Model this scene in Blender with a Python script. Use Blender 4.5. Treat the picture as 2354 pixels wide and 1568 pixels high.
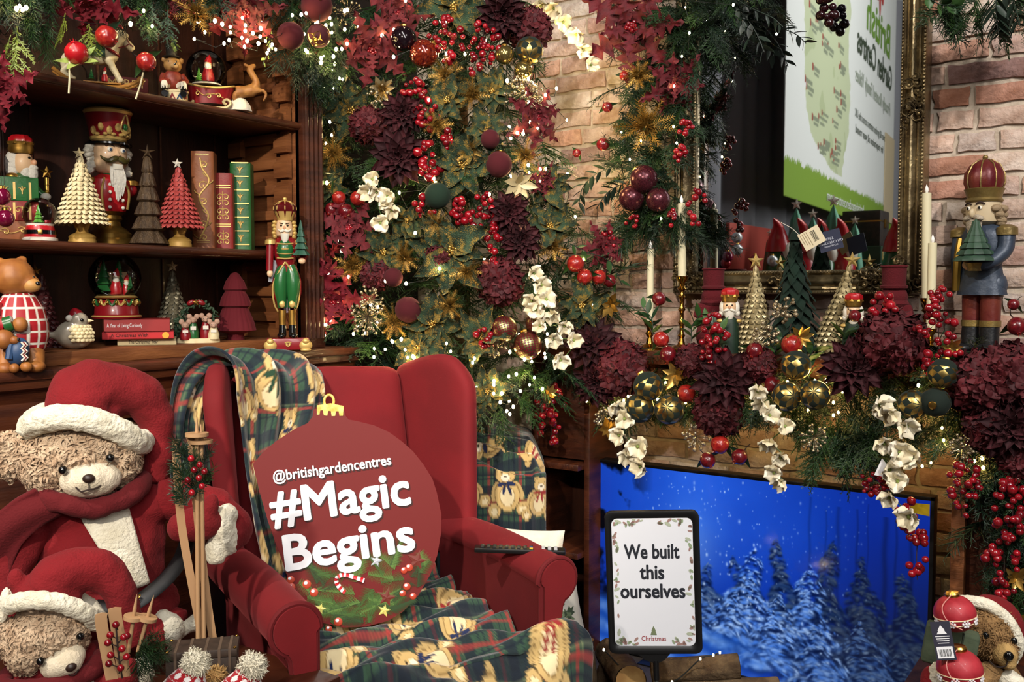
import bpy, bmesh, math, random
import numpy as np
from math import pi, sin, cos, tan, atan, atan2, sqrt, radians
from mathutils import Vector, Matrix, noise, Quaternion, Euler
random.seed(7)
np.random.seed(7)
SC = bpy.context.scene
COL = SC.collection
for _o in list(bpy.data.objects):
    bpy.data.objects.remove(_o)

# ---------------------------------------------------------------- camera
# room axes: X along the brick wall to the right, Y towards the brick wall, Z up; bookcase stands at X = -2.1, brick wall at Y = 3.05
FPX, CX, CY = 2163.0, 1177.0, 784.0
EYE = Vector((0, 0, 1.32))
YAW = radians(34.27)
PITCH = atan(119 / FPX)
cam = bpy.data.cameras.new('camera')
cam.sensor_width = 36
cam.lens = 36 * FPX / 2354
cam.clip_start = 0.05
camo = bpy.data.objects.new('camera', cam)
COL.objects.link(camo)
camo.location = EYE
camo.rotation_euler = (pi / 2 - PITCH, 0, YAW)
SC.camera = camo
FW = Vector((-sin(YAW) * cos(PITCH), cos(YAW) * cos(PITCH), -sin(PITCH)))
RT = Vector((cos(YAW), sin(YAW), 0))
UP = RT.cross(FW)

def ray(px, py):
    return FW + RT * ((px - CX) / FPX) + UP * ((CY - py) / FPX)
def at(px, py, d):
    return EYE + ray(px, py) * d
def onX(px, py, x):
    r = ray(px, py); return EYE + r * ((x - EYE.x) / r.x)
def onY(px, py, y):
    r = ray(px, py); return EYE + r * ((y - EYE.y) / r.y)
def onZ(px, py, z):
    r = ray(px, py); return EYE + r * ((z - EYE.z) / r.z)
def depth(p):
    return (Vector(p) - EYE).dot(FW)
def pix(p):
    q = Vector(p) - EYE
    d = q.dot(FW)
    return CX + FPX * q.dot(RT) / d, CY - FPX * q.dot(UP) / d

# ---------------------------------------------------------------- world, lights, exposure
W = bpy.data.worlds.new('world')
SC.world = W
W.use_nodes = True
W.node_tree.nodes['Background'].inputs[0].default_value = (1.0, 0.93, 0.86, 1)
W.node_tree.nodes['Background'].inputs[1].default_value = 0.045

def cdir(x, d, z):
    """a point x metres right of, d metres ahead of the camera, at height z"""
    return Vector((0, 0, z)) + RT * x + Vector((-sin(YAW), cos(YAW), 0)) * d
def spot(loc, target, power, size, col=(1, .9, .78), angle=70, blend=.6):
    L = bpy.data.lights.new('ceiling_spot', 'SPOT')
    L.energy = power; L.color = col; L.shadow_soft_size = size
    L.spot_size = radians(angle); L.spot_blend = blend
    o = bpy.data.objects.new('ceiling_spot_light', L)
    COL.objects.link(o)
    o.location = loc
    o.rotation_euler = (Vector(target) - Vector(loc)).to_track_quat('-Z', 'Y').to_euler()
    return o
# shop ceiling track spots, above and behind the viewer
spot(cdir(-0.9, -1.5, 2.75), cdir(-0.85, 2.5, 1.55), 560, .05, (1, .90, .76), 44, .8)
spot(cdir(1.5, -0.2, 3.5), cdir(1.15, 2.9, 1.25), 400, .07, (1, .94, .88), 62)
spot(cdir(-1.75, 0.45, 3.55), cdir(-0.1, 2.55, .95), 270, .06, (1, .9, .8), 58)
# unseen area lamp added to light the banner and curtain in the mirror
AL = bpy.data.lights.new('banner_fill', 'AREA'); AL.shape = 'RECTANGLE'; AL.size = 1.2; AL.size_y = 7; AL.energy = 300; AL.color = (1, .98, .95)
AO = bpy.data.objects.new('banner_fill_light', AL); COL.objects.link(AO)
AO.location = (1.4, -1.7, 4.8)
AO.rotation_euler = (Vector((-2.3, -1.9, 2.3)) - AO.location).to_track_quat('-Z', 'Y').to_euler()

SC.view_settings.view_transform = 'Standard'
SC.view_settings.look = 'None'
SC.view_settings.exposure = 0.0
SC.view_settings.gamma = 1.0
SC.view_settings.use_curve_mapping = False
try:
    SC.cycles.use_denoising = True
    SC.cycles.max_bounces = 5
    SC.cycles.diffuse_bounces = 3
    SC.cycles.glossy_bounces = 4
    SC.cycles.use_adaptive_sampling = True
    SC.cycles.adaptive_threshold = .08
    SC.cycles.adaptive_min_samples = 16
    SC.cycles.transmission_bounces = 4
    SC.cycles.transparent_max_bounces = 8
    SC.cycles.sample_clamp_indirect = 4.0
    SC.cycles.caustics_reflective = False
    SC.cycles.caustics_refractive = False
except Exception:
    pass

# ---------------------------------------------------------------- materials
def lin(c):
    if isinstance(c, str):
        c = tuple(int(c[i:i + 2], 16) / 255 for i in (0, 2, 4))
    return tuple((x / 12.92 if x <= .04045 else ((x + .055) / 1.055) ** 2.4) for x in c[:3])
MATS = {}
def mat(name, col='808080', rough=.55, metal=0, col2=None, nscale=12, ndet=4, bump=0, bscale=60, sheen=0, coat=0,
        trans=0, ior=1.45, emit=0, rnd=None, spec=None, stretch=None, alpha=1, flake=0):
    if name in MATS:
        return MATS[name]
    m = bpy.data.materials.new(name)
    m.use_nodes = True
    N, L = m.node_tree.nodes, m.node_tree.links
    b = N['Principled BSDF']
    c1 = (*lin(col), 1)
    b.inputs['Base Color'].default_value = c1
    b.inputs['Roughness'].default_value = rough
    b.inputs['Metallic'].default_value = metal
    b.inputs['IOR'].default_value = ior
    b.inputs['Alpha'].default_value = alpha
    b.inputs['Sheen Weight'].default_value = sheen
    b.inputs['Sheen Roughness'].default_value = .4
    b.inputs['Coat Weight'].default_value = coat
    b.inputs['Coat Roughness'].default_value = .08
    b.inputs['Transmission Weight'].default_value = trans
    if spec is not None:
        b.inputs['Specular IOR Level'].default_value = spec
    if sheen:
        b.inputs['Sheen Tint'].default_value = tuple(min(1, x * 1.6 + .05) for x in c1[:3]) + (1,)
    if emit:
        b.inputs['Emission Color'].default_value = c1
        b.inputs['Emission Strength'].default_value = emit
    tc = None
    if col2 or bump or flake:
        tc = N.new('ShaderNodeTexCoord').outputs['Object']
        if stretch:
            mp = N.new('ShaderNodeMapping'); mp.inputs['Scale'].default_value = stretch
            L.new(tc, mp.inputs[0]); tc = mp.outputs[0]
    src = None
    if col2:
        n = N.new('ShaderNodeTexNoise'); n.inputs['Scale'].default_value = nscale; n.inputs['Detail'].default_value = ndet
        L.new(tc, n.inputs[0])
        r = N.new('ShaderNodeValToRGB')
        r.color_ramp.elements[0].position = .36; r.color_ramp.elements[1].position = .64
        r.color_ramp.elements[0].color = c1; r.color_ramp.elements[1].color = (*lin(col2), 1)
        L.new(n.outputs[0], r.inputs[0]); src = r.outputs[0]
    if rnd:
        oi = N.new('ShaderNodeObjectInfo')
        r = N.new('ShaderNodeValToRGB'); el = r.color_ramp.elements
        cols = [lin(x) for x in rnd]
        while len(el) < len(cols):
            el.new(.5)
        for i, cc in enumerate(cols):
            el[i].position = i / max(1, len(cols) - 1); el[i].color = (*cc, 1)
        L.new(oi.outputs['Random'], r.inputs[0])
        if src:
            mx = N.new('ShaderNodeMix'); mx.data_type = 'RGBA'; mx.blend_type = 'MULTIPLY'; mx.inputs[0].default_value = 1
            L.new(r.outputs[0], mx.inputs[6]); L.new(src, mx.inputs[7]); src = mx.outputs[2]
        else:
            src = r.outputs[0]
    if src:
        L.new(src, b.inputs['Base Color'])
    if bump:
        n = N.new('ShaderNodeTexNoise'); n.inputs['Scale'].default_value = bscale; n.inputs['Detail'].default_value = 5
        L.new(tc, n.inputs[0])
        bp = N.new('ShaderNodeBump'); bp.inputs['Strength'].default_value = min(1, bump); bp.inputs['Distance'].default_value = .004 * max(1, bump)
        L.new(n.outputs[0], bp.inputs['Height']); L.new(bp.outputs[0], b.inputs['Normal'])
    if flake:
        v = N.new('ShaderNodeTexVoronoi'); v.inputs['Scale'].default_value = flake
        L.new(tc, v.inputs[0])
        bp = N.new('ShaderNodeBump'); bp.inputs['Strength'].default_value = 1; bp.inputs['Distance'].default_value = .003
        sx = N.new('ShaderNodeSeparateColor'); L.new(v.outputs['Color'], sx.inputs[0])
        L.new(sx.outputs[0], bp.inputs['Height']); L.new(bp.outputs[0], b.inputs['Normal'])
    if emit:
        m.cycles.emission_sampling = 'NONE'
    MATS[name] = m
    return m
def mat_vc(name, rough=.6, emit=0, sheen=0, spec=None, bump=0, bscale=400):
    """colour comes from the mesh's colour attribute (printed pattern)"""
    if name in MATS:
        return MATS[name]
    m = mat(name, 'ffffff', rough, sheen=sheen, spec=spec, bump=bump, bscale=bscale)
    N, L = m.node_tree.nodes, m.node_tree.links
    a = N.new('ShaderNodeAttribute'); a.attribute_name = 'Col'
    b = N['Principled BSDF']
    L.new(a.outputs[0], b.inputs['Base Color'])
    if emit:
        L.new(a.outputs[0], b.inputs['Emission Color']); b.inputs['Emission Strength'].default_value = emit
        m.cycles.emission_sampling = 'NONE'
        b.inputs['Base Color'].default_value = (0, 0, 0, 1); L.remove(b.inputs['Base Color'].links[0])
    return m

# ---------------------------------------------------------------- mesh helpers
def rot(ax=0, ay=0, az=0):
    return Euler((radians(ax), radians(ay), radians(az))).to_matrix().to_4x4()
def tr(x, y, z):
    return Matrix.Translation((x, y, z))
def spline(pts, n):
    """Catmull-Rom through points (tuples of any length), n samples per span"""
    P = [np.array(p, float) for p in pts]
    P = [2 * P[0] - P[1]] + P + [2 * P[-1] - P[-2]]
    out = []
    for i in range(1, len(P) - 2):
        for k in range(n):
            t = k / n
            a, b, c, d = P[i - 1], P[i], P[i + 1], P[i + 2]
            out.append(.5 * ((2 * b) + (c - a) * t + (2 * a - 5 * b + 4 * c - d) * t * t + (3 * b - a - 3 * c + d) * t ** 3))
    out.append(P[-2])
    return out
class M:
    def __init__(s):
        s.v, s.f = [], []
    def add(s, vs, fs, mx=None):
        k = len(s.v)
        for p in vs:
            p = Vector(p)
            s.v.append(mx @ p if mx else p)
        s.f += [tuple(i + k for i in f) for f in fs]
        return s
    def box(s, x0, x1, y0, y1, z0, z1, mx=None):
        return s.add([(x0, y0, z0), (x1, y0, z0), (x1, y1, z0), (x0, y1, z0), (x0, y0, z1), (x1, y0, z1), (x1, y1, z1), (x0, y1, z1)],
                     [(0, 3, 2, 1), (4, 5, 6, 7), (0, 1, 5, 4), (1, 2, 6, 5), (2, 3, 7, 6), (3, 0, 4, 7)], mx)
    def lathe(s, prof, seg=24, mx=None, sx=1, sy=1, lobes=0, amp=0):
        n = len(prof); vs = []
        for r, z in prof:
            for k in range(seg):
                a = 2 * pi * k / seg
                q = r * (1 + amp * (abs(cos(a * lobes / 2)) - .6)) if lobes else r
                vs.append((q * cos(a) * sx, q * sin(a) * sy, z))
        fs = [(i * seg + k, i * seg + (k + 1) % seg, (i + 1) * seg + (k + 1) % seg, (i + 1) * seg + k) for i in range(n - 1) for k in range(seg)]
        if prof[0][0] > 1e-6: fs.append(tuple(range(seg - 1, -1, -1)))
        if prof[-1][0] > 1e-6: fs.append(tuple((n - 1) * seg + k for k in range(seg)))
        return s.add(vs, fs, mx)
    def ell(s, c, r, mx=None, seg=16, rings=10, fn=None):
        if not hasattr(r, '__len__'): r = (r, r, r)
        vs = [(0, 0, -1)]
        for i in range(1, rings):
            t = pi * i / rings
            for k in range(seg):
                a = 2 * pi * k / seg
                vs.append((sin(t) * cos(a), sin(t) * sin(a), -cos(t)))
        vs.append((0, 0, 1))
        if fn: vs = [fn(Vector(v)) for v in vs]
        loc = tr(*c) @ (mx or Matrix.Identity(4)) @ Matrix.Diagonal((*r, 1))
        fs = [(0, 1 + (k + 1) % seg, 1 + k) for k in range(seg)]
        for i in range(rings - 2):
            a, b = 1 + i * seg, 1 + (i + 1) * seg
            fs += [(a + k, a + (k + 1) % seg, b + (k + 1) % seg, b + k) for k in range(seg)]
        a = 1 + (rings - 2) * seg; e = len(vs) - 1
        fs += [(a + k, a + (k + 1) % seg, e) for k in range(seg)]
        return s.add(vs, fs, loc)
    def tube(s, pts, r, seg=8, flat=1, caps=True):
        P = [Vector(p) for p in pts]; n = len(P)
        rr = r if hasattr(r, '__len__') else [r] * n
        T = [(P[min(i + 1, n - 1)] - P[max(i - 1, 0)]).normalized() for i in range(n)]
        u = T[0].orthogonal().normalized(); vs = []
        for i in range(n):
            u = (u - T[i] * u.dot(T[i]))
            u = u.normalized() if u.length > 1e-6 else T[i].orthogonal().normalized()
            w = T[i].cross(u)
            for k in range(seg):
                a = 2 * pi * k / seg
                vs.append(P[i] + u * (rr[i] * cos(a)) + w * (rr[i] * sin(a) * flat))
        fs = [(i * seg + k, i * seg + (k + 1) % seg, (i + 1) * seg + (k + 1) % seg, (i + 1) * seg + k) for i in range(n - 1) for k in range(seg)]
        if caps:
            fs += [tuple(range(seg - 1, -1, -1)), tuple((n - 1) * seg + k for k in range(seg))]
        return s.add(vs, fs)
    def grid(s, fn, nu, nv, mx=None, closeu=False):
        vs = [fn(i / nu, j / nv) for j in range(nv + 1) for i in range(nu + (0 if closeu else 1))]
        w = nu if closeu else nu + 1
        fs = [(j * w + i, j * w + (i + 1) % w, (j + 1) * w + (i + 1) % w, (j + 1) * w + i) for j in range(nv) for i in range(nu)]
        return s.add(vs, fs, mx)
    def prism(s, pts, y0, y1, mx=None):
        """outline in XZ, extruded from y0 (front) to y1"""
        n = len(pts)
        vs = [(x, y0, z) for x, z in pts] + [(x, y1, z) for x, z in pts]
        fs = [tuple(range(n)), tuple(range(2 * n - 1, n - 1, -1))] + [((i + 1) % n, i, n + i, n + (i + 1) % n) for i in range(n)]
        return s.add(vs, fs, mx)
    def star(s, c, R, r=None, th=None, n=5, mx=None):
        r = r or R * .42; th = th or R * .22
        pts = [((R if k % 2 == 0 else r) * sin(pi * k / n), (R if k % 2 == 0 else r) * cos(pi * k / n)) for k in range(2 * n)]
        vs = [(x, 0, z) for x, z in pts] + [(0, -th, 0), (0, th, 0)]
        fs = []
        for k in range(2 * n):
            fs += [(k, (k + 1) % (2 * n), 2 * n + 1), ((k + 1) % (2 * n), k, 2 * n)]
        return s.add(vs, fs, tr(*c) @ (mx or Matrix.Identity(4)))
    def mesh(s, name, scale=1.0, smooth=True, bev=0, angle=40, bseg=2):
        me = bpy.data.meshes.new(name)
        me.from_pydata([tuple(v * scale) for v in s.v], [], s.f)
        if bev:
            bm = bmesh.new(); bm.from_mesh(me)
            ed = [e for e in bm.edges if len(e.link_faces) == 2 and e.calc_face_angle(0) > .6]
            bmesh.ops.bevel(bm, geom=ed, offset=bev, segments=bseg, affect='EDGES', profile=.5, clamp_overlap=True)
            bm.to_mesh(me); bm.free()
        if smooth:
            me.shade_smooth()
            me.set_sharp_from_angle(angle=radians(angle))
        me.update()
        return me
def link(name, me, m=None, parent=None, mx=None):
    o = bpy.data.objects.new(name, me)
    COL.objects.link(o)
    if m is not None and me is not None:
        if len(me.materials) == 0:
            me.materials.append(m)
        elif me.materials[0] is not m:
            o.material_slots[0].link = 'OBJECT'; o.material_slots[0].material = m
    if parent is not None:
        o.parent = parent
    if mx is not None:
        o.matrix_local = mx
    return o
def tag(o, label=None, cat=None, group=None, kind=None):
    for k, v in (('label', label), ('category', cat), ('group', group), ('kind', kind)):
        if v: o[k] = v
    return o
class Thing:
    """an Empty at a thing's base; parts are modelled in units of `u` metres, x to the right, y away from the viewer, z up"""
    def __init__(s, name, label, cat, loc=(0, 0, 0), rz=0, u=1.0, group=None, mx=None, kind=None):
        s.u = u
        s.o = bpy.data.objects.new(name, None)
        s.o.empty_display_size = .05
        COL.objects.link(s.o)
        s.o.matrix_world = mx if mx is not None else (tr(*loc) @ Matrix.Rotation(rz, 4, 'Z'))
        tag(s.o, label, cat, group, kind)
    def part(s, name, mb, m, parent=None, smooth=True, bev=0, angle=40, label=None, kind=None, bseg=2):
        o = link(name, mb.mesh(name, s.u, smooth, bev, angle, bseg), m, parent or s.o)
        return tag(o, label, kind=kind)
def facing(p, extra=0):
    """rotation that turns local x to the picture's right when seen from the eye"""
    q = Vector(p) - EYE
    return atan2(q.y, q.x) - pi / 2 + radians(extra)
def stand(name, label, cat, px, depth_or, z, extra=0, group=None, plane='x', u=None):
    """a thing whose base centre shows at picture column px, on plane X = depth_or (or Y, or at depth d), standing at height z; unit = 1 picture pixel"""
    if plane == 'x': p = onX(px, 700, depth_or)
    elif plane == 'y': p = onY(px, 700, depth_or)
    else: p = at(px, 700, depth_or)
    p.z = z
    return Thing(name, label, cat, p, facing(p, extra), u or depth(p) / FPX, group)
def text_mesh(body, size, name='lettering', extrude=.0004, offset=0, align='CENTER', shear=0, space=1.0, line=1.0):
    c = bpy.data.curves.new(name, 'FONT')
    c.body = body; c.size = size; c.extrude = extrude; c.offset = offset; c.align_x = align; c.align_y = 'CENTER'
    c.shear = shear; c.space_character = space; c.space_line = line; c.resolution_u = 3
    o = bpy.data.objects.new(name, c)
    COL.objects.link(o)
    dg = bpy.context.evaluated_depsgraph_get()
    me = bpy.data.meshes.new_from_object(o.evaluated_get(dg))
    bpy.data.objects.remove(o); bpy.data.curves.remove(c)
    me.name = name
    return me
def text(body, size, m, parent, loc, mx=None, width=None, bold=0, **kw):
    """upright lettering facing local -y"""
    me = text_mesh(body, size, **kw)
    if bold:
        bm = bmesh.new()
        for a in range(10):
            k = len(bm.verts); bm.from_mesh(me); bm.verts.ensure_lookup_table()
            for v in bm.verts[k:]:
                v.co.x += bold * cos(a * pi / 5); v.co.y += bold * sin(a * pi / 5); v.co.z += a * 2e-6
        bm.to_mesh(me); bm.free()
    sx = 1
    if width:
        xs = [v.co.x for v in me.vertices]
        if xs: sx = width / max(1e-6, max(xs) - min(xs))
    return tag(link('lettering', me, m, parent, tr(*loc) @ (mx or Matrix.Identity(4)) @ rot(90) @ Matrix.Diagonal((sx, 1, 1, 1))), kind='stuff')
def remesh(mb, name, voxel, scale=1.0, smooth=3, disp=None):
    """one continuous skin around overlapping volumes"""
    me = bpy.data.meshes.new('tmp')
    me.from_pydata([tuple(v * scale) for v in mb.v], [], mb.f)
    o = bpy.data.objects.new('tmp', me); COL.objects.link(o)
    r = o.modifiers.new('r', 'REMESH'); r.mode = 'VOXEL'; r.voxel_size = voxel
    if smooth:
        q = o.modifiers.new('s', 'SMOOTH'); q.iterations = smooth; q.factor = .5
    dg = bpy.context.evaluated_depsgraph_get()
    out = bpy.data.meshes.new_from_object(o.evaluated_get(dg))
    bpy.data.objects.remove(o); bpy.data.meshes.remove(me)
    out.name = name
    if disp:
        nv = len(out.vertices)
        co = np.empty(nv * 3); out.vertices.foreach_get('co', co); co = co.reshape(-1, 3)
        no = np.empty(nv * 3); out.vertices.foreach_get('normal', no); no = no.reshape(-1, 3)
        amp = np.array([disp(Vector(c)) for c in co])
        out.vertices.foreach_set('co', (co + no * amp[:, None]).ravel())
    out.shade_smooth(); out.update()
    return out
def color_grid(name, P, C, m, parent=None, thick=0):
    """grid mesh from point array P[h,w,3] with colour array C[h,w,3] (0..1 display colours)"""
    h, w = P.shape[:2]
    idx = np.arange(h * w).reshape(h, w)
    q = np.stack([idx[:-1, :-1], idx[:-1, 1:], idx[1:, 1:], idx[1:, :-1]], -1).reshape(-1, 4)
    me = bpy.data.meshes.new(name)
    me.vertices.add(h * w); me.vertices.foreach_set('co', P.reshape(-1).astype(np.float32))
    me.loops.add(len(q) * 4); me.loops.foreach_set('vertex_index', q.reshape(-1).astype(np.int32))
    me.polygons.add(len(q)); me.polygons.foreach_set('loop_start', np.arange(0, len(q) * 4, 4, dtype=np.int32))
    me.update(calc_edges=True)
    C = np.clip(C, 0, 1)
    l = np.where(C <= .04045, C / 12.92, ((C + .055) / 1.055) ** 2.4)
    a = me.color_attributes.new('Col', 'FLOAT_COLOR', 'POINT')
    a.data.foreach_set('color', np.concatenate([l.reshape(-1, 3), np.ones((h * w, 1))], 1).reshape(-1).astype(np.float32))
    me.shade_smooth()
    o = link(name, me, m, parent)
    if thick:
        s = o.modifiers.new('solid', 'SOLIDIFY'); s.thickness = thick; s.offset = 0
    return o
def fbm(x, y, s=1, octv=4, seed=0):
    """tileless value noise on numpy arrays, about 0..1"""
    out = np.zeros_like(x, float); amp = .5; tot = 0
    for o in range(octv):
        X, Y = x * s * 2 ** o + seed * 17.3 + o * 5.1, y * s * 2 ** o + seed * 9.7
        xi, yi = np.floor(X), np.floor(Y); fx, fy = X - xi, Y - yi
        fx, fy = fx * fx * (3 - 2 * fx), fy * fy * (3 - 2 * fy)
        def hsh(a, b):
            v = np.sin(a * 127.1 + b * 311.7 + seed * 3.3) * 43758.5453
            return v - np.floor(v)
        out += amp * ((hsh(xi, yi) * (1 - fx) + hsh(xi + 1, yi) * fx) * (1 - fy) + (hsh(xi, yi + 1) * (1 - fx) + hsh(xi + 1, yi + 1) * fx) * fy)
        tot += amp; amp *= .5
    return out / tot
def rgb(h):
    return np.array([int(h[i:i + 2], 16) / 255 for i in (0, 2, 4)])
# ================================================================ the setting
WOOD = mat('mahogany', '33170d', .42, col2='4f2614', nscale=5, bump=.25, bscale=30, coat=.15, stretch=(1, 1, 6))
WOODH = mat('mahogany_horizontal', '3a1a0f', .42, col2='572c17', nscale=5, bump=.25, bscale=30, coat=.15, stretch=(8, 1, 8))
WOODD = mat('mahogany_dark', '24100a', .5, col2='3a1c10', nscale=4, bump=.2, bscale=30, stretch=(6, 6, 1))
WOODL = mat('worn_wood', '6b3d20', .5, col2='8a5530', nscale=6, bump=.3, bscale=40, stretch=(1, 1, 8))
def worldbox(x0, x1, y0, y1, z0, z1):
    return M().box(x0, x1, y0, y1, z0, z1)
def structure(name, mb, m, **kw):
    return tag(link(name, mb.mesh(name, 1, **kw), m), kind='structure')
YW = 3.05
structure('floor', worldbox(-4.2, 3.2, -6.5, 3.3, -.05, 0), mat('shop_floor', '3b342e', .5, col2='4a4038', nscale=3, bump=.1))
structure('wall_left', worldbox(-2.75, -2.56, .76, 3.2, 0, 3.2), mat('dark_panel', '170f0c', .7))
wall = structure('wall_back', worldbox(-2.6, 1.3, YW + .004, YW + .16, 0, 3.2), mat('mortar', 'c6b8a6', .95, col2='a99a88', nscale=25, bump=.8, bscale=80), smooth=False)

# bricks, each a part of the wall
MIR_L = onY(1556, 400, 3.0).x; MIR_R = onY(2133, 400, 3.0).x
MIR_B = onY(1800, 672, 3.0).z
TV_Y = 2.86
TVL, TVR = onY(1364, 1075, TV_Y), onY(2149, 1165, TV_Y)
CABL0, CABL1 = onY(1228, 1000, 2.8).x, onY(1362, 1000, 2.8).x
JAMB = onY(2192, 1200, 2.8).x
def brick_mesh(w, h, seed):
    random.seed(seed)
    nx, nz = (6, 3) if w > .13 else (4, 3)
    g = {}
    vs, fs = [], []
    for j in range(nz + 1):
        for i in range(nx + 1):
            ex = i in (0, nx); ez = j in (0, nz)
            x = -w / 2 + w * i / nx + (random.uniform(-.004, .004))
            z = -h / 2 + h * j / nz + (random.uniform(-.003, .003))
            y = -.010 + random.uniform(-.003, .003) + (.006 if ex or ez else 0)
            vs.append((x, y, z))
    w1 = nx + 1
    fs = [(j * w1 + i, j * w1 + i + 1, (j + 1) * w1 + i + 1, (j + 1) * w1 + i) for j in range(nz) for i in range(nx)]
    ring = [i for i in range(w1)] + [(j * w1 + nx) for j in range(1, nz + 1)] + [nz * w1 + i for i in range(nx - 1, -1, -1)] + [j * w1 for j in range(nz - 1, 0, -1)]
    k = len(vs)
    vs += [(vs[r][0] * 1.01, .012, vs[r][2] * 1.02) for r in ring]
    n = len(ring)
    fs += [(ring[(i + 1) % n], ring[i], k + i, k + (i + 1) % n) for i in range(n)]
    return M().add(vs, fs).mesh('brick', 1, True, angle=50)
BRICK = mat('brick', 'ffffff', .92, col2='ddd2ca', nscale=26, bump=1.6, bscale=70,
            rnd=['d2bdb0', 'c0a398', 'd8c6ba', 'a8765f', 'e0d2c4', 'caafa1', '8c6c67', 'dbd0c5', 'c89e86', 'd8c6b8', 'be998b', 'e4dad0', 'd3b6a4', 'bb8c78'])
STR = [brick_mesh(.203, .0515, s) for s in range(5)]
HDR = [brick_mesh(.096, .0515, s + 9) for s in range(4)]
random.seed(11)
nb = 0
z = .42
row = 0
while z < 2.42:
    x = -2.06 - random.random() * .15
    while x < .36:
        long = random.random() < .62
        w = .205 if long else .098
        cx = x + w / 2
        hid = (MIR_L + .1 < cx < MIR_R - .1 and z > MIR_B + .1) or (TVL.x + .12 < cx < TVR.x - .12 and z < TVL.z - .12) or \
              (cx < CABL1 - .1 and z < 1.0) or (cx > JAMB + .1 and z < 1.0) or (cx < -1.95 and z > 1.0 and False)
        if not hid and nb < 330:
            o = link('brick', random.choice(STR if long else HDR), BRICK, wall, tr(cx, YW, z) @ rot(0, random.choice((0, 180)) + random.uniform(-.8, .8), 0))
            nb += 1
        x += w + .012
    z += .0665
    row += 1

# ---------------------------------------------------------------- bookcase
CT = 1.135      # counter top
SB = 1.168      # bottom board of the upper case
S1, S2 = 1.437, 1.835
XF, XB = -2.2, -2.5
YR = 2.06
YC = onX(832, 800, -2.1).y
B0 = Vector((-2.3, 1.45, 0))
bc = Thing('bookcase', 'tall dark mahogany bookcase with cupboard base and two shelves of ornaments', 'bookcase', B0)
def bpart(name, mb, m=WOOD, parent=None, bev=.003, **kw):
    for i in range(len(mb.v)): mb.v[i] = mb.v[i] - B0
    return bc.part(name, mb, m, parent, bev=bev, **kw)
YL = .8
ct = bpart('countertop', worldbox(-2.52, -2.1, YL, YC, CT - .022, CT), WOODH)
bpart('moulding', M().prism([(-2.52, CT - .075), (-2.135, CT - .075), (-2.125, CT - .05), (-2.11, CT - .042), (-2.108, CT - .022), (-2.52, CT - .022)], YL, YC - .005), WOODH, ct, bev=0)
bpart('base_cabinet', worldbox(-2.52, -2.15, YL, YC - .03, 0, CT - .07), WOOD)
for y0, y1 in ((YL + .03, 1.22), (1.25, 1.7), (1.73, YC - .06)):
    door = bpart('cupboard_door', worldbox(-2.15, -2.132, y0, y1, .08, CT - .16), WOODD)
    bpart('door_panel', M().prism([(-.0, 0), (0, 0)], 0, 0) if False else worldbox(-2.134, -2.124, y0 + .06, y1 - .06, .15, CT - .24), WOOD, door, bev=.006)
bpart('drawer_rail', worldbox(-2.15, -2.128, YL, YC - .03, CT - .14, CT - .075), WOODH)
bpart('bottom_board', worldbox(-2.52, XF + .015, YL, YR + .03, CT, SB), WOODL)
bpart('back_panel', worldbox(-2.53, -2.51, YL, YR + .05, CT, 2.3), WOODD)
for k in range(6):
    bpart('back_batten', worldbox(-2.51, -2.505, .98 + k * .2, .986 + k * .2, SB, 2.25), WOOD, bev=0)
for zz in (S1, S2):
    sh = bpart('shelf', worldbox(XB, XF - .002, YL, YR, zz - .024, zz), WOODH)
    bpart('shelf_edge', M().tube([(XF, YL, zz - .012), (XF, YR, zz - .012)], .0115, 10, .7), WOODH, sh, bev=0)
bpart('side_panel', worldbox(-2.52, XF, YR, YR + .045, CT, 2.3), WOODL)
bpart('side_panel', worldbox(-2.52, XF, YL - .03, YL, CT, 2.3), WOOD)
pil = bpart('pilaster', worldbox(XF - .02, XF + .018, YR + .0, YR + .085, CT, 2.3), WOOD)
for k in range(4):
    bpart('flute', M().tube([(XF + .019, YR + .014 + k * .019, CT + .03), (XF + .019, YR + .014 + k * .019, 2.28)], .0065, 8), WOOD, pil, bev=0)
pil = bpart('pilaster', worldbox(XF - .02, XF + .018, YL - .06, YL + .0, CT, 2.3), WOOD)
for xs in (XF - .055, XB + .03):
    st = bpart('shelf_strip', worldbox(xs - .018, xs + .018, YR - .012, YR, SB, 2.28), WOODL, bev=0)
    for k in range(14):
        z0 = SB + .03 + k * .078
        bpart('notch_tooth', M().add([(xs - .03, YR - .030, z0), (xs + .03, YR - .030, z0), (xs + .03, YR - .030, z0 + .045), (xs - .03, YR - .030, z0 + .045),
                                      (xs - .03, YR - .010, z0), (xs + .03, YR - .010, z0), (xs + .03, YR - .010, z0 + .062), (xs - .03, YR - .010, z0 + .062)],
                                     [(0, 1, 2, 3), (7, 6, 5, 4), (3, 2, 6, 7), (1, 0, 4, 5), (0, 3, 7, 4), (2, 1, 5, 6)]), WOODL, st, bev=0)
for k in range(13):
    z0 = SB + .05 + k * .08
    bpart('shelf_cleat', worldbox(XB + .06, XF - .09, YR - .016, YR, z0, z0 + .03), WOODL, bev=.002)
top = bpart('top_board', worldbox(-2.52, XF + .03, YL - .06, YR + .09, 2.3, 2.34), WOODH)
bpart('cornice', M().prism([(-2.2, 2.26), (-2.19, 2.26), (-2.165, 2.3), (-2.2, 2.3)], YL, YR + .08), WOODH, top, bev=0)

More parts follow.
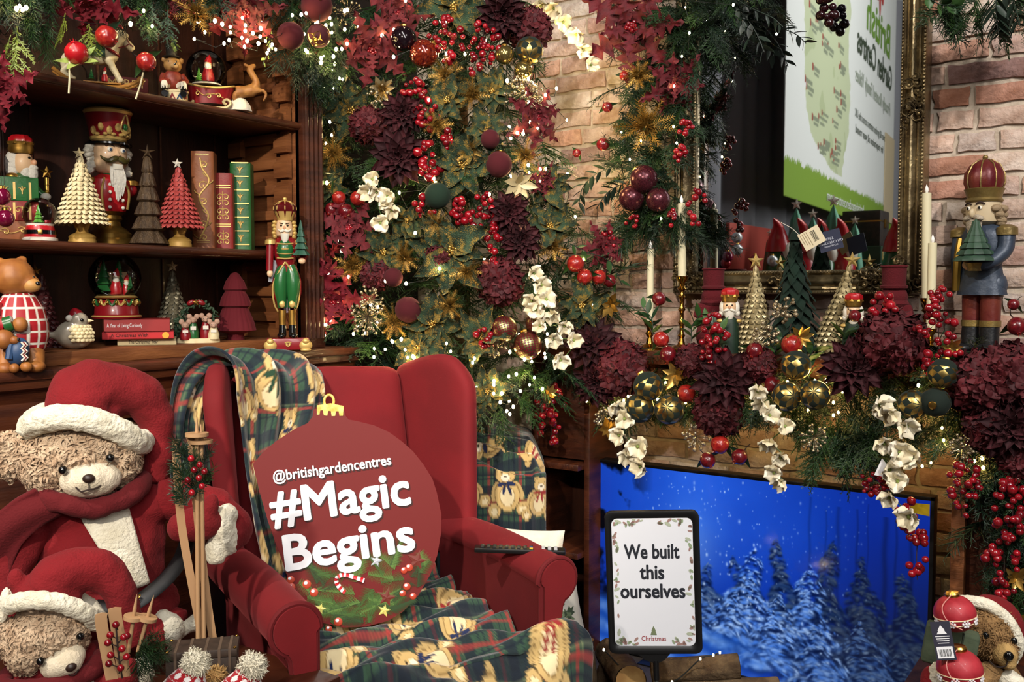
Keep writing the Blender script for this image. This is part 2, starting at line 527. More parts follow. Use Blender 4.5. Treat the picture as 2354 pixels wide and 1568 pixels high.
# ---------------------------------------------------------------- fireplace
F0 = Vector((-.9, 2.9, 0))
fp = Thing('fireplace_surround', 'dark wooden fireplace surround with mantel shelf under the garland', 'fireplace', F0)
def fpart(name, mb, m=WOOD, parent=None, bev=.003, **kw):
    for i in range(len(mb.v)): mb.v[i] = mb.v[i] - F0
    return fp.part(name, mb, m, parent, bev=bev, **kw)
MZ = 1.12
fpart('mantel_shelf', worldbox(CABL0 - .06, .62, 2.74, YW, MZ - .04, MZ), WOODH)
fpart('mantel_moulding', worldbox(CABL0 - .04, .6, 2.79, YW, MZ - .075, MZ - .04), WOODH)
c0, c1 = CABL0, CABL1
fpart('jamb_post', worldbox(c0, c0 + .03, 2.78, YW, 0, MZ - .075), WOOD)
fpart('jamb_post', worldbox(c1 - .022, c1, 2.78, YW, 0, MZ - .075), WOOD)
fpart('jamb_back', worldbox(c0, c1, YW - .03, YW - .012, 0, MZ - .075), WOODD)
fpart('frieze', worldbox(c0 + .03, c1 - .022, 2.79, 2.81, onY(1300, 1052, 2.8).z, MZ - .075), WOOD)
for py in (1062, 1262):
    zz = onY(1310, py, 2.78).z
    n = 10
    pts = [(c0 + .03, YW - .03), (c1 - .022, YW - .03), (c1 - .022, 2.74)] + [(c0 + .03 + .03 * (1 - sin(a)), 2.74 + .03 * (1 - cos(a))) for a in [pi / 2 * k / n for k in range(n + 1)]]
    m_ = M().add([(x, y, zz - .022) for x, y in pts] + [(x, y, zz) for x, y in pts],
                 [tuple(range(len(pts) - 1, -1, -1)), tuple(range(len(pts), 2 * len(pts)))] + [(i, (i + 1) % len(pts), len(pts) + (i + 1) % len(pts), len(pts) + i) for i in range(len(pts))])
    fpart('jamb_shelf', m_, WOODH)
fpart('jamb_post', worldbox(JAMB, JAMB + .035, 2.76, YW, 0, MZ - .075), WOODL)
fpart('jamb_panel', worldbox(JAMB + .035, .6, 2.79, YW, 0, MZ - .075), WOOD)
structure('trim_1', worldbox(CABL0 - .1, .62, 2.45, YW, 0, .06), mat('hearth_stone', '2a2522', .7, col2='3a332e', bump=.5))

# ---------------------------------------------------------------- behind the viewer, seen in the mirror
MY = 2.995      # mirror surface
def mirrored(px, py, d):
    p = at(px, py, d); p.y = 2 * MY - p.y; return p
cur = M()
def cf(i, j):
    y = -6.4 + 7.1 * i
    return (-2.52 + .03 * sin(y * 19) + .02 * sin(y * 7.7 + j), y, j * 4.6)
cur.grid(cf, 200, 4)
tag(link('stage_curtain', cur.mesh('stage_curtain'), mat('charcoal_cloth', '85858b', .95)), 'charcoal fabric curtain reflected in the mirror left of the banner', 'curtain')
bl, br = mirrored(1801, 450, 6.5), mirrored(1955, 503, 6.5 * 1.327)
bz = bl.z
bd = Vector((br.x - bl.x, br.y - bl.y, 0)); bd.normalize()
BW, BH = 4.95, 3.4
mxb = Matrix(((bd.x, -bd.y, 0, bl.x), (bd.y, bd.x, 0, bl.y), (0, 0, 1, bz), (0, 0, 0, 1)))
# local: x from the edge nearest the fireplace, y towards the aisle (+X), z up
ban = Thing('hanging_banner', 'large white shop banner with pale green map reflected in the mirror', 'banner', mx=mxb)
gx, gz = np.meshgrid(np.linspace(0, 1, 420), np.linspace(0, 1, 300))
X, Z = gx * BW, gz * BH
C = np.ones((300, 420, 3)) * rgb('f1f3f0')
g_edge = .26 + .035 * (fbm(X, Z * 0, 26, 2, 3) - .5) + .03 * np.abs(np.sin(X * 61)) * (fbm(X, Z, 8, 2, 5) > .4)
C[Z < g_edge] = rgb('86a83c')
# map outline: widths of the land at each height (x centre, half width) and the western lobe
hz = np.array([.32, .42, .55, .75, .95, 1.15, 1.35, 1.6, 1.85, 2.1, 2.35, 2.6, 3.0, 3.4])
hl = np.array([1.72, 1.25, .78, .62, .52, .55, .50, .44, .55, .88, .82, .95, 1.05, 1.08])
hr = np.array([2.06, 2.05, 2.1, 2.25, 2.32, 2.3, 2.22, 2.2, 2.28, 2.15, 1.95, 1.85, 1.95, 2.0])
wob = .05 * (fbm(X, Z, 7, 4, 8) - .5) * 4
L_, R_ = np.interp(Z, hz, hl) + wob, np.interp(Z, hz, hr) - wob
land = (X > L_) & (X < R_) & (Z > .34)
lobe = ((X - .62) / .36) ** 2 + ((Z - 1.85) / .42) ** 2 < 1
land |= lobe
C[land] = rgb('cdd6b0')
C[land & (fbm(X, Z, 3, 3, 2) > .66)] = rgb('bcc79d')
random.seed(5)
for _ in range(62):
    zc = random.uniform(.45, 3.3); xc = random.uniform(np.interp(zc, hz, hl) + .1, np.interp(zc, hz, hr) - .2)
    m_ = (np.abs(X - xc) < .11) & (np.abs(Z - zc) < .014) | (np.abs(X - xc) < .08) & (np.abs(Z - zc + .04) < .012)
    C[m_] = rgb('8d967e')
    C[(np.abs(X - xc + .13) < .02) & (np.abs(Z - zc) < .025)] = rgb('a04038')
P = np.stack([X, 0 * X, Z], -1)
color_grid('fabric', P, C, mat_vc('banner_print', .75), ban.o, .004)
GRN, DGR, GRYT = mat('print_green', '6f9a2d', .7), mat('print_dark_green', '3c4a35', .7), mat('print_grey_green', 'a8b3a0', .7)
def ban_text(body, x, z, size, m, width=None, **kw):
    o = text(body, size, m, ban.o, (x, .006, z), rot(0, 0, 180), width, **kw)
    return o
ban_text('British', 3.8, 2.02, .5, GRN, 1.45, offset=.01)
ban_text('Garden Centres', 3.65, 1.66, .36, DGR, 2.1, offset=.008)
ban_text('Proudly Rooted Family Values', 3.6, 1.33, .2, GRYT, 2.1, shear=.3)
ban_text('Visit over 60 garden centres across the UK', 3.55, .98, .11, DGR, 2.0)
ban_text('for inspiration all year round', 3.4, .84, .11, DGR, 1.6)
ban_text('britishgardencentres.com', 2.25, .12, .13, mat('print_white', 'f4f6f2', .7), 1.7)
RED = mat('print_red', 'c23a35', .7)
bf = M()
for (x, z, a, l, w) in ((3.98, 2.66, 20, .3, .11), (3.62, 2.58, -38, .22, .12), (3.94, 2.44, 30, .15, .08), (3.7, 2.40, -30, .13, .08), (3.8, 2.38, 5, .22, .05)):
    n = 16
    bf.prism([(l * sin(2 * pi * k / n) * sin(radians(a)) * -1 * .5 + w * cos(2 * pi * k / n) * cos(radians(a)) + x, l * sin(2 * pi * k / n) * cos(radians(a)) + w * cos(2 * pi * k / n) * sin(radians(a)) * .5 + z) for k in range(n)], .006, .009)
ban.part('butterfly_emblem', bf, RED, smooth=False)
nt = M().prism([(4.3, .1), (4.95, .1), (4.95, 1.05), (4.3, 1.05)], .006, .012)
ban.part('notice_paper', nt, mat('kraft_paper', 'd8c4a0', .8), smooth=False)
b2 = mirrored(2050, 300, 12.5)
bn2 = Thing('hanging_banner', 'second white banner edge at the far side of the mirror', 'banner', Vector((b2.x + .1, b2.y, 1.9)), 0)
bn2.part('fabric', M().box(-.03, .03, -1.0, .6, 0, 3.2), mat('banner_white', 'e9eeee', .75), smooth=False)
# ================================================================ armchair and what lies on it
def bear_print(C, U, V, cx, cy, h, ang, bow):
    """paint one sitting teddy on a fabric colour array; h = height in fabric units"""
    c, s = cos(ang), sin(ang)
    x = ((U - cx) * c + (V - cy) * s) / h
    y = (-(U - cx) * s + (V - cy) * c) / h
    near = (np.abs(x) < .6) & (np.abs(y) < .62)
    if not near.any(): return
    fur, lite, dark = rgb('d3b274'), rgb('efdcae'), rgb('6d5128')
    def el(ex, ey, rx, ry, col, a=0, mn=.0):
        ca, sa = cos(a), sin(a)
        X = (x - ex) * ca + (y - ey) * sa; Y = -(x - ex) * sa + (y - ey) * ca
        q = (X / rx) ** 2 + (Y / ry) ** 2
        m = near & (q < 1)
        C[m] = col
        rim = near & (q >= 1) & (q < 1.22)
        C[rim] = C[rim] * .45 + dark * .55
    for sx in (-1, 1):
        el(sx * .30, -.40, .13, .12, fur * .98, sx * .5)
        el(sx * .24, -.05, .08, .2, fur * .94, sx * .35)
        el(sx * .15, .44, .075, .075, fur * .9)
    el(0, -.14, .25, .29, fur)
    el(0, -.16, .15, .18, lite)
    for sx in (-1, 1): el(sx * .3, -.42, .07, .06, lite)
    el(0, .29, .2, .19, fur)
    el(0, .23, .095, .08, rgb('f6ead0'))
    el(0, .255, .03, .02, rgb('3a2a1a'))
    for sx in (-1, 1): el(sx * .075, .33, .016, .02, rgb('2a1c10'))
    el(-.1, .09, .09, .045, bow, .3); el(.1, .09, .09, .045, bow, -.3); el(0, .09, .03, .03, bow * .8)
    el(-.05, -.03, .03, .11, bow, -.25); el(.06, -.03, .03, .11, bow, .25)
def plaid(U, V, bears, per=.11):
    C = np.ones(U.shape + (3,)) * rgb('35513f')
    for A, sh in ((U, .02), (V, .05)):
        f = ((A + sh) / per) % 1
        for lo, hi, col, k in ((0, .3, rgb('10182a'), .62), (.46, .5, rgb('10182a'), .6), (.62, .66, rgb('10182a'), .6), (.78, .87, rgb('b23a36'), .72), (.95, .965, rgb('c9c08a'), .3)):
            m = (f > lo) & (f < hi)
            C[m] = C[m] * (1 - k) + col * k
    tw = (((U + V) / .0035) % 1) < .5
    C[tw] *= .9
    for i, (cx, cy, h, a) in enumerate(bears):
        bear_print(C, U, V, cx, cy, h, a, (rgb('1f2b52'), rgb('9a2a2a'), rgb('23402c'))[i % 3])
    return C
FLEECE = mat_vc('printed_fleece', .95, sheen=.35, bump=.35, bscale=900)

Lc, Rc = at(682, 1450, 1.93), at(1283, 1335, 2.262)
AZ = (Lc.z + Rc.z) / 2
CO = (Lc + Rc) / 2; CO.z = 0
dxy = Vector((Rc.x - Lc.x, Rc.y - Lc.y, 0))
HW = dxy.length / 2
CRZ = atan2(dxy.y, dxy.x)
chair = Thing('armchair', 'red velvet wing armchair with scroll arms in front of the tree', 'armchair', CO, CRZ)
CHM = tr(*CO) @ Matrix.Rotation(CRZ, 4, 'Z')
VEL = mat('red_velvet', '6c0c12', .85, col2='790f16', nscale=6, sheen=.55, bump=.12, bscale=500)
VELD = mat('red_velvet_piping', '620b11', .85, sheen=.5)
chair.part('seat_base', M().box(-.29, .29, .03, .7, .12, .36), VEL, bev=.015)
chair.part('seat_cushion', M().box(-HW + .05, HW - .05, -.01, .62, .36, .465), VEL, bev=.04, bseg=4)
sr = .054
for sgn in (-1, 1):
    xi = HW - .045
    pts = [(xi, .12), (xi, AZ - .01)]
    cx, cz = HW, AZ
    for k in range(0, 23):
        a = pi - k * (pi * 1.38) / 22
        pts.append((cx + sr * cos(a), cz + sr * sin(a)))
    pts += [(HW + .012, AZ - sr - .012), (HW + .008, AZ - .10), (HW + .008, .12)]
    pts = [(sgn * x, z) for x, z in pts]
    if sgn < 0: pts = pts[::-1]
    nst = 6
    arm = M()
    n = len(pts)
    vs = []
    for j in range(nst + 1):
        y = .012 + .53 * j / nst
        zz = .012 * sin(pi * j / nst)
        vs += [(x, y, z + (zz if z > AZ - .03 else 0)) for x, z in pts]
    fs = [((j * n + (i + 1) % n), j * n + i, (j + 1) * n + i, (j + 1) * n + (i + 1) % n) for j in range(nst) for i in range(n)]
    fs += [tuple(range(n)), tuple(nst * n + i for i in range(n - 1, -1, -1))]
    arm.add(vs, fs)
    ao = chair.part('arm', arm, VEL, angle=50)
    mid = (sgn * HW, AZ - .12)
    ins = [(mid[0] + (x - mid[0]) * .9, (z - AZ) * .93 + AZ if z > .2 else z) for x, z in pts]
    chair.part('arm_front', M().prism(ins, -.004, .02), VEL, ao, angle=50)
    op = pts if sgn > 0 else pts[::-1]
    chair.part('piping', M().tube([(x, .006, z) for x, z in op], .0062, 8), VELD, ao)
def sheet_part(name, fn, nu, nv, th, sub=2, parent=None, m=VEL):
    o = chair.part(name, M().grid(fn, nu, nv), m, parent)
    md = o.modifiers.new('solid', 'SOLIDIFY'); md.thickness = th; md.offset = 0
    if sub:
        sb = o.modifiers.new('sub', 'SUBSURF'); sb.levels = sub; sb.render_levels = sub
    return o
def backfn(u, v):
    x = (-1 + 2 * u) * .255
    z = .40 + v * .685 + (.012 * (1 - (2 * u - 1) ** 2) if v > .9 else 0)
    y = .64 + .15 * v - .03 * (1 - (2 * u - 1) ** 2) * sin(pi * min(1, v * .9))
    return (x, y, z)
sheet_part('backrest', backfn, 8, 10, .10)
for sgn in (-1, 1):
    def wingfn(u, v, sgn=sgn):
        # u from back to front, v up
        top = 1.085 + .05 * sin(min(1, u * 1.25) * pi * .55) - (.085 * max(0, (u - .68) / .32) ** 2)
        z = .55 + (top - .55) * v
        y = (.76 + .05 * v) - u * (.33 - .02 * v)
        x = .275 + .095 * u ** 1.3 * (.55 + .45 * v)
        return (sgn * x, y, z)
    sheet_part('wing', wingfn, 8, 10, .055)
for sx in (-.25, .25):
    for sy in (.07, .66):
        chair.part('leg', M().lathe([(.022, 0), (.016, .01), (.024, .06), (.03, .125)], 12, tr(sx, sy, 0)), WOODD)

# throw over the back and left wing
def throw_between(name, label, Lp, Rp, n_per, nacross, bears, fold, flen, seed=0, group=None):
    A, B = np.array(spline(Lp, n_per)), np.array(spline(Rp, n_per))
    PA = np.array([at(*p) for p in A]); PB = np.array([at(*p) for p in B])
    t = np.linspace(0, 1, nacross)[None, :, None]
    P = PA[:, None, :] * (1 - t) + PB[:, None, :] * t
    n = len(A)
    mid = (PA + PB) / 2
    run = np.concatenate([[0], np.cumsum(np.linalg.norm(np.diff(mid, axis=0), axis=1))])
    V = np.repeat(run[:, None], nacross, 1)
    wid = flen
    U = np.repeat(np.linspace(0, wid, nacross)[None], n, 0)
    dv = np.gradient(P, axis=0); du = np.gradient(P, axis=1)
    N = np.cross(du, dv); N /= np.linalg.norm(N, axis=2, keepdims=True) + 1e-9
    toward = (np.array(EYE)[None, None] - P)
    sg = np.sign((N * toward).sum(2, keepdims=True)); 
    w = fold(U / wid, V)
    # keep the fold direction continuous over the whole cloth
    P = P + N * np.sign(np.median(sg)) * w[..., None]
    C = plaid(U, V, bears)
    o = color_grid(name, P, C, FLEECE, None, .007)
    return tag(o, label, 'blanket', group)
def fold1(a, v):
    return .018 * np.sin(a * 2 * pi * 2.6 + 1.2 * np.sin(v * 3)) * (.5 + .5 * np.sin(v * 2 + 1)) + .010 * np.sin(a * 2 * pi * 5 + v * 4) + .012
throw_between('plaid_throw', 'green tartan teddy-print fleece draped over the armchair back and wing',
              [(612, 1372, 2.30), (575, 1220, 2.36), (552, 1060, 2.42), (542, 960, 2.45), (528, 872, 2.40), (500, 832, 2.38), (450, 832, 2.36), (410, 885, 2.33), (392, 985, 2.31), (396, 1110, 2.32)],
              [(672, 1350, 2.38), (648, 1200, 2.44), (700, 1040, 2.52), (738, 950, 2.58), (742, 884, 2.62), (722, 846, 2.74), (640, 834, 2.72), (540, 850, 2.52), (492, 930, 2.40), (486, 1090, 2.38)],
              18, 90, [(.27, .41, .15, .1), (.06, .33, .15, .1), (.16, .55, .15, -.3), (.36, .58, .14, .3), (.03, .52, .14, .2), (.18, .86, .17, 0.1), (.30, .98, .15, -.4), (.05, .14, .14, -.1), (.16, 1.25, .17, 1.2), (.33, 1.2, .14, 2.), (.1, 1.5, .16, .6), (.34, .2, .13, .2), (.2, .02, .14, .1)], fold1, .42)
# throw lying on the seat
na, nbb = 230, 170
a_, b_ = np.meshgrid(np.linspace(0, 1, na), np.linspace(0, 1, nbb))
yy = .58 - b_ * .74
sm = np.clip((.06 - yy) / .1, 0, 1)
xr = (HW - .062) + sm * .13
xl = -(HW - .062) - np.clip((.02 - yy) / .1, 0, 1) * .05
xx = xl + (xr - xl) * a_
drop = np.clip((-.015 - yy), 0, 1)
zz = .485 - drop * 2.3 - np.clip(-.07 - yy, 0, 1) * 1.5
yy2 = np.where(yy < -.05, -.05 - (-.05 - yy) * .25, yy)
wn = fbm(xx, yy, 3.2, 3, 4)
f1 = np.sin(2 * pi * (yy * 8.5 + xx * 2.1 + wn * 1.5)) ; f2 = np.sin(2 * pi * (yy * 15 - xx * 2.5 + wn * 2.2))
zz = zz + .017 * f1 + .009 * f2 + .004 * np.sin(2 * pi * (yy * 27 + xx * 5 + wn * 3)) + .05 * (wn - .35)
zz += .05 * np.exp(-(((xx - .33) / .09) ** 2 + ((yy + .06) / .06) ** 2))
yy2 = yy2 - .012 * f1 * (drop > 0)
Pl = np.stack([xx, yy2, zz], -1)
Mn = np.array(CHM)
Pw = Pl @ Mn[:3, :3].T + Mn[:3, 3]
bears = [(.02, .30, .17, .4), (.22, .40, .17, 2.2), (-.17, .40, .16, 1.0), (-.02, .02, .17, 1.5), (.33, -.02, .17, -.35), (.15, -.12, .17, .5), (-.24, .12, .17, 2.6), (.10, .58, .17, 1.9), (-.18, -.16, .17, .2), (.14, .17, .16, 2.9)]
tag(color_grid('plaid_throw', Pw, plaid(xx * 1.15, yy * 1.3, bears), FLEECE, None, .008), 'rumpled green tartan teddy-print fleece lying on the armchair seat', 'blanket')

# bauble-shaped board
bp0 = at(805, 1440, 2.28)
u_ = depth(bp0) / FPX
sb_mx = tr(*bp0) @ Matrix.Rotation(facing(bp0), 4, 'Z') @ rot(-9)
sign = Thing('bauble_sign', 'bauble-shaped red board with white hashtag lettering propped on the armchair', 'sign', mx=sb_mx, u=u_)
ol = [(726, 940), (723, 957), (712, 972), (684, 984), (640, 1012), (610, 1037), (588, 1063), (604, 1130), (622, 1195), (655, 1290), (676, 1356), (700, 1398), (740, 1428), (790, 1442), (840, 1443), (890, 1433), (925, 1415), (963, 1378), (990, 1335), (1008, 1290), (1018, 1240), (1020, 1195), (1010, 1143), (1000, 1110), (978, 1074), (955, 1044), (929, 1020), (900, 998), (865, 981), (825, 970), (806, 966), (799, 957), (796, 945), (760, 936)]
ol = [(x - 805, 1440 - y) for x, y in ol][::-1]
sign.part('board', M().prism(ol, 0, 9), mat('foam_board_red', '6e1f1e', .55, spec=.3), smooth=False)
GOLDP = mat('printed_gold', 'd8a93c', .4, col2='f0d27a', nscale=60)
cp = M()
cp.prism([(x - 805, 1440 - y) for x, y in [(733, 931), (733, 953), (739, 953), (741, 943), (747, 943), (749, 955), (757, 956), (759, 945), (765, 945), (767, 957), (775, 957), (777, 946), (783, 946), (785, 957), (793, 957), (795, 934), (765, 927)]][::-1], -1.5, 8)
cp.tube([(761 - 805 + 11 * cos(a), 3, 1440 - 922 + 15 * sin(a)) for a in [radians(t) for t in range(-80, 281, 20)]], 3.2, 8)
sign.part('gold_cap', cp, GOLDP)
LW, LD = mat('letter_white', 'f2f2f6', .5), mat('letter_shadow', '3a1512', .6)
R6 = rot(0, -6.5, 0)
def sign_text(body, x, y, size, width, off, mr):
    for dx, dz, yy_, m in ((3.5, -4, -.6, LD), (0, 0, -3.4, LW)):
        text(body, size * u_, m, sign.o, ((x - 805 + dx) * u_, yy_ * u_, (1440 - y + dz) * u_), R6, width * u_, extrude=.3 * u_, space=1.0, bold=off * u_)
sign_text('@britishgardencentres', 768, 1079, 34, 272, .7, None)
sign_text('#Magic', 788, 1150, 112, 322, 3.2, None)
sign_text('Begins', 804, 1256, 112, 300, 3.2, None)
def flat_sprig(x, y, L, ang, seed, w=24):
    random.seed(seed)
    g = M()
    ca, sa = cos(ang), sin(ang)
    n = int(L / 2.6)
    def pt(a, b): return (x - 805 + a * ca - b * sa, 1440 - y + a * sa + b * ca)
    for k in range(n):
        t = k / n * L
        for s in (-1, 1):
            l = w * (1 - .55 * k / n) * random.uniform(.8, 1.15)
            p0, p1, p2 = pt(t - .7, -.7), pt(t + .9, .7), pt(t + l * .5, s * l * .95)
            g.add([(p0[0], -2.2, p0[1]), (p1[0], -2.2, p1[1]), (p2[0], -2.0, p2[1])], [(0, 1, 2)])
    return g
PG = [mat('printed_pine', '3f5f26', .6), mat('printed_pine_light', '5d7d38', .6), mat('printed_pine_dark', '2b4420', .6)]
sp = [(760, 1330, 60, 2.6), (715, 1360, 36, 2.4), (780, 1350, 70, 3.3), (880, 1330, 70, 2.2), (900, 1310, 70, 1.2), (945, 1335, 44, .9), (965, 1325, 36, .8), (760, 1400, 80, 3.5), (830, 1390, 95, 3.3), (840, 1420, 80, 3.0), (900, 1380, 80, 3.6), (905, 1372, 50, .5), (880, 1410, 60, .6), (978, 1312, 34, 1.9), (730, 1340, 50, 2.0), (860, 1360, 80, 4.0), (820, 1340, 60, 1.9), (960, 1360, 60, 1.5), (760, 1425, 50, .3), (905, 1340, 60, 2.9)]
random.seed(8)
sp += [(x + random.uniform(-28, 28), y + random.uniform(-22, 18), L * .9, a + random.uniform(-.7, .7)) for x, y, L, a in sp if 740 < x < 910] + [(random.uniform(720, 930), random.uniform(1385, 1425), 60, random.choice((0.3, 2.9, 3.4))) for _ in range(12)]
for i, (x, y, L, a) in enumerate(sp):
    tag(sign.part('pine_print', flat_sprig(x, y, L, a, i), PG[i % 3], smooth=False), kind='stuff')
BR = mat('printed_berry', 'b8442f', .4)
for (x, y, r) in [(672, 1328, 9), (673, 1345, 10), (708, 1340, 10), (724, 1359, 10), (942, 1314, 9), (930, 1320, 8), (936, 1357, 9), (926, 1372, 8), (950, 1380, 8), (778, 1428, 10), (757, 1443, 8)]:
    g = M().ell((x - 805, -2, 1440 - y), (r, 1.6, r), seg=14, rings=6)
    q = sign.part('berry_print', g, BR)
    sign.part('berry_highlight', M().ell((x - 805 - 2, -3.2, 1440 - y + 3), (r * .45, .8, r * .4), seg=8, rings=4), LW, q)
for (x, y, r, m) in [(866, 1295, 16, mat('printed_silver', 'c5c9d4', .4)), (738, 1397, 17, mat('printed_yellow', 'e2d475', .4)), (883, 1408, 17, mat('printed_yellow')), (889, 1380, 28, mat('printed_wood_star', '6e2a20', .6)), (962, 1300, 28, mat('printed_wood_star'))]:
    sign.part('star_print', M().star((x - 805, -1.5, 1440 - y), r, r * .45, 2.5, mx=rot(0, 15, 0)), m, smooth=False)
pth = [(x - 805, -2, 1440 - y) for x, y in [(795, 1362), (784, 1352), (776, 1340), (777, 1328), (787, 1322), (800, 1323), (822, 1331), (838, 1338)]]
pth = spline(pth, 5)
for k in range(0, len(pth) - 1, 2):
    sign.part('cane_stripe', M().tube(pth[k:k + 3], 7, 8, .3), LW if (k // 2) % 2 else mat('printed_red', 'c3202a', .4))

# remote control on the right arm
rp = at(1195, 1264, 2.34)
rz = facing(rp, -1)
rem = Thing('remote_control', 'black television remote lying across the right arm of the armchair', 'remote', rp, rz, depth(rp) / FPX)
PLB = mat('black_plastic', '0d0d0e', .4)
rem.part('body', M().box(-104, 104, -16, 16, -6, 5, rot(0, 1.5, 0)), PLB, bev=.0025)
for i in range(13):
    for j in range(3):
        if i == 9: continue
        c = mat('button_grey', 'b9b9bb', .5) if i >= 10 else mat('button_black', '1c1c1e', .4)
        if i == 8: c = mat(('button_yellow', 'button_blue', 'button_black')[j], ('c9a52a', '2a4aa0', '1c1c1e')[j], .5)
        rem.part('button', M().box(-90 + i * 14, -82 + i * 14, -11 + j * 8, -5 + j * 8, 4, 8, rot(0, 1.5, 0)), c, bev=.0006)

# stool draped with a second fleece, behind the chair
op = at(1150, 1085, 2.98)
ot = Thing('footstool', 'low stool hidden under tartan fleece beside the fireplace', 'stool', Vector((op.x, op.y, 0)), facing(op))
ot.part('seat', M().box(-.17, .12, .04, .3, .3, op.z - .02), WOODD, bev=.02)
for sx in (-.14, .09):
    for sy in (.07, .27):
        ot.part('leg', M().tube([(sx, sy, 0), (sx, sy, .3)], .018), WOODD)
st = [(.40, .135), (.30, .13), (.22, .105), (.14, .075), (.08, .05), (.035, .03), (.005, .005), (-.008, -.05), (-.012, -.15), (-.015, -.27), (-.018, -.40)]
st = np.array(spline(st, 14))
nn = len(st); na = 150
a_ = np.linspace(0, 1, na)[None, :]; b_ = np.linspace(0, 1, nn)[:, None]
hw = .135 + .0 * a_
xs = -.20 + .345 * a_ + 0 * b_
fall = np.clip((a_ - .86) / .14, 0, 1)
yv = st[:, 0][:, None] + 0 * a_ + fall * .05
topm = (st[:, 1] > -.01)[:, None]
zv = st[:, 1][:, None] - fall ** 1.5 * np.where(topm, .07, 0.0) - np.clip((a_ - .3), 0, 1) * .10 * np.clip((st[:, 0][:, None] - .1) / .2, 0, 1)
wn = fbm(xs, st[:, 1][:, None] + yv, 5, 3, 9)
zv = zv + np.where(topm, .016 * np.sin(2 * pi * (yv * 11 + xs * 3 + wn)), 0) * np.clip((.25 - yv) / .1, 0, 1)
yv = yv + .006 * np.sin(xs * 60 + wn * 6) * (~topm)
Pl = np.stack([xs + 0 * yv, yv, zv], -1)
Mn = np.array(tr(*op) @ Matrix.Rotation(facing(op), 4, 'Z'))
Pw = Pl @ Mn[:3, :3].T + Mn[:3, 3]
run = np.concatenate([[0], np.cumsum(np.linalg.norm(np.diff(st, axis=0), axis=1))])[::-1]
V = np.repeat(run[:, None], na, 1)
tag(color_grid('plaid_throw', Pw, plaid(xs + 0 * V + .3, V, [(.32, .27, .15, 0.1), (.425, .24, .12, -.15), (.19, .27, .14, .4), (.26, .44, .13, 1.8), (.41, .42, .12, 2.4), (.20, .60, .15, -.1)], .1), FLEECE, None, .006),
    'green tartan teddy-print fleece covering the stool behind the armchair', 'blanket')
# cushions
def cushion(name, label, px, py, d, hw, hh, th, tilt, m, pats=None):
    p = at(px, py, d)
    t = Thing(name, label, 'cushion', mx=tr(*p) @ Matrix.Rotation(facing(p), 4, 'Z') @ rot(-18, tilt, 0), u=d / FPX)
    def f(s):
        def g(i, j):
            x, z = 2 * i - 1, 2 * j - 1
            e = max(0, (1 - x * x)) ** .45 * max(0, (1 - z * z)) ** .45
            pin = 1 - .07 * (1 - x * x) * 0
            return (x * hw * (1 - .06 * (1 - z * z)), s * th * e, z * hh * (1 - .06 * (1 - x * x)))
        return g
    mb = M().grid(f(-1), 22, 22); mb.grid(f(1), 22, 22)
    co = t.part('cover', mb, m, angle=80)
    if pats: pats(t, f(-1))
    return t
CRM = mat('cream_velour', 'd9d0ba', .95, col2='e6dfcd', nscale=20, sheen=.4, bump=.3, bscale=200)
cushion('cream_cushion', 'plain cream velour cushion poking up behind the armchair arm', 1195, 1318, 2.72, 98, 104, 30, 4, CRM)
def holly(t, f):
    random.seed(3)
    gr = mat('holly_print', '6f8060', .9); dk = mat('holly_print_dark', '42513f', .9)
    for k in range(14):
        x, z = random.uniform(.1, .9), random.uniform(.1, .95)
        a0 = random.random() * 6
        pts = []
        for q in range(14):
            a = 2 * pi * q / 14
            r = .11 * (1 if q % 2 else .62)
            ca, sa = cos(a) * r * 1.5, sin(a) * r * .8
            i, j = min(1, max(0, x + ca * cos(a0) - sa * sin(a0))), min(1, max(0, z + ca * sin(a0) + sa * cos(a0)))
            v = f(i, j); pts.append((v[0], v[1] - 1.2, v[2]))
        t.part('holly_leaf', M().add(pts + [tuple(np.mean(pts, 0))], [(q, (q + 1) % 14, 14) for q in range(14)]), gr if k % 2 else dk)
cushion('holly_cushion', 'white cushion printed with holly leaves beside the armchair', 1278, 1418, 2.66, 62, 80, 26, -12, mat('white_linen', 'd4d0c6', .9), holly)
# ================================================================ plush bears
FELT = mat('red_felt', '690b12', .95, col2='7b0f17', nscale=9, sheen=.35, bump=.6, bscale=220)
FELTD = mat('dark_red_felt', '590910', .95, sheen=.3, bump=.5, bscale=220)
WFUR = mat('white_plush', 'd9d0b8', .98, col2='ebe4d0', nscale=30, sheen=.5, bump=1.2, bscale=160)
BFUR = mat('beige_plush', 'a98c70', .98, col2='ceb598', nscale=45, sheen=.4, bump=1.2, bscale=170)
MUZ = mat('muzzle_plush', 'cdbfa5', .95, col2='dccfb8', nscale=30, sheen=.4, bump=.6, bscale=260)
BRFUR = mat('brown_plush', '7a5a36', .98, col2='96744a', nscale=40, sheen=.35, bump=1.2, bscale=200)
BLACK = mat('gloss_black', '0a0a0a', .15, coat=.5)
NOSE = mat('brown_nose', '2a1a14', .45)
STITCH = mat('dark_stitch', '2a1c18', .8)
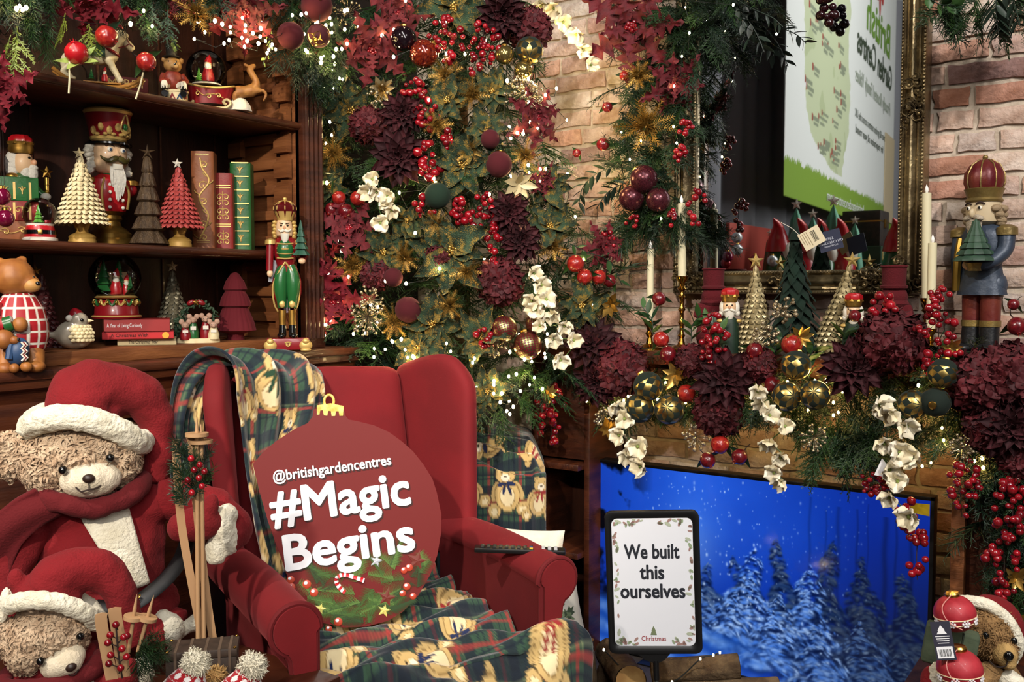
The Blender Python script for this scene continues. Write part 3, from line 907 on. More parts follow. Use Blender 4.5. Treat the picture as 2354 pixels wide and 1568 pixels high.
def fur_on(me, n, ln, w, m, parent, seed=0, curl=1.0, skip=None):
    rs = np.random.RandomState(seed)
    nv = len(me.vertices)
    co = np.empty(nv * 3); me.vertices.foreach_get('co', co); co = co.reshape(-1, 3)
    no = np.empty(nv * 3); me.vertices.foreach_get('normal', no); no = no.reshape(-1, 3)
    ids = rs.randint(0, nv, n)
    p, q = co[ids], no[ids]
    if skip is not None:
        k = np.array([not skip(v) for v in p]); p, q = p[k], q[k]
    n = len(p)
    t = rs.randn(n, 3); t -= (t * q).sum(1, keepdims=True) * q; t /= np.linalg.norm(t, axis=1, keepdims=True) + 1e-9
    s = np.cross(q, t)
    L = ln * rs.uniform(.7, 1.3, (n, 1)); Wd = w * rs.uniform(.7, 1.2, (n, 1))
    seg = 4
    V = []
    for k in range(seg + 1):
        f = k / seg; a = f * 2.6 * curl
        c = p + q * (L * .55 * np.sin(a)) + t * (L * (.75 * f + .25 * (1 - np.cos(a)))) - q * L * .05
        ww = Wd * (1 - f * .75)
        V += [c - s * ww, c + s * ww]
    V = np.stack(V, 1).reshape(-1, 3)
    base = np.arange(n)[:, None] * (2 * (seg + 1))
    F = np.concatenate([np.stack([base + 2 * k, base + 2 * k + 1, base + 2 * k + 3, base + 2 * k + 2], -1).reshape(-1, 4) for k in range(seg)])
    o = bpy.data.meshes.new('fur')
    o.vertices.add(len(V)); o.vertices.foreach_set('co', V.ravel().astype(np.float32))
    o.loops.add(len(F) * 4); o.loops.foreach_set('vertex_index', F.ravel().astype(np.int32))
    o.polygons.add(len(F)); o.polygons.foreach_set('loop_start', np.arange(0, len(F) * 4, 4, dtype=np.int32))
    o.update(calc_edges=True); o.shade_smooth()
    return tag(link('fur', o, m, parent), kind='stuff')
def nz(s, a, seed=0):
    return lambda p: a * (noise.noise(p * s + Vector((seed, 0, 0))) + .5 * noise.noise(p * s * 2.3))
def soft(t, name, mb, m, parent=None, vox=6, sm=3, amp=0, sc=40, seed=0, label=None):
    """one continuous padded shape"""
    me = remesh(mb, name, vox * t.u, t.u, sm, nz(sc, amp, seed) if amp else None)
    o = link(name, me, m, parent or t.o)
    return tag(o, label)
def loop_tube(pts, r, seg=10, n=6, flat=1):
    P = spline(list(pts) + [pts[0]], n)
    return M().tube(P, r, seg, flat, caps=True)

crate = Thing('display_crate', 'dark wooden display crate under the two plush bears', 'crate', Vector((-1.72, 1.0, 0)), 0)
crate.part('body', M().box(-.36, .36, -.42, .35, 0, .5), WOODD, bev=.004)
crate.part('top', M().box(-.37, .37, -.43, .36, .5, .53), WOOD, bev=.004)

# -------- big bear
bp = at(200, 1500, 1.92)
T = Thing('santa_bear', 'large curly beige plush bear in red Santa coat and floppy hat', 'plush bear', bp, facing(bp), 1.92 / FPX)
mb = M()
mb.ell((40, 25, 225), (140, 92, 160), seg=24, rings=16)
mb.ell((55, 20, 95), (150, 98, 85), seg=24, rings=12)
mb.ell((-20, 20, 325), (95, 70, 55)); mb.ell((110, 25, 325), (95, 65, 55))
soft(T, 'coat', mb, FELT, vox=7, sm=4, amp=.006, sc=18)
mb = M().tube(spline([(-75, 10, 345), (-125, -5, 280), (-155, -25, 215), (-160, -35, 120), (-150, -40, 40)], 5), 48, 14)
soft(T, 'sleeve', mb, FELT, vox=7, amp=.006, sc=20, seed=3)
mb = M().tube(spline([(150, 25, 345), (235, 25, 318), (310, 10, 285), (330, -15, 250), (300, -35, 245)], 5), [52] * 10 + [46] * 11, 14)
sl = soft(T, 'sleeve', mb, FELT, vox=7, amp=.005, sc=20, seed=5)
mb = M().ell((298, -48, 262), (36, 40, 62), rot(0, -18, 0)).ell((282, -52, 218), (26, 28, 36)).ell((312, -45, 300), (24, 30, 26))
soft(T, 'cuff', mb, WFUR, sl, vox=5, amp=.003, sc=60)
mb = M().ell((240, -62, 288), (62, 40, 41)).ell((268, -72, 325), (20, 19, 36), rot(0, 14, 0)).ell((206, -60, 284), (34, 32, 34))
soft(T, 'mitten', mb, FELT, sl, vox=5, amp=.002, sc=40)
# front panel of white plush
def panel(i, j):
    xl, xr = -10 + (86 - -10) * (1 - j) ** 1, 94 + (136 - 94) * (1 - j)
    x = xl + (xr - xl) * i
    z = 152 + (332 - 152) * j + i * 8
    q = max(.05, 1 - ((x - 40) / 150) ** 2 - ((z - 215) / 175) ** 2)
    return (x, 25 - 99 * q ** .5 - 10 - 3 * sin(pi * i), z)
o = T.part('front_panel', M().grid(panel, 16, 20), WFUR)
o.modifiers.new('s', 'SOLIDIFY').thickness = .012
T.part('belt', M().tube(spline([(20, -80, 128), (75, -92, 122), (118, -90, 138), (168, -68, 168), (205, -30, 200), (225, 20, 225)], 5), 19, 10, .3), mat('black_belt', '0c0b0d', .45))
ch = M()
for k in range(16):
    a = k * 1.1
    ch.tube([(103 + 4 * sin(a * 1.7) + 5 * cos(t), -100 + 4 * sin(t), 148 - k * 3.2 + 4 * sin(t * 1 + a)) for t in [2 * pi * q / 8 for q in range(9)]], 1.3, 5)
tag(T.part('gold_chain', ch, mat('gold_tinsel', 'c79b45', .3, 1)), kind='stuff')
mb = M().tube(spline([(60, -20, 70), (120, -45, 45), (172, -60, 40)], 4), 46, 12).tube(spline([(120, 0, 70), (180, -10, 45), (205, -20, 35)], 4), 40, 12)
soft(T, 'trouser_leg', mb, FELT, vox=7)
soft(T, 'boot_trim', M().ell((172, -66, 50), (36, 34, 36)).ell((160, -60, 68), (20, 20, 30)), WFUR, vox=5, amp=.003, sc=60)
soft(T, 'boot_trim', M().tube(spline([(182, -35, 24), (215, -40, 40), (245, -38, 50)], 4), [22, 20, 18, 16, 16, 18, 20, 21, 22], 10), WFUR, vox=5, amp=.002, sc=60)
# head
mb = M().ell((0, 0, 460), (120, 98, 86), seg=24, rings=16).ell((-60, -20, 440), (58, 66, 56)).ell((60, -20, 440), (58, 66, 54)).ell((0, -20, 410), (80, 60, 45))
mb.ell((-145, 12, 462), (40, 24, 50), rot(0, -10, 0)).ell((-115, 12, 465), (26, 20, 34))
hd = soft(T, 'head', mb, BFUR, vox=5, amp=.006, sc=70)
sk = lambda v: (((v[0] / T.u - 16) / 72) ** 2 + ((v[2] / T.u - 418) / 50) ** 2 < 1 and v[1] < 0)
fur_on(hd.data, 6500, .0135, .0036, BFUR, hd, 1, 1.2, sk)
soft(T, 'muzzle', M().ell((16, -72, 416), (66, 52, 43)).ell((14, -90, 420), (44, 38, 34)), MUZ, hd, vox=4, amp=.001, sc=80)
T.part('nose', M().ell((12, -127, 426), (13, 9, 10), seg=12), NOSE, hd)
T.part('mouth', M().tube(spline([(-14, -120, 408), (-4, -125, 399), (12, -128, 402), (26, -124, 403), (44, -113, 412)], 4), 1.8, 6).tube([(12, -128, 402), (12, -129, 418)], 1.2, 6), STITCH, hd)
for x, z in ((-38, 445), (56, 463)):
    T.part('eye', M().ell((x, -107 if x < 0 else -101, z), (9.5, 9, 9.5), seg=12), BLACK, hd)
hat = soft(T, 'hat', M().tube(spline([(5, 18, 548), (18, 18, 592), (62, 20, 606), (125, 24, 585), (160, 26, 530), (165, 24, 450), (158, 20, 380)], 5), [80, 84, 86, 86, 84] + [82, 78, 74, 70, 66] + [62, 60, 58, 56, 55] + [53, 50, 48, 46, 44] + [42, 40, 38, 36, 35] + [34, 32, 30, 28, 27] + [26], 18).ell((10, 15, 606), (42, 45, 30)).ell((160, 24, 575), (30, 36, 26)), FELT, vox=7, sm=3, amp=.005, sc=22)
soft(T, 'hat_trim', loop_tube([(-104, -14, 528), (-86, -62, 546), (-44, -94, 558), (12, -104, 552), (68, -92, 526), (112, -54, 490), (126, 20, 480), (80, 85, 500), (0, 108, 530), (-75, 70, 545)], 29, 12), WFUR, hat, vox=5, sm=2, amp=.003, sc=70)
scf = soft(T, 'scarf', loop_tube([(-95, -20, 385), (-60, -78, 372), (10, -92, 352), (80, -80, 366), (125, -25, 388), (90, 55, 392), (0, 75, 390), (-80, 50, 390)], 23, 10, 6), FELTD, vox=6, amp=.005, sc=25)
def tail(i, j):
    c = spline([(-70, -75, 375), (-110, -78, 352), (-150, -66, 310), (-172, -55, 262), (-178, -52, 225)], 4)
    k = min(len(c) - 1, int(j * (len(c) - 1)))
    p = c[k]
    return (p[0] + (i - .5) * 66 * (.75 + .25 * j), p[1] + 8 * sin(i * 7 + j * 4), p[2] + (i - .5) * -60)
o = T.part('scarf_tail', M().grid(tail, 10, 16), FELTD, scf)
o.modifiers.new('s', 'SOLIDIFY').thickness = .008

# -------- pine spray mesh shared by bunches
def pine_spray(n, L, nl, seed, nw=.02, spread=.9, curve=.15, side=5, flatz=.6):
    """one branch tip along +x: stem, side twigs, needles (quads); unit length L"""
    random.seed(seed)
    g = M()
    twigs = [([Vector((0, 0, 0)), Vector((L * .5, 0, curve * L * .3)), Vector((L, 0, -curve * L * .2))], 1.0)]
    for k in range(side):
        for s in (-1, 1):
            t = .15 + .65 * (k + .3 * random.random()) / side
            a = radians(random.uniform(32, 48)) * s
            l = L * .5 * (1 - t * .75)
            b = Vector((L * t, 0, curve * L * .3 * sin(pi * t)))
            e = b + Vector((cos(a) * l, sin(a) * l, random.uniform(-.12, .1) * l))
            twigs.append(([b, (b + e) / 2 + Vector((0, 0, .04 * l)), e], .75))
    tot = sum((w[0][2] - w[0][0]).length for w in twigs)
    for pts, sc in twigs:
        g.tube(pts, [L * .012, L * .008, L * .004], 4, caps=False)
        ln = (pts[2] - pts[0]).length
        m = max(6, int(n * ln / tot))
        d = (pts[2] - pts[0]).normalized()
        o = d.cross(Vector((0, 0, 1))).normalized(); w = o.cross(d)
        for k in range(m):
            t = (k + random.random()) / m
            p = pts[0].lerp(pts[2], t) + Vector((0, 0, .1 * ln * (1 - (2 * t - 1) ** 2) * curve))
            a = random.uniform(0, 2 * pi)
            dr = (d * random.uniform(.55, .95) + (o * cos(a) + w * sin(a) * flatz) * spread).normalized()
            l = nl * sc * random.uniform(.75, 1.15) * (1 - .35 * t)
            sd = dr.cross(Vector((random.random() - .5, random.random() - .5, 1))).normalized() * (nw * l)
            g.add([p - sd * .6, p + sd * .6, p + dr * l * .6 + sd, p + dr * l, p + dr * l * .6 - sd], [(0, 1, 2, 3, 4)])
    return g
PINE = mat('pine_green', '12260f', .55, rnd=['0e2012', '162c12', '1d3615', '10261a', '233a14'])
BERRY = mat('red_berry', '7c0a14', .18, coat=.6, rnd=['6e0812', '8f101c', '5a0610', '9a1420'])
PALEWOOD = mat('pale_wood', 'a37d58', .6, col2='b8926a', nscale=8, stretch=(1, 1, .1))
def ski(t, pts, w, th, tipr, m=PALEWOOD):
    """flat board along a path in the picture plane"""
    P = spline(pts, 6)
    n = len(P)
    g = M()
    vs = []
    for i, p in enumerate(P):
        f = i / (n - 1)
        ww = w * (min(1, (1 - (1 - min(1, f / .06)) ** 2) ** .5 + .05))
        vs += [(p[0] - ww, p[1], p[2]), (p[0] + ww, p[1], p[2]), (p[0] + ww, p[1] + th, p[2]), (p[0] - ww, p[1] + th, p[2])]
    fs = []
    for i in range(n - 1):
        a, b = 4 * i, 4 * i + 4
        fs += [(a + k, a + (k + 1) % 4, b + (k + 1) % 4, b + k) for k in range(4)]
    fs += [(3, 2, 1, 0), (4 * n - 4, 4 * n - 3, 4 * n - 2, 4 * n - 1)]
    return t.part('ski', g.add(vs, fs), m)
def pole(t, top, bot, disc, r=5.2):
    o = t.part('ski_pole', M().tube([top, bot], r, 10), PALEWOOD)
    T0 = Vector(top); d = (Vector(bot) - T0).normalized()
    c = T0 + d * disc
    q = d.to_track_quat('Z', 'Y').to_matrix().to_4x4()
    t.part('pole_basket', M().lathe([(3, -4), (26 * r / 5.2, -4), (26 * r / 5.2, 4), (3, 4)], 20, tr(*c) @ q), PALEWOOD, o)
    t.part('pole_tip', M().lathe([(r * .9, 0), (r * .4, 26), (0, 34)], 10, tr(*T0) @ d.to_track_quat('-Z', 'Y').to_matrix().to_4x4()), PALEWOOD, o)
sp0 = at(465, 1500, 1.74)
K = Thing('toy_skis', 'pair of toy wooden skis with poles and pine sprig held by the large bear', 'skis', sp0, facing(sp0), 1.74 / FPX)
ski(K, [(-44, 0, 496), (-48, 8, 470), (-40, 14, 300), (-14, 14, 120), (2, 14, 18)], 9, 4, 0)
ski(K, [(-18, 16, 496), (-14, 20, 470), (-4, 26, 300), (12, 26, 120), (24, 26, 20)], 9, 4, 0)
pole(K, (-3, 4, 510), (-9, -8, 4), 6); pole(K, (6, 12, 494), (4, -4, 0), 8)
for k in range(7):
    me = pine_spray(150, 62, 34, 40 + k, .035, 1.1, .1, 3).mesh('pine_spray', K.u)
    link('pine_spray', me, PINE, K.o, tr((-10 + (k % 3 - 1) * 14) * K.u, -14 * K.u, (345 + k * 17) * K.u) @ rot(0, -90 + (k % 3 - 1) * 28, 0) @ rot(random.uniform(0, 360)))
for x, z in ((-16, 456), (2, 441), (-24, 408), (0, 411), (6, 392), (-16, 379), (-10, 430), (12, 425)):
    K.part('berry', M().ell((x, -32, z), 7.5, seg=12), BERRY)

# -------- small bear
bp = at(113, 1640, 1.62)
bp.z = max(bp.z, .53)
T = Thing('santa_bear', 'smaller beige plush bear in red Santa hat and scarf at the bottom corner', 'plush bear', bp, facing(bp), 1.62 / FPX)
oz = (1640 - 784) * 0
zb = CY - (pix(bp)[1] - CY) - CY
def Z(py): return (pix(bp)[1] - py)
mb = M().ell((20, 25, 40), (150, 85, 85), seg=22, rings=14).ell((40, 20, 95), (115, 70, 50))
soft(T, 'coat', mb, FELT, vox=7, amp=.005, sc=20)
soft(T, 'front_panel', M().ell((60, -52, 60), (38, 14, 60), rot(-10)), WFUR, vox=5)
mb = M().ell((0, 0, Z(1458)), (84, 74, 68), seg=24, rings=14).ell((20, -20, Z(1490)), (60, 48, 44)).ell((-40, -18, Z(1480)), (40, 46, 44))
mb.ell((-103, 8, Z(1447)), (32, 18, 44), rot(0, 12, 0))
hd = soft(T, 'head', mb, BFUR, vox=4.5, amp=.005, sc=80)
sk = lambda v: (((v[0] / T.u - 30) / 54) ** 2 + ((v[2] / T.u - Z(1502)) / 42) ** 2 < 1 and v[1] < 0)
fur_on(hd.data, 5200, .011, .003, BFUR, hd, 2, 1.2, sk)
soft(T, 'muzzle', M().ell((31, -56, Z(1503)), (50, 42, 34), rot(0, -22, 0)).ell((38, -72, Z(1504)), (34, 28, 26)), MUZ, hd, vox=4)
T.part('nose', M().ell((46, -100, Z(1504)), (12, 8, 9), rot(0, -20, 0), seg=12), NOSE, hd)
T.part('mouth', M().tube(spline([(40, -94, Z(1522)), (52, -95, Z(1524)), (62, -88, Z(1516))], 4), 1.5, 6), STITCH, hd)
for x, y in ((-14, 1486), (67, 1448)):
    T.part('eye', M().ell((x, -82 if x < 0 else -70, Z(y)), (9, 8, 9), seg=12), BLACK, hd)
hat = soft(T, 'hat', M().tube(spline([(12, 8, Z(1382)), (22, 10, Z(1335)), (62, 14, Z(1318)), (118, 14, Z(1328)), (152, 8, Z(1372)), (170, 2, Z(1440)), (182, -4, Z(1510))], 5), [64 - k * 1.15 for k in range(31)], 18).ell((-58, 8, Z(1322)), (20, 18, 30), rot(0, -8, 0)).ell((90, 10, Z(1306)), (40, 32, 22)).ell((-20, 16, Z(1350)), (50, 45, 34)), FELT, vox=6, amp=.004, sc=25)
soft(T, 'hat_trim', loop_tube([(-76, -10, Z(1374)), (-56, -52, Z(1356)), (-10, -78, Z(1351)), (38, -80, Z(1367)), (82, -60, Z(1402)), (106, -14, Z(1440)), (95, 50, Z(1425)), (20, 80, Z(1375)), (-50, 50, Z(1365))], 21, 12), WFUR, hat, vox=4.5, sm=2, amp=.0025, sc=80)
soft(T, 'hat_trim', M().ell((-84, -8, Z(1372)), (13, 10, 42), rot(0, 8, 0)), WFUR, hat, vox=4)
soft(T, 'scarf', loop_tube([(-95, -20, Z(1555)), (-40, -66, Z(1553)), (40, -80, Z(1545)), (95, -50, Z(1530)), (110, 20, Z(1520)), (20, 70, Z(1525)), (-70, 40, Z(1545))], 22, 10), FELTD, vox=5, amp=.004, sc=30)
mb = M().tube(spline([(100, -10, Z(1560)), (130, -40, Z(1580)), (205, -50, Z(1566))], 4), 34, 12)
sl = soft(T, 'sleeve', mb, FELT, vox=6)
soft(T, 'mitten', M().ell((150, -78, Z(1557)), (42, 34, 34)).ell((170, -90, Z(1530)), (16, 16, 22)), FELT, sl, vox=5)
soft(T, 'cuff', M().ell((196, -70, Z(1552)), (27, 30, 32), rot(0, -15, 0)), WFUR, sl, vox=4, amp=.0025, sc=70)

sp0 = at(290, 1560, 1.46)
K = Thing('toy_skis', 'small toy wooden skis with red berries and pine held by the smaller bear', 'skis', sp0, facing(sp0), 1.46 / FPX)
ski(K, [(-48, 4, 158), (-50, 4, 140), (-42, 6, 80), (-30, 6, 0)], 13, 5, 0)
ski(K, [(-20, 8, 166), (-20, 8, 148), (-12, 10, 80), (-4, 10, 0)], 14, 5, 0)
pole(K, (22, -6, 164), (6, 0, 60), 22, 4.4); pole(K, (54, -8, 158), (26, -2, 60), 22, 4.4)
me = pine_spray(170, 70, 44, 50, .03, 1.0, .1, 4).mesh('pine_spray', K.u)
for a, b in ((-20, 8), (10, 24), (35, -10), (60, 14), (-45, 0), (85, 10)):
    link('pine_spray', me, PINE, K.o, tr(22 * K.u, -16 * K.u, 60 * K.u) @ rot(b, a, 0))
stem = K.part('berry_stem', M().tube(spline([(-8, -20, 10), (-14, -24, 60), (-17, -26, 100), (-19, -24, 138)], 4), 2, 6), STITCH)
for x, y in ((271, 1422), (259, 1444), (254, 1461), (287, 1453), (294, 1451), (283, 1479), (259, 1490), (292, 1499), (255, 1509), (279, 1523)):
    b = K.part('berry', M().ell((x - 290, -28, 1560 - y), 8.2, seg=14), BERRY)
    K.part('berry_twig', M().tube([(x - 290, -26, 1560 - y), (-15, -24, 1560 - y - 14)], 1.3, 5), STITCH, b)

# -------- tartan trunk, bobble hats
tp = at(468, 1565, 1.66)
T = Thing('tartan_trunk', 'small brown tartan trunk with brass corners below the skis', 'trunk', tp, facing(tp, -6), 1.66 / FPX)
cc = np.linspace(0, 1, 60)
TRK = mat('tartan_trunk_cloth', '2e231c', .6, col2='41332a', nscale=60)
T.part('body', M().box(-78, 76, -30, 50, -40, 62), TRK, bev=.002)
ld = T.part('lid', M().box(-80, 78, -32, 52, 62, 82), TRK, bev=.003)
for x in (-60, -30, 5, 35, 58):
    T.part('tartan_stripe', M().box(x, x + 6, -32.6, 52, -40, 82.6), mat('tartan_line', '5b4a3c', .7), ld, smooth=False)
BRASS = mat('brass', 'b08a45', .3, 1)
for x in (-74, 72):
    for y in (-28, 46):
        T.part('stud', M().ell((x, y, 83), (4, 4, 3), seg=8, rings=6), BRASS, ld)
NOR = bpy.data.materials.new('nordic_knit'); NOR.use_nodes = True
def nordic(t, name, mb, parent=None):
    return t.part(name, mb, NORM_, parent)
def knit_colors(U, V):
    C = np.ones(U.shape + (3,)) * rgb('a3131f')
    f, g = (U * 9) % 1 - .5, (V * 4.5) % 1 - .5
    m = (np.abs(np.abs(f) + np.abs(g) - .3) < .07) | ((np.abs(f) < .07) & (np.abs(g) < .28)) | ((np.abs(g) < .07) & (np.abs(f) < .28)) | (np.abs(np.abs(f) - np.abs(g)) < .05) & (np.abs(f) < .22)
    m |= (np.abs(g) > .45) & (((U * 36) % 1) < .5)
    C[m] = rgb('e9e2e0')
    return C
KNIT = mat_vc('nordic_knit_wool', .95, sheen=.3, bump=.5, bscale=500)
for (px, py, lean, d, lab, pom) in ((405, 1600, 38, 1.5, 'red and white nordic bobble hat on a plush below the trunk', (448, 1529)), (532, 1606, 44, 1.56, 'nordic bobble hat on the plush nearest the chair arm', (579, 1535))):
    p = at(px, py, d)
    T = Thing('bobble_hat_plush', lab, 'plush toy', p, facing(p), d / FPX)
    soft(T, 'body', M().ell((0, 0, -60), (58, 50, 60)), WFUR, vox=6)
    uu, vv = np.meshgrid(np.linspace(0, 1, 140), np.linspace(0, 1, 70))
    ex, ez = pom[0] - px, py - pom[1]
    ra = 62 * (1 - vv ** 1.6 * .72)
    cx_, cz_ = ex * .9 * vv, -20 + (ez + 10) * vv
    A = uu * 2 * pi
    Pk = np.stack([cx_ + ra * np.cos(A), ra * .85 * np.sin(A), cz_ - np.cos(A) * ra * .45 * vv], -1) * T.u
    color_grid('knit_hat', Pk, knit_colors(uu, vv), KNIT, T.o, .004)
    soft(T, 'hat_brim', M().lathe([(58, -44), (72, -30), (66, -12), (56, -20)], 24), WFUR, vox=6, amp=.003, sc=60)
    pm = soft(T, 'pompom', M().ell((ex, -4, ez), 27, seg=18), WFUR, vox=4, amp=.003, sc=90)
    fur_on(pm.data, 900, .010, .0016, WFUR, pm, 4, .4)
p = at(495, 1552, 1.6)
T = Thing('brown_pompom', 'tan fluffy pompom between the two nordic bobble hats', 'pompom', p, facing(p), 1.6 / FPX)
pm = soft(T, 'core', M().ell((0, 0, 0), (19, 16, 12)), mat('tan_fluff', 'a8814a', .95, col2='c39d63', nscale=60), vox=3, amp=.002, sc=90)
fur_on(pm.data, 700, .011, .0013, mat('tan_fluff'), pm, 6, .5)

# -------- bear group by the hearth
hz_ = Thing('hearth_box', 'dark box on the hearth carrying the hooded teddy', 'box', onZ(2270, 1568, .33) * 1, 0)
hz_.o.location.z = .06
hz_.part('body', M().box(-.18, .3, -.1, .2, 0, .26), WOODD, bev=.004)
bp = at(2265, 1590, 2.2)
T = Thing('hooded_teddy', 'brown teddy bear with white-trimmed red hood at the hearth', 'plush bear', bp, facing(bp), 2.2 / FPX)
soft(T, 'body', M().ell((0, 10, 20), (78, 60, 75)).ell((-30, -25, 30), (30, 30, 45)), BRFUR, vox=5, amp=.003, sc=60)
mb = M().ell((2, 0, 140), (62, 58, 62), seg=20, rings=14).ell((28, -30, 112), (36, 36, 32))
hd = soft(T, 'head', mb, BRFUR, vox=4, amp=.003, sc=80)
fur_on(hd.data, 2600, .010, .0016, BRFUR, hd, 7, .5)
soft(T, 'muzzle', M().ell((36, -52, 112), (28, 24, 27)).ell((44, -58, 96), (17, 16, 16)), mat('tan_plush', 'a5834f', .95, col2='b8965f', nscale=50, bump=.8, bscale=200), hd, vox=3)
T.part('nose', M().ell((44, -76, 118), (10, 8, 11), seg=12), BLACK, hd)
T.part('eye', M().ell((-2, -56, 150), (8, 6, 8), seg=12), BLACK, hd)
T.part('eye', M().ell((54, -40, 142), (7, 6, 8), seg=12), BLACK, hd)
T.part('mouth', M().tube(spline([(6, -68, 98), (20, -76, 90), (38, -76, 94), (42, -76, 106)], 4), 1.3, 5), STITCH, hd)
soft(T, 'hood', M().ell((8, 38, 138), (72, 50, 78)), FELT, vox=5)
soft(T, 'hood_trim', M().tube(spline([(-56, -10, 205), (-30, -22, 212), (5, -24, 208), (38, -20, 182), (58, -14, 146), (60, -8, 110), (48, 0, 80)], 5), 15, 10), WFUR, vox=4, amp=.002, sc=70)
soft(T, 'collar', M().tube(spline([(30, -36, 60), (62, -40, 42), (92, -30, 10), (100, -20, -20)], 5), 24, 10), WFUR, vox=4, amp=.002, sc=70)
soft(T, 'arm', M().tube(spline([(20, -30, 70), (-5, -58, 50), (-10, -62, 10)], 5), 26, 10), BRFUR, vox=4, amp=.002, sc=70)
REDF = mat('frosted_red', '8f1522', .55, col2='b0303a', nscale=25, coat=.1)
GOLD = mat('gold', 'c9a050', .28, 1)
def felt_bauble(px, py, d, r, lab, tilt, tagged=False):
    p = at(px, py, d)
    t = Thing('felt_bauble', lab, 'bauble', mx=tr(*p) @ Matrix.Rotation(facing(p), 4, 'Z') @ rot(0, tilt, 0), u=d / FPX, group=None)
    t.part('ball', M().ell((0, 0, 0), (r, r, r * .92), seg=28, rings=18), REDF)
    t.part('cap', M().lathe([(0, r * .82), (r * .34, r * .84), (r * .36, r * 1.0), (r * .3, r * 1.08), (0, r * 1.1)], 16), GOLD)
    for zz in (-.12, -.42):
        t.part('cord_band', M().tube([(r * 1.0 * sqrt(1 - zz * zz) * cos(a), r * sqrt(1 - zz * zz) * sin(a), r * zz * .92) for a in [2 * pi * k / 24 for k in range(25)]], 1.6, 5), mat('cream_cord', 'd9c8a0', .8))
    for a in (-150, -100, -60, -20):
        a = radians(a)
        c = (r * .97 * cos(a), r * .97 * sin(a), -r * .27)
        g = M()
        for q in range(6):
            g.ell((c[0] + 7 * cos(q * pi / 3) * -sin(a), c[1] + 7 * cos(q * pi / 3) * cos(a), c[2] + 7 * sin(q * pi / 3)), 3, seg=6, rings=4)
        g.ell(c, 3.4, seg=6, rings=4)
        tag(t.part('snowflake', g, mat('white_glitter', 'e6e4e6', .6)), kind='stuff')
    t.part('hanging_cord', M().tube(spline([(r * .0, -r * .3, r * 1.05), (-r * .5, -r * .8, r * .55), (-r * .3, -r * 1.05, -r * .1), (r * .3, -r * 1.05, -r * .5)], 5), 1.1, 5), mat('pink_cord', 'c98a80', .8))
    return t
fb = felt_bauble(2195, 1410, 2.08, 46, 'frosted red snowflake bauble beside the hooded teddy, upper one', -8)
felt_bauble(2206, 1538, 2.0, 50, 'frosted red snowflake bauble below the dark swing tag', -4)
p = at(2168, 1472, 1.98)
T = Thing('swing_tag', 'dark swing tag with white print hanging from the upper felt bauble', 'tag', mx=tr(*p) @ Matrix.Rotation(facing(p), 4, 'Z') @ rot(-8, -12, 0), u=1.98 / FPX)
T.part('card', M().box(-21, 21, -1, 1, -44, 42), mat('tag_slate', '2b2a38', .6), smooth=False)
T.part('barcode_label', M().box(-17, 17, -1.6, -1, -40, -14), mat('paper_white', 'e4e4e6', .7), smooth=False)
for k in range(12):
    T.part('barcode_bar', M().box(-13 + k * 2.2, -13 + k * 2.2 + (1.2 if k % 3 else .6), -1.9, -1.6, -36, -20), BLACK, smooth=False)
T.part('tree_logo', M().prism([(-11, 14), (11, 14), (6, 22), (8, 22), (0, 34), (-8, 22), (-6, 22)], -1.5, -1), mat('paper_white'), smooth=False)
for k in range(4):
    T.part('print_line', M().box(-15 + k, 15 - k, -1.5, -1, 8 - 5 * k, 9.6 - 5 * k), mat('paper_white'), smooth=False)
p = at(2152, 1480, 2.14)
T = Thing('green_felt_gift', 'grey green felt gift box behind the swing tag', 'gift', mx=tr(*p) @ Matrix.Rotation(facing(p), 4, 'Z') @ rot(0, 8, 0), u=2.14 / FPX)
T.part('box', M().box(-26, 86, -6, 40, -50, 42), mat('grey_green_felt', '46523f', .95, col2='556049', nscale=30, bump=.5), bev=.008, bseg=3)
T.part('lid_seam', M().box(50, 54, -8, 40, -50, 42), mat('dark_seam', '2b3327', .9), bev=.001)
p = at(2148, 1560, 2.05)
T = Thing('felt_gnome', 'small felt Santa gnome with cream beard under the green gift', 'gnome', p, facing(p), 2.05 / FPX)
soft(T, 'body', M().ell((-5, 0, -10), (26, 22, 40)), FELT, vox=4)
soft(T, 'beard', M().ell((6, -14, 18), (18, 14, 28)).ell((10, -16, 0), (14, 12, 20)), WFUR, vox=3, amp=.003, sc=90)
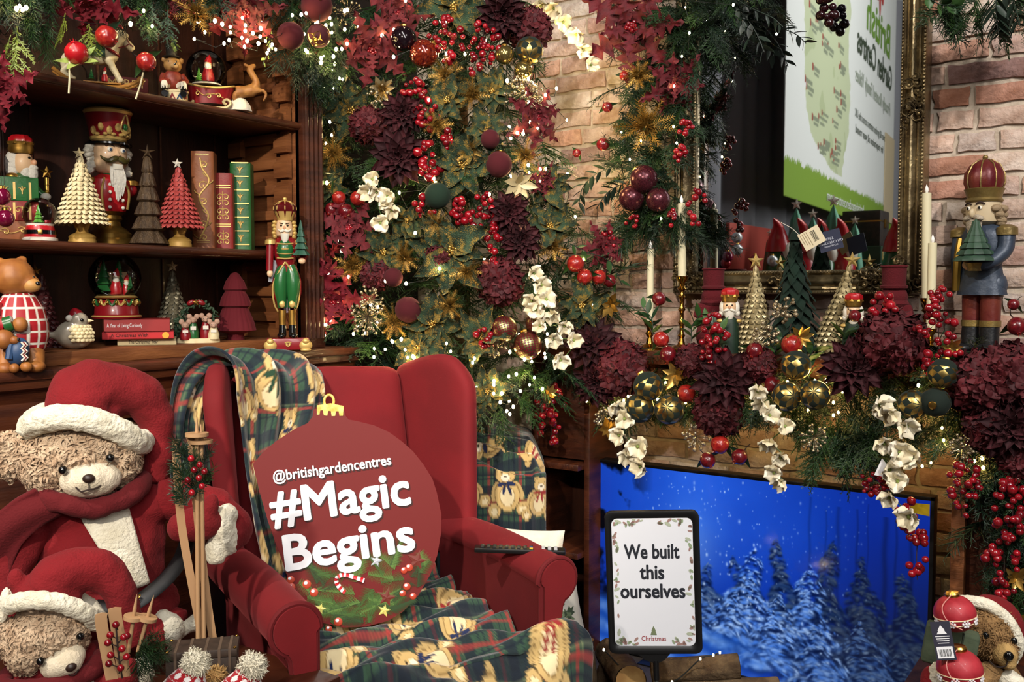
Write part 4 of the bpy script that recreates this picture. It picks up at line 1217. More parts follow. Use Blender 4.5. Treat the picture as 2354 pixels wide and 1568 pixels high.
# ================================================================ ornaments in the bookcase
SKIN = mat('painted_skin', 'd9b48e', .45, coat=.2)
SKINR = mat('painted_cheek', 'cf9a78', .45)
WHT = mat('painted_white', 'd8d2c4', .5)
CREAM = mat('cream_resin', 'cbb98e', .5, col2='dccda4', nscale=40)
REDP = mat('painted_red', '7d1019', .35, coat=.3)
REDB = mat('bright_red_paint', 'a8141d', .35, coat=.3)
GRNP = mat('painted_green', '1f5a2c', .3, coat=.4)
BLUP = mat('painted_blue', '2b4468', .45)
AGOLD = mat('antique_gold', '8a6428', .38, .85, col2='b08a44', nscale=30)
BRONZE = mat('bronze_wood', '3f2f20', .5, .2, col2='5a4630', nscale=25, bump=.8, bscale=90, stretch=(4, 4, 1))
STARG = mat('gold_star', 'c6ab6a', .4, .6)
def scale_cone(T, z0, z1, r0, rows, m, name='scales', per=None, drop=1.25, proud=.22, parent=None, cx0=0, cx1=0):
    """cone clad with overlapping rounded scales"""
    T.part('cone', M().lathe([(r0 * .9, z0), (r0 * .05, z1)], 20, Matrix.Shear('XY', 4, (0, 0)) @ tr(cx0, 0, 0)) if not cx1 else M().tube([(cx0, 0, z0), (cx1, 0, z1)], [r0 * .9, r0 * .05], 16), m, parent)
    g = M()
    dz = (z1 - z0) / rows
    for j in range(rows):
        f = j / rows
        r = r0 * (1 - f) + r0 * .06 * f
        n = per or max(5, int(2 * pi * r / (dz * 1.05)))
        for k in range(n):
            a = 2 * pi * (k + (j % 2) * .5) / n
            w = pi * r / n * 1.12
            h = dz * drop
            c, s = cos(a), sin(a)
            ox = cx0 + (cx1 - cx0) * f
            zt = z0 + dz * j + dz * .9
            pts = [(r * .9, 0, zt), (r * 1.0, w, zt - h * .35), (r * (1 + proud), w * .7, zt - h * .85), (r * (1 + proud) + 1, 0, zt - h), (r * (1 + proud), -w * .7, zt - h * .85), (r * 1.0, -w, zt - h * .35), (r * (1 + proud * .9) + w * .35, 0, zt - h * .55)]
            g.add([(ox + x * c - y * s, x * s + y * c, z) for x, y, z in pts], [(0, 6, 1), (1, 6, 2), (2, 6, 3), (3, 6, 4), (4, 6, 5), (5, 6, 0)])
    return tag(T.part(name, g, m, parent, angle=25), kind='stuff')
def pedestal(T, h, r, m, top):
    T.part('pedestal', M().lathe([(0, 0), (r, 0), (r, h * .12), (r * .94, h * .2), (r * .98, h * .3), (r * .8, h * .42), (r * .5, h * .5), (r * .42, h * .62), (r * .55, h * .8), (r * .62, h), (0, h)], 24), m)
def thin_glass():
    if 'thin_glass' in MATS: return MATS['thin_glass']
    m = bpy.data.materials.new('thin_glass'); m.use_nodes = True
    N, L = m.node_tree.nodes, m.node_tree.links
    N.remove(N['Principled BSDF'])
    a, b, f, x = N.new('ShaderNodeBsdfTransparent'), N.new('ShaderNodeBsdfGlossy'), N.new('ShaderNodeFresnel'), N.new('ShaderNodeMixShader')
    a.inputs[0].default_value = (.97, .98, .98, 1); b.inputs['Roughness'].default_value = .03; f.inputs[0].default_value = 1.38
    L.new(f.outputs[0], x.inputs[0]); L.new(a.outputs[0], x.inputs[1]); L.new(b.outputs[0], x.inputs[2]); L.new(x.outputs[0], N['Material Output'].inputs[0])
    MATS['thin_glass'] = m
    return m
def globe(T, c, r):
    g = M().ell(c, r, seg=32, rings=20)
    return T.part('glass_globe', g, thin_glass())
def mini_santa(T, x, y, z, h, parent=None):
    T.part('santa_body', M().lathe([(0, 0), (h * .2, 0), (h * .22, h * .2), (h * .14, h * .5), (0, h * .56)], 12, tr(x, y, z)), REDB, parent)
    T.part('santa_head', M().ell((x, y, z + h * .64), h * .12, seg=10), SKIN, parent)
    T.part('santa_beard', M().ell((x, y - h * .08, z + h * .52), (h * .11, h * .08, h * .14), seg=10), WHT, parent)
    T.part('santa_hat', M().lathe([(h * .13, 0), (h * .09, h * .15), (0, h * .3)], 10, tr(x, y, z + h * .7) @ rot(0, 12, 0)), REDB, parent)
def mini_tree(T, x, y, z, h, m=None, parent=None, tiers=4):
    g = M()
    for k in range(tiers):
        z0 = h * (.12 + .2 * k); r = h * .26 * (1 - k / (tiers + .6))
        g.lathe([(r, z0), (r * .95, z0 + h * .03), (r * .2, z0 + h * .3)], 14, tr(x, y, z), lobes=7, amp=.2)
    return T.part('tiny_tree', g, m or GRNP, parent)

# ---- middle shelf ------------------------------------------------
T = stand('nutcracker_king', 'white bearded nutcracker king with red crown behind the stacked book boxes', 'nutcracker', 58, -2.40, S1, 18)
T.part('body', M().lathe([(0, 0), (34, 0), (36, 60), (38, 120), (34, 150), (14, 162)], 20, sy=.8), GRNP)
hd = T.part('head', M().ell((2, -4, 182), (23, 24, 30)), SKIN)
T.part('hair', M().ell((-14, 6, 182), (20, 22, 30)).ell((-18, 2, 164), (15, 16, 16)).ell((-8, 10, 200), (16, 16, 14)), mat('white_hair', 'cfcac0', .8, bump=1, bscale=120), hd)
T.part('beard', M().ell((16, -18, 160), (14, 12, 22)).ell((18, -20, 172), (12, 10, 8)).ell((4, -14, 162), (12, 14, 18)), mat('white_hair'), hd)
T.part('nose', M().ell((20, -24, 184), (6, 7, 7), seg=10), SKINR, hd)
T.part('eye', M().ell((9, -26, 194), (3, 2, 3), seg=8, rings=6), BLACK, hd)
cr = T.part('crown', M().lathe([(24, 204), (27, 214), (26, 222), (29, 230)], 20), AGOLD, hd)
T.part('crown_velvet', M().lathe([(20, 215), (25, 228), (24, 238), (16, 246), (0, 248)], 20, lobes=8, amp=.25), REDB, cr)
for k in range(8):
    T.part('crown_point', M().lathe([(7, 224), (0, 240)], 6, rot(0, 0, k * 45) @ tr(23, 0, 0)), AGOLD, cr)
T.part('epaulette', M().ell((-24, -12, 150), (14, 14, 9)), AGOLD)
sc_ = T.part('sceptre', M().tube([(46, -24, 86), (46, -24, 152)], [4, 5.5], 10).ell((46, -24, 120), (6, 6, 4)).ell((46, -24, 136), (6, 6, 3)), GOLD)
T.part('sceptre_star', M().star((46, -26, 164), 15, 7, 5), GOLD, sc_, smooth=False)
T.part('hand', M().ell((42, -26, 108), (12, 10, 9)), WHT, sc_)
T.part('arm', M().tube([(20, -16, 130), (40, -22, 108)], 9, 10), GRNP)

def book_box(name, label, px, w, h, dpt, X, z, m, extra=0, orn=None, pages=True):
    T = stand(name, label, 'book', px, X, z, extra)
    k = T.part('cover', M().box(-w / 2, w / 2, -dpt * .5, dpt * .5, 0, h), m, bev=.003)
    if orn: orn(T, k)
    return T
GLD = mat('gilt_paint', 'c9a862', .4, .35)
def flat_tubes(T, par, paths, y, r=1.3, name='gilt_scroll', m=None):
    for p in paths:
        T.part(name, M().tube([(x, y, z) for x, z in spline(p, 4)], r, 6), m or GLD, par)
def fleur(x, z, s):
    return [[(x, z - s), (x, z - .2 * s), (x, z + s)], [(x - .8 * s, z + .5 * s), (x - .5 * s, z + .6 * s), (x - .1 * s, z - .1 * s), (x, z - .4 * s)], [(x + .8 * s, z + .5 * s), (x + .5 * s, z + .6 * s), (x + .1 * s, z - .1 * s), (x, z - .4 * s)]]
def curl(x, z, s, d=1):
    return [(x, z), (x + d * .6 * s, z + .2 * s), (x + d * 1.1 * s, z - .2 * s), (x + d * .9 * s, z - .7 * s), (x + d * .45 * s, z - .6 * s), (x + d * .55 * s, z - .3 * s)]
LEATH = mat('brown_leather_book', '7a4426', .5, col2='8d5330', nscale=12, bump=.3)
LRED = mat('red_leather_book', '7a1d18', .5, col2='8c2620', nscale=12, bump=.3)
LGRN = mat('green_leather_book', '1d5224', .45, col2='276330', nscale=12, bump=.3)
def orn_h(kind):
    def f(T, par):
        y = -31
        for x in (-30, 8, 40):
            T.part('gilt_band', M().box(x - 2.5, x + 2.5, -31.5, -29, 3, 42), GLD, par, smooth=False)
        if kind == 'fleur':
            for x in (-48, -11, 24): flat_tubes(T, par, [[(a - 0, b) for a, b in q] for q in fleur(x, 24, 9)], y)
        else:
            for x in (-46, -12, 24): flat_tubes(T, par, [curl(x, 30, 12), curl(x, 30, 12, -1), [(x, 8), (x, 20), (x, 34)]], y)
    return f
book_box('book_box', 'brown gilt book box at the bottom of the shelf pile', 20, 116, 46, 60, -2.33, S1, LEATH, 0, lambda T, p: flat_tubes(T, p, [[(-50, 10), (-20, 24), (10, 18), (40, 30)], curl(-10, 26, 13), curl(24, 30, 13), curl(-34, 22, 12, -1)], -31))
T = book_box('book_box', 'red gilt book box in the middle of the shelf pile', 30, 116, 46, 60, -2.33, S1, LRED, 0, orn_h('curl'))
T.o.location.z += 46 * T.u
T = book_box('book_box', 'green gilt book box on top of the shelf pile', 30, 116, 54, 60, -2.33, S1, LGRN, 2, orn_h('fleur'))
T.o.location.z += 92 * T.u
T = stand('red_lantern', 'red lantern edge at the left end of the middle shelf', 'lantern', -16, -2.40, S1)
T.part('frame', M().box(-22, 22, -22, 22, 150, 200), REDP, bev=.002)
T.part('base', M().box(-24, 24, -24, 24, 0, 150), REDP, bev=.003)
T.part('roof', M().lathe([(34, 200), (20, 220), (6, 226)], 4, rot(0, 0, 45)), REDP)
for px, py, lab in ((4, 452, 'magenta glass bauble hanging beside the green book box'), (12, 502, 'magenta glass bauble hanging beside the brown book box')):
    p = onX(px, py, -2.2)
    t = Thing('glass_bauble', lab, 'bauble', p, facing(p), depth(p) / FPX)
    t.part('ball', M().ell((0, 0, 0), 20, seg=20, rings=14), mat('magenta_glass', '6e0a32', .1, .3, coat=.8))
    t.part('cap', M().lathe([(7, 17), (7, 24), (2, 26)], 10), GOLD)
    t.part('hanging_thread', M().tube([(0, 0, 25), (0, 0, 300)], .6, 4), STITCH)

T = stand('snow_globe', 'small snow globe with green tree on Santa-belt base', 'snow globe', 97, -2.26, S1)
T.part('base', M().lathe([(0, 0), (37, 0), (37, 7), (33, 9)], 24), WHT)
b = T.part('red_coat', M().lathe([(33, 8), (34, 14), (30, 32), (28, 36), (0, 36)], 24), REDB)
T.part('black_belt', M().lathe([(34.6, 16), (34.4, 25), (30, 25)], 24), BLACK, b)
T.part('belt_buckle', M().box(-5, 5, -37, -33, 15, 26), GOLD, b, bev=.0006)
T.part('snow', M().lathe([(28, 34), (30, 40), (0, 42)], 20), WHT)
mini_tree(T, -3, -4, 38, 44, mat('lit_green', '4a8a2a', .5))
for x in (14, 20): T.part('tiny_gift', M().box(x - 4, x + 3, -12, -4, 40, 48), REDB, bev=.0004)
globe(T, (0, 0, 64), 36)

T = stand('scale_tree', 'cream scale-clad cone tree on turned pedestal', 'ornament tree', 193, -2.25, S1, -4)
pedestal(T, 46, 30, mat('gold_wood', '9a7434', .5, .2, col2='b08d4a', nscale=20), 40)
scale_cone(T, 44, 196, 50, 14, CREAM)
T.part('star', M().star((-2, -2, 204), 14, 6, 5), CREAM, smooth=False)

T = stand('nutcracker_bust', 'large nutcracker soldier bust with tall red hat and white beard', 'nutcracker', 258, -2.36, S1, 26)
T.part('pedestal', M().lathe([(0, 0), (50, 0), (50, 10), (44, 18), (46, 28), (36, 38), (24, 46), (22, 56), (26, 62), (24, 70), (38, 78), (0, 80)], 28), AGOLD)
jk = T.part('jacket', M().lathe([(34, 76), (44, 100), (50, 130), (46, 150), (24, 162), (12, 168)], 28, sy=.7), REDB)
for s in (-1, 1):
    T.part('gilt_lapel', M().tube(spline([(s * 22, -24, 152), (s * 32, -29, 120), (s * 28, -27, 84)], 4), 6.5, 8, .4), GLD, jk)
    for q in range(4): T.part('button', M().ell((s * (14 + q * .5), -33 + abs(q - 1.5), 138 - q * 17), 4.2, seg=8, rings=6), WHT, jk)
    T.part('epaulette', M().lathe([(19, 0), (18, 10), (8, 14), (0, 14)], 14, tr(s * 50, 0, 142)), AGOLD, jk)
    T.part('arm_stump', M().ell((s * 50, 0, 132), (15, 17, 16)), REDP, jk)
T.part('collar', M().lathe([(18, 156), (20, 170), (16, 172)], 20), GRNP, jk)
hd = T.part('head', M().lathe([(14, 162), (32, 172), (39, 190), (39, 214), (34, 232), (0, 236)], 28), SKIN)
HAIR = mat('white_curls', 'd6cfbf', .75, bump=1.5, bscale=90)
hg = M()
for s in (-1, 1):
    for q in range(7):
        hg.ell((s * (40 + 5 * sin(q * 1.3)), 6 - 3 * q % 4, 224 - q * 9), (12, 15, 9), rot(0, s * 20, 0), seg=10, rings=8)
tag(T.part('hair', hg, HAIR, hd), kind='stuff')
bd_ = M()
random.seed(2)
for q in range(34):
    x = random.uniform(-13, 13)
    bd_.tube(spline([(x, -36, 178), (x * 1.3 + 1, -42, 150), (x * .9, -39, 122 - random.uniform(0, 22) + abs(x))], 3), [3.4, 3.6, 3.4, 3.2, 3, 2.4, 1.2], 5)
tag(T.part('beard', bd_, mat('white_hair'), hd), kind='stuff')
T.part('teeth', M().box(-11, 11, -43, -36, 172, 184), WHT, hd, bev=.0008)
for s in (-1, 1):
    T.part('moustache', M().tube(spline([(0, -41, 198), (s * 10, -44, 194), (s * 20, -40, 190), (s * 30, -32, 196), (s * 33, -28, 202)], 4), [5, 6, 6.5, 6.5, 6.5, 6, 6, 5.5, 5, 4.5, 4, 3, 3, 2.4, 2, 1.6, 1.2], 8), mat('olive_paint', '4a431c', .4), hd)
    T.part('eye', M().ell((s * 15, -38, 216), (6.5, 3, 6), seg=10), WHT, hd)
    T.part('pupil', M().ell((s * 15, -41, 215), (3, 1.5, 3.2), seg=8, rings=6), mat('eye_blue', '30405a', .3), hd)
    T.part('eyebrow', M().tube(spline([(s * 7, -39, 224), (s * 15, -38, 228), (s * 24, -33, 224)], 3), 1.6, 6), STITCH, hd)
T.part('nose', M().add([(0, -36, 222), (-6, -38, 200), (6, -38, 200), (0, -52, 202), (0, -38, 197)], [(0, 1, 3), (0, 3, 2), (1, 4, 3), (3, 4, 2), (0, 2, 1)]), SKIN, hd)
ht = T.part('hat', M().lathe([(37, 232), (38, 240), (50, 300), (52, 304), (46, 304), (0, 298)], 32), REDP)
T.part('hat_rim', M().lathe([(50, 298), (53, 304), (50, 308), (46, 304)], 32), GLD, ht)
T.part('visor', M().lathe([(38, 232), (50, 228), (50, 232), (38, 240)], 32, sy=1.05), BLACK, ht)
T.part('hat_band', M().lathe([(38, 238), (40, 246), (38.5, 248)], 32), GLD, ht)
for k in range(7):
    a = radians(-160 + k * 24)
    T.part('gilt_ornament', M().ell((43 * cos(a), 43 * sin(a), 258 + (8 if k % 2 else 0)), (7, 5, 10), seg=8, rings=6).ell((42 * cos(a + .2), 42 * sin(a + .2), 250), (6, 5, 4), seg=8, rings=6), GLD, ht)
T.part('green_jewel', M().ell((20, -41, 268), (6, 4, 8)), mat('green_jewel', '2f7a34', .15, coat=1), ht)
T.part('gilt_ornament', M().tube(spline([(20, -42, 254), (32, -36, 262), (26, -41, 282), (20, -44, 296), (12, -45, 282), (8, -44, 262), (20, -42, 254)], 3), 2.2, 6), GLD, ht)

T = stand('bronze_tree', 'dark bronze carved tree with pointed star', 'ornament tree', 345, -2.27, S1)
prof = []
for k in range(6):
    z0 = 6 + k * 33; r = 42 * (1 - k / 7.2)
    prof += [(r * .62, z0 - (6 if k else 6)), (r, z0), (r * .86, z0 + 12), (r * .62, z0 + 28)]
prof += [(4, 204), (0, 206)]
g = M().lathe([(0, 0)] + prof, 36, lobes=9, amp=.16)
T.part('tree_body', g, BRONZE, angle=60)
T.part('star', M().star((1, -2, 214), 19, 5, 4), BRONZE, smooth=False)

T = stand('scale_tree', 'pinkish red scale-clad cone tree on turned pedestal', 'ornament tree', 416, -2.24, S1, 3)
pedestal(T, 46, 27, mat('gold_wood'), 40)
scale_cone(T, 44, 182, 44, 13, mat('coral_resin', '9e3a38', .5, col2='b24a46', nscale=30))
T.part('star', M().star((-2, -2, 190), 12, 5, 4), WHT, smooth=False)

def up_book(name, label, px, w, h, m, orn):
    T = stand(name, label, 'book', px, -2.28, S1, -8)
    T.part('pages', M().box(-w * .42, w * .42, -2, 50, 3, h - 4), mat('page_edges', 'b59a6a', .8), smooth=False)
    k = T.part('cover', M().lathe([(w / 2, 0), (w / 2, h)], 24, Matrix.Diagonal((1, .28, 1, 1))).box(-w / 2, -w / 2 + 3, 0, 54, 0, h).box(w / 2 - 3, w / 2, 0, 54, 0, h), m, angle=30)
    orn(T, k, w, h)
def o1(T, k, w, h):
    stem = [(-8, 22), (6, 50), (12, 78), (-4, 104), (-6, 122), (12, 146), (14, 162), (0, 184), (-4, 206)]
    flat_tubes(T, k, [stem], -w * .145, 2)
    flat_tubes(T, k, [curl(8, 60, 13, -1), curl(10, 150, 15, -1), curl(-6, 112, 13), curl(-4, 196, 13), curl(-6, 30, 12)], -w * .14, 1.3)
    for i in range(10): flat_tubes(T, k, [[(stem[i % 8][0], stem[i % 8][1]), (stem[i % 8][0] + (9 if i % 2 else -9), stem[i % 8][1] + 6), (stem[i % 8][0] + (12 if i % 2 else -12), stem[i % 8][1] + 11)]], -w * .142, 1.2)
    for z in (14, 18, h - 8): T.part('gilt_band', M().box(-15, 15, -w * .15, -w * .12, z, z + 1.6), GLD, k, smooth=False)
def o2(T, k, w, h):
    for z in (52, 57, 140, 145): T.part('gilt_band', M().box(-17, 17, -w * .155, -w * .1, z, z + 2), GLD, k, smooth=False)
    for z in (30, 85, 118): flat_tubes(T, k, [curl(0, z + 6, 11), curl(0, z + 6, 11, -1), curl(0, z - 8, 11), curl(0, z - 8, 11, -1), [(0, z - 16), (0, z), (0, z + 14)]], -w * .145, 1.3)
def o3(T, k, w, h):
    for i in range(7):
        T.part('gilt_band', M().box(-19, 19, -w * .155, -w * .1, 12 + i * 31, 14.5 + i * 31), GLD, k, smooth=False)
        if i < 6: flat_tubes(T, k, fleur(0, 28 + i * 31, 8), -w * .145, 1.6)
up_book('upright_book', 'tall brown book box with gilt vine spine', 471, 50, 222, LEATH, o1)
up_book('upright_book', 'short red book box with gilt scroll spine', 517, 43, 174, LRED, o2)
up_book('upright_book', 'green book box with gilt fleur spine', 557, 46, 200, LGRN, o3)

# ---- top shelf ---------------------------------------------------
T = stand('merry_book', 'green flat book box reading Christmas beneath the red one', 'book', 312, -2.40, S2)
T.part('cover', M().box(-52, 42, -30, 30, 0, 26), mat('dull_green_book', '2a4038', .6), bev=.004)
text('Christmas', 22 * T.u, GLD, T.o, (-2 * T.u, -30.6 * T.u, 13 * T.u))
T = stand('merry_book', 'red flat book box reading MERRY behind the rocking horse', 'book', 307, -2.40, S2)
T.o.location.z += 26 * T.u
T.part('cover', M().box(-58, 42, -30, 30, 0, 34), mat('dull_red_book', '6e1f20', .6), bev=.004)
text('MERRY', 26 * T.u, GLD, T.o, (-4 * T.u, -30.6 * T.u, 18 * T.u))
T = stand('rocking_horse', 'cream rocking horse with green saddle on wooden rockers', 'rocking horse', 236, -2.25, S2, 0)
HRS = mat('horse_cream', 'c9bc98', .55, col2='d8cca8', nscale=25)
for yy in (-16, 16):
    T.part('rocker', M().tube(spline([(-92, yy, 34), (-60, yy, 12), (-10, yy, 2), (45, yy, 2), (75, yy, 12), (92, yy, 22)], 5), 5, 8, .7).ell((92, yy, 22), (8, 4, 8)), mat('rocker_wood', 'a8742f', .5))
T.part('platform', M().box(-30, 50, -15, 15, 8, 12), mat('rocker_wood'), bev=.001)
mb = M().ell((-6, 0, 72), (44, 20, 21)).ell((24, 0, 78), (24, 18, 22))
mb.tube(spline([(28, 0, 82), (40, 0, 102), (52, 0, 114), (64, 0, 108), (78, 0, 92)], 4), [18, 17, 16, 15, 14, 13, 13, 13, 13, 12, 11, 10, 9, 9, 9, 9, 8], 12)
for yy in (-9, 9):
    mb.tube(spline([(24, yy, 66), (38, yy, 40), (52, yy, 14)], 4), [12, 10, 8, 7, 6.5, 6, 6, 6.5, 7], 10)
    mb.tube(spline([(-34, yy, 66), (-56, yy, 44), (-72, yy, 26), (-46, yy, 12)], 4), [14, 12, 10, 9, 8, 7, 6, 6, 6, 6, 6.5, 7, 7], 10)
    mb.ell((62, yy * .6, 122), (4, 3, 9))
soft(T, 'horse_body', mb, HRS, vox=3, sm=3)
g = M()
for q in range(12):
    a = q / 11
    g.ell((22 + a * 40, 0, 96 + sin(a * 2.2) * 30), (6, 7, 10), rot(0, -30 + a * 60, 0), seg=8, rings=6)
tag(T.part('mane', g, HRS), kind='stuff')
T.part('tail', M().tube(spline([(-46, 0, 78), (-64, 0, 60), (-66, 0, 36), (-50, 0, 18)], 4), [7, 8, 9, 10, 10, 9, 9, 8, 7, 6, 5, 4, 2], 8), HRS)
T.part('saddle_blanket', M().grid(lambda i, j: (-28 + 46 * i, 22 * sin((j - .5) * 3.6), 70 + 24 * cos((j - .5) * 3.6) + 2), 8, 14), mat('saddle_green', '1c3a20', .6))
T.part('bridle', M().tube(spline([(64, -9, 116), (70, -11, 104), (78, -10, 98)], 3), 1.4, 5).tube([(70, -11, 104), (60, -12, 96), (46, -14, 92)], 1.2, 5), REDP)
T.part('harness', M().tube(spline([(20, -18, 92), (28, -20, 84), (40, -16, 78), (46, 0, 76)], 4), 4, 8), REDP)
mini_tree(T, -12, -16, 12, 28)
mini_santa(T, 16, -16, 12, 34)

T = stand('drummer_bear', 'bear figurine in top hat sitting on a toy drum', 'figurine', 414, -2.26, S2)
dr = T.part('drum', M().lathe([(0, 0), (28, 0), (28, 4), (26, 5), (26, 22), (28, 23), (28, 27), (0, 27)], 24), CREAM)
for k in range(10):
    a = 2 * pi * k / 10
    T.part('drum_triangle', M().add([(26.6 * cos(a - .28), 26.6 * sin(a - .28), 6), (26.6 * cos(a + .28), 26.6 * sin(a + .28), 6), (26.6 * cos(a), 26.6 * sin(a), 21)], [(0, 1, 2)]), REDP if k % 2 else BLUP, dr, smooth=False)
T.part('coat', M().ell((-6, 0, 52), (22, 17, 25)), mat('rust_coat', '7a2a1c', .5))
for s in (-1, 1):
    T.part('trouser_leg', M().tube(spline([(s * 12 - 6, -8, 38), (s * 20 - 4, -22, 40), (s * 20 - 4, -24, 28)], 4), 8, 8), WHT)
    T.part('boot', M().tube(spline([(s * 20 - 4, -24, 34), (s * 20 - 4, -26, 20), (s * 20 - 4, -34, 16)], 3), 7.5, 8), BLACK)
    T.part('arm', M().tube(spline([(s * 20 - 6, 0, 64), (s * 26 - 4, -10, 48), (s * 12 - 2, -22, 44)], 4), 6.5, 8), mat('rust_coat'))
hd = T.part('head', M().ell((-6, -2, 86), (20, 18, 19)).ell((-23, 0, 97), (7, 5, 7)).ell((11, 0, 97), (7, 5, 7)), mat('tan_resin', '8f6a38', .55, col2='a57d48', nscale=40))
T.part('muzzle', M().ell((-2, -17, 81), (9, 7, 7)), mat('pale_tan_resin', 'b08d5a', .55), hd)
T.part('nose', M().ell((-1, -24, 84), (3, 2, 2.4), seg=8, rings=6), BLACK, hd)
for s in (-1, 1): T.part('eye', M().ell((-6 + s * 8, -17, 91), (1.8, 1.4, 1.8), seg=6, rings=5), BLACK, hd)
T.part('top_hat', M().lathe([(19, 102), (20, 105), (12, 107), (13, 128), (15, 132), (0, 132)], 20, tr(-8, 0, 0)), mat('black_plaid', '15120e', .6, col2='2c2619', nscale=60))

T = stand('sleigh_globe', 'red sleigh snow globe with Santa and leaping reindeer', 'snow globe', 492, -2.25, S2)
sg = M()
def sl_fn(i, j):
    a = 2 * pi * i
    r = 1 + .18 * j
    return (44 * r * cos(a) - 2 + 4 * j, 24 * r * sin(a), 10 + 38 * j + 5 * j * cos(2 * a))
sg.grid(sl_fn, 28, 8, closeu=True)
sg.lathe([(0, 9), (40, 10)], 20, sy=.55)
sl = T.part('sleigh', sg, REDP)
T.part('gilt_rim', M().tube([(52 * cos(a) + 2, 28 * sin(a), 49 + 5 * cos(2 * a)) for a in [2 * pi * k / 28 for k in range(29)]], 2.6, 6), GLD, sl)
flat_tubes(T, sl, [[(-30, 38), (-14, 26), (8, 30), (28, 22)], curl(-10, 28, 10), curl(12, 30, 9), curl(-22, 32, 8, -1)], -27, 1.1)
for yy in (-22, 22):
    T.part('runner', M().tube(spline([(-36, yy, 14), (-42, yy, 4), (-20, yy, 2), (10, yy, 0), (34, yy, 2), (44, yy, 12), (36, yy, 20), (28, yy, 14), (34, yy, 8)], 4), 3.4, 8), mat('ivory_gilt', 'c2b184', .45, .2), sl)
globe(T, (-8, 0, 88), 45)
T.part('globe_floor', M().lathe([(0, 50), (36, 52), (30, 58), (0, 60)], 20, tr(-8, 0, 0)), WHT)
mini_santa(T, -4, -4, 58, 66)
mini_tree(T, -24, -8, 56, 34, mat('lit_green'))
DEER = mat('reindeer_tan', '8a5a2c', .55, col2='a5743c', nscale=35)
T.part('snow_mound', M().lathe([(0, 0), (26, 0), (22, 14), (14, 26), (6, 30), (0, 31)], 16, tr(64, 0, 0), sy=.7, lobes=6, amp=.2), WHT)
mb = M().tube(spline([(56, 0, 42), (76, 0, 44), (98, 0, 50)], 4), [14, 15, 15, 15, 14, 14, 15, 15, 13], 12)
mb.tube(spline([(98, 0, 52), (102, 0, 68), (94, 0, 84), (86, 0, 98)], 4), [13, 12, 11, 10, 9, 8.5, 8, 8, 8, 8, 8, 8, 8], 10)
mb.tube([(84, 0, 96), (96, 0, 104), (102, 0, 106)], [8, 6.5, 4], 8)
for yy in (-6, 6):
    mb.tube(spline([(98, yy, 46), (116, yy, 48), (124, yy, 40), (118, yy, 26)], 4), [8, 7, 6, 5, 4.6, 4.3, 4, 4, 3.6, 3.4, 3.2, 3, 3], 8)
    mb.tube(spline([(58, yy, 38), (52, yy, 26), (60, yy, 22)], 4), [9, 8, 7, 6, 5, 4.5, 4, 4, 4], 8)
    mb.ell((80, yy * 1.1, 104), (8, 3, 4), rot(0, 20, 0))
soft(T, 'reindeer', mb, DEER, vox=2.4, sm=2)

# ---- lower shelf and counter -------------------------------------
T = stand('plaid_bear_figurine', 'brown bear figurine in red check jumper hugging a small bear', 'figurine', 40, -2.15, CT, 0)
BRES = mat('brown_resin', '8a5226', .5, col2='a0662f', nscale=30)
hd = soft(T, 'head', M().ell((-6, 0, 212), (46, 44, 44)).ell((22, -16, 198), (26, 24, 22)).ell((-34, 6, 244), (14, 9, 14)).ell((12, 6, 252), (12, 8, 10)), BRES, vox=4)
T.part('muzzle', M().ell((30, -28, 194), (20, 15, 16)), mat('pale_brown_resin', 'b58448', .5), hd)
T.part('nose', M().ell((42, -38, 198), (6, 5, 5), seg=10), BLACK, hd)
for x in (10, 34): T.part('eye', M().ell((x, -34 if x < 20 else -28, 212), (3, 2, 3), seg=8, rings=6), BLACK, hd)
uu, vv = np.meshgrid(np.linspace(0, 1, 120), np.linspace(0, 1, 90))
rr = np.interp(vv, [0, .12, .3, .5, .75, .92, 1], [44, 54, 60, 60, 52, 38, 30])
zz_ = 34 + vv * 142
A = uu * 2 * pi
Pk = np.stack([4 + rr * np.cos(A), rr * .8 * np.sin(A), zz_], -1) * T.u
C = np.ones(uu.shape + (3,)) * rgb('9c1a22')
C[(((uu * 14) % 1) < .2) | (((vv * 5.2 + .1) % 1) < .16)] = rgb('d9d3c6')
color_grid('check_jumper', Pk, C, mat_vc('jumper_paint', .5, spec=.4), T.o)
ar = T.part('arm', M().tube(spline([(-44, -16, 150), (-52, -40, 118), (-22, -56, 104)], 4), [18, 18, 18, 18, 17, 17, 16, 16, 16], 12), mat('jumper_red', '96181f', .5))
T.part('green_cuff', M().tube([(-26, -55, 105), (-10, -58, 110)], 18, 12), GRNP, ar)
T.part('paw', M().ell((4, -60, 106), (16, 13, 17)), BRES, ar)
T.part('leg', M().tube([(-26, -20, 40), (-28, -44, 6)], [24, 20], 12).ell((-28, -52, 8), (20, 22, 14)), BRES)
T.part('leg', M().tube([(30, -20, 40), (32, -40, 6)], [24, 20], 12).ell((34, -50, 10), (20, 22, 14)), BRES)
cub = T.part('small_bear_head', M().ell((-28, -66, 74), (22, 20, 22)).ell((-8, -78, 72), (10, 9, 9)), BRES)
T.part('nose', M().ell((0, -84, 74), (3.5, 3, 3.5), seg=8, rings=6), BLACK, cub)
sw = T.part('small_sweater', M().ell((-2, -66, 46), (24, 20, 32), rot(0, 14, 0)), BLUP)
for k, m in ((0, WHT), (1, REDP), (2, WHT)):
    T.part('zigzag_stripe', M().tube([(8 + k * 3 + (3 if q % 2 else -3), -86 + k * 1.5, 26 + q * 7) for q in range(7)], 2.4, 6), m, sw)
T.part('small_arm', M().tube([(-14, -74, 62), (-20, -82, 30)], 8, 8), BLUP, sw)
T.part('small_leg', M().ell((14, -76, 12), (13, 14, 12)).ell((-10, -78, 10), (11, 13, 11)), BRES, cub)

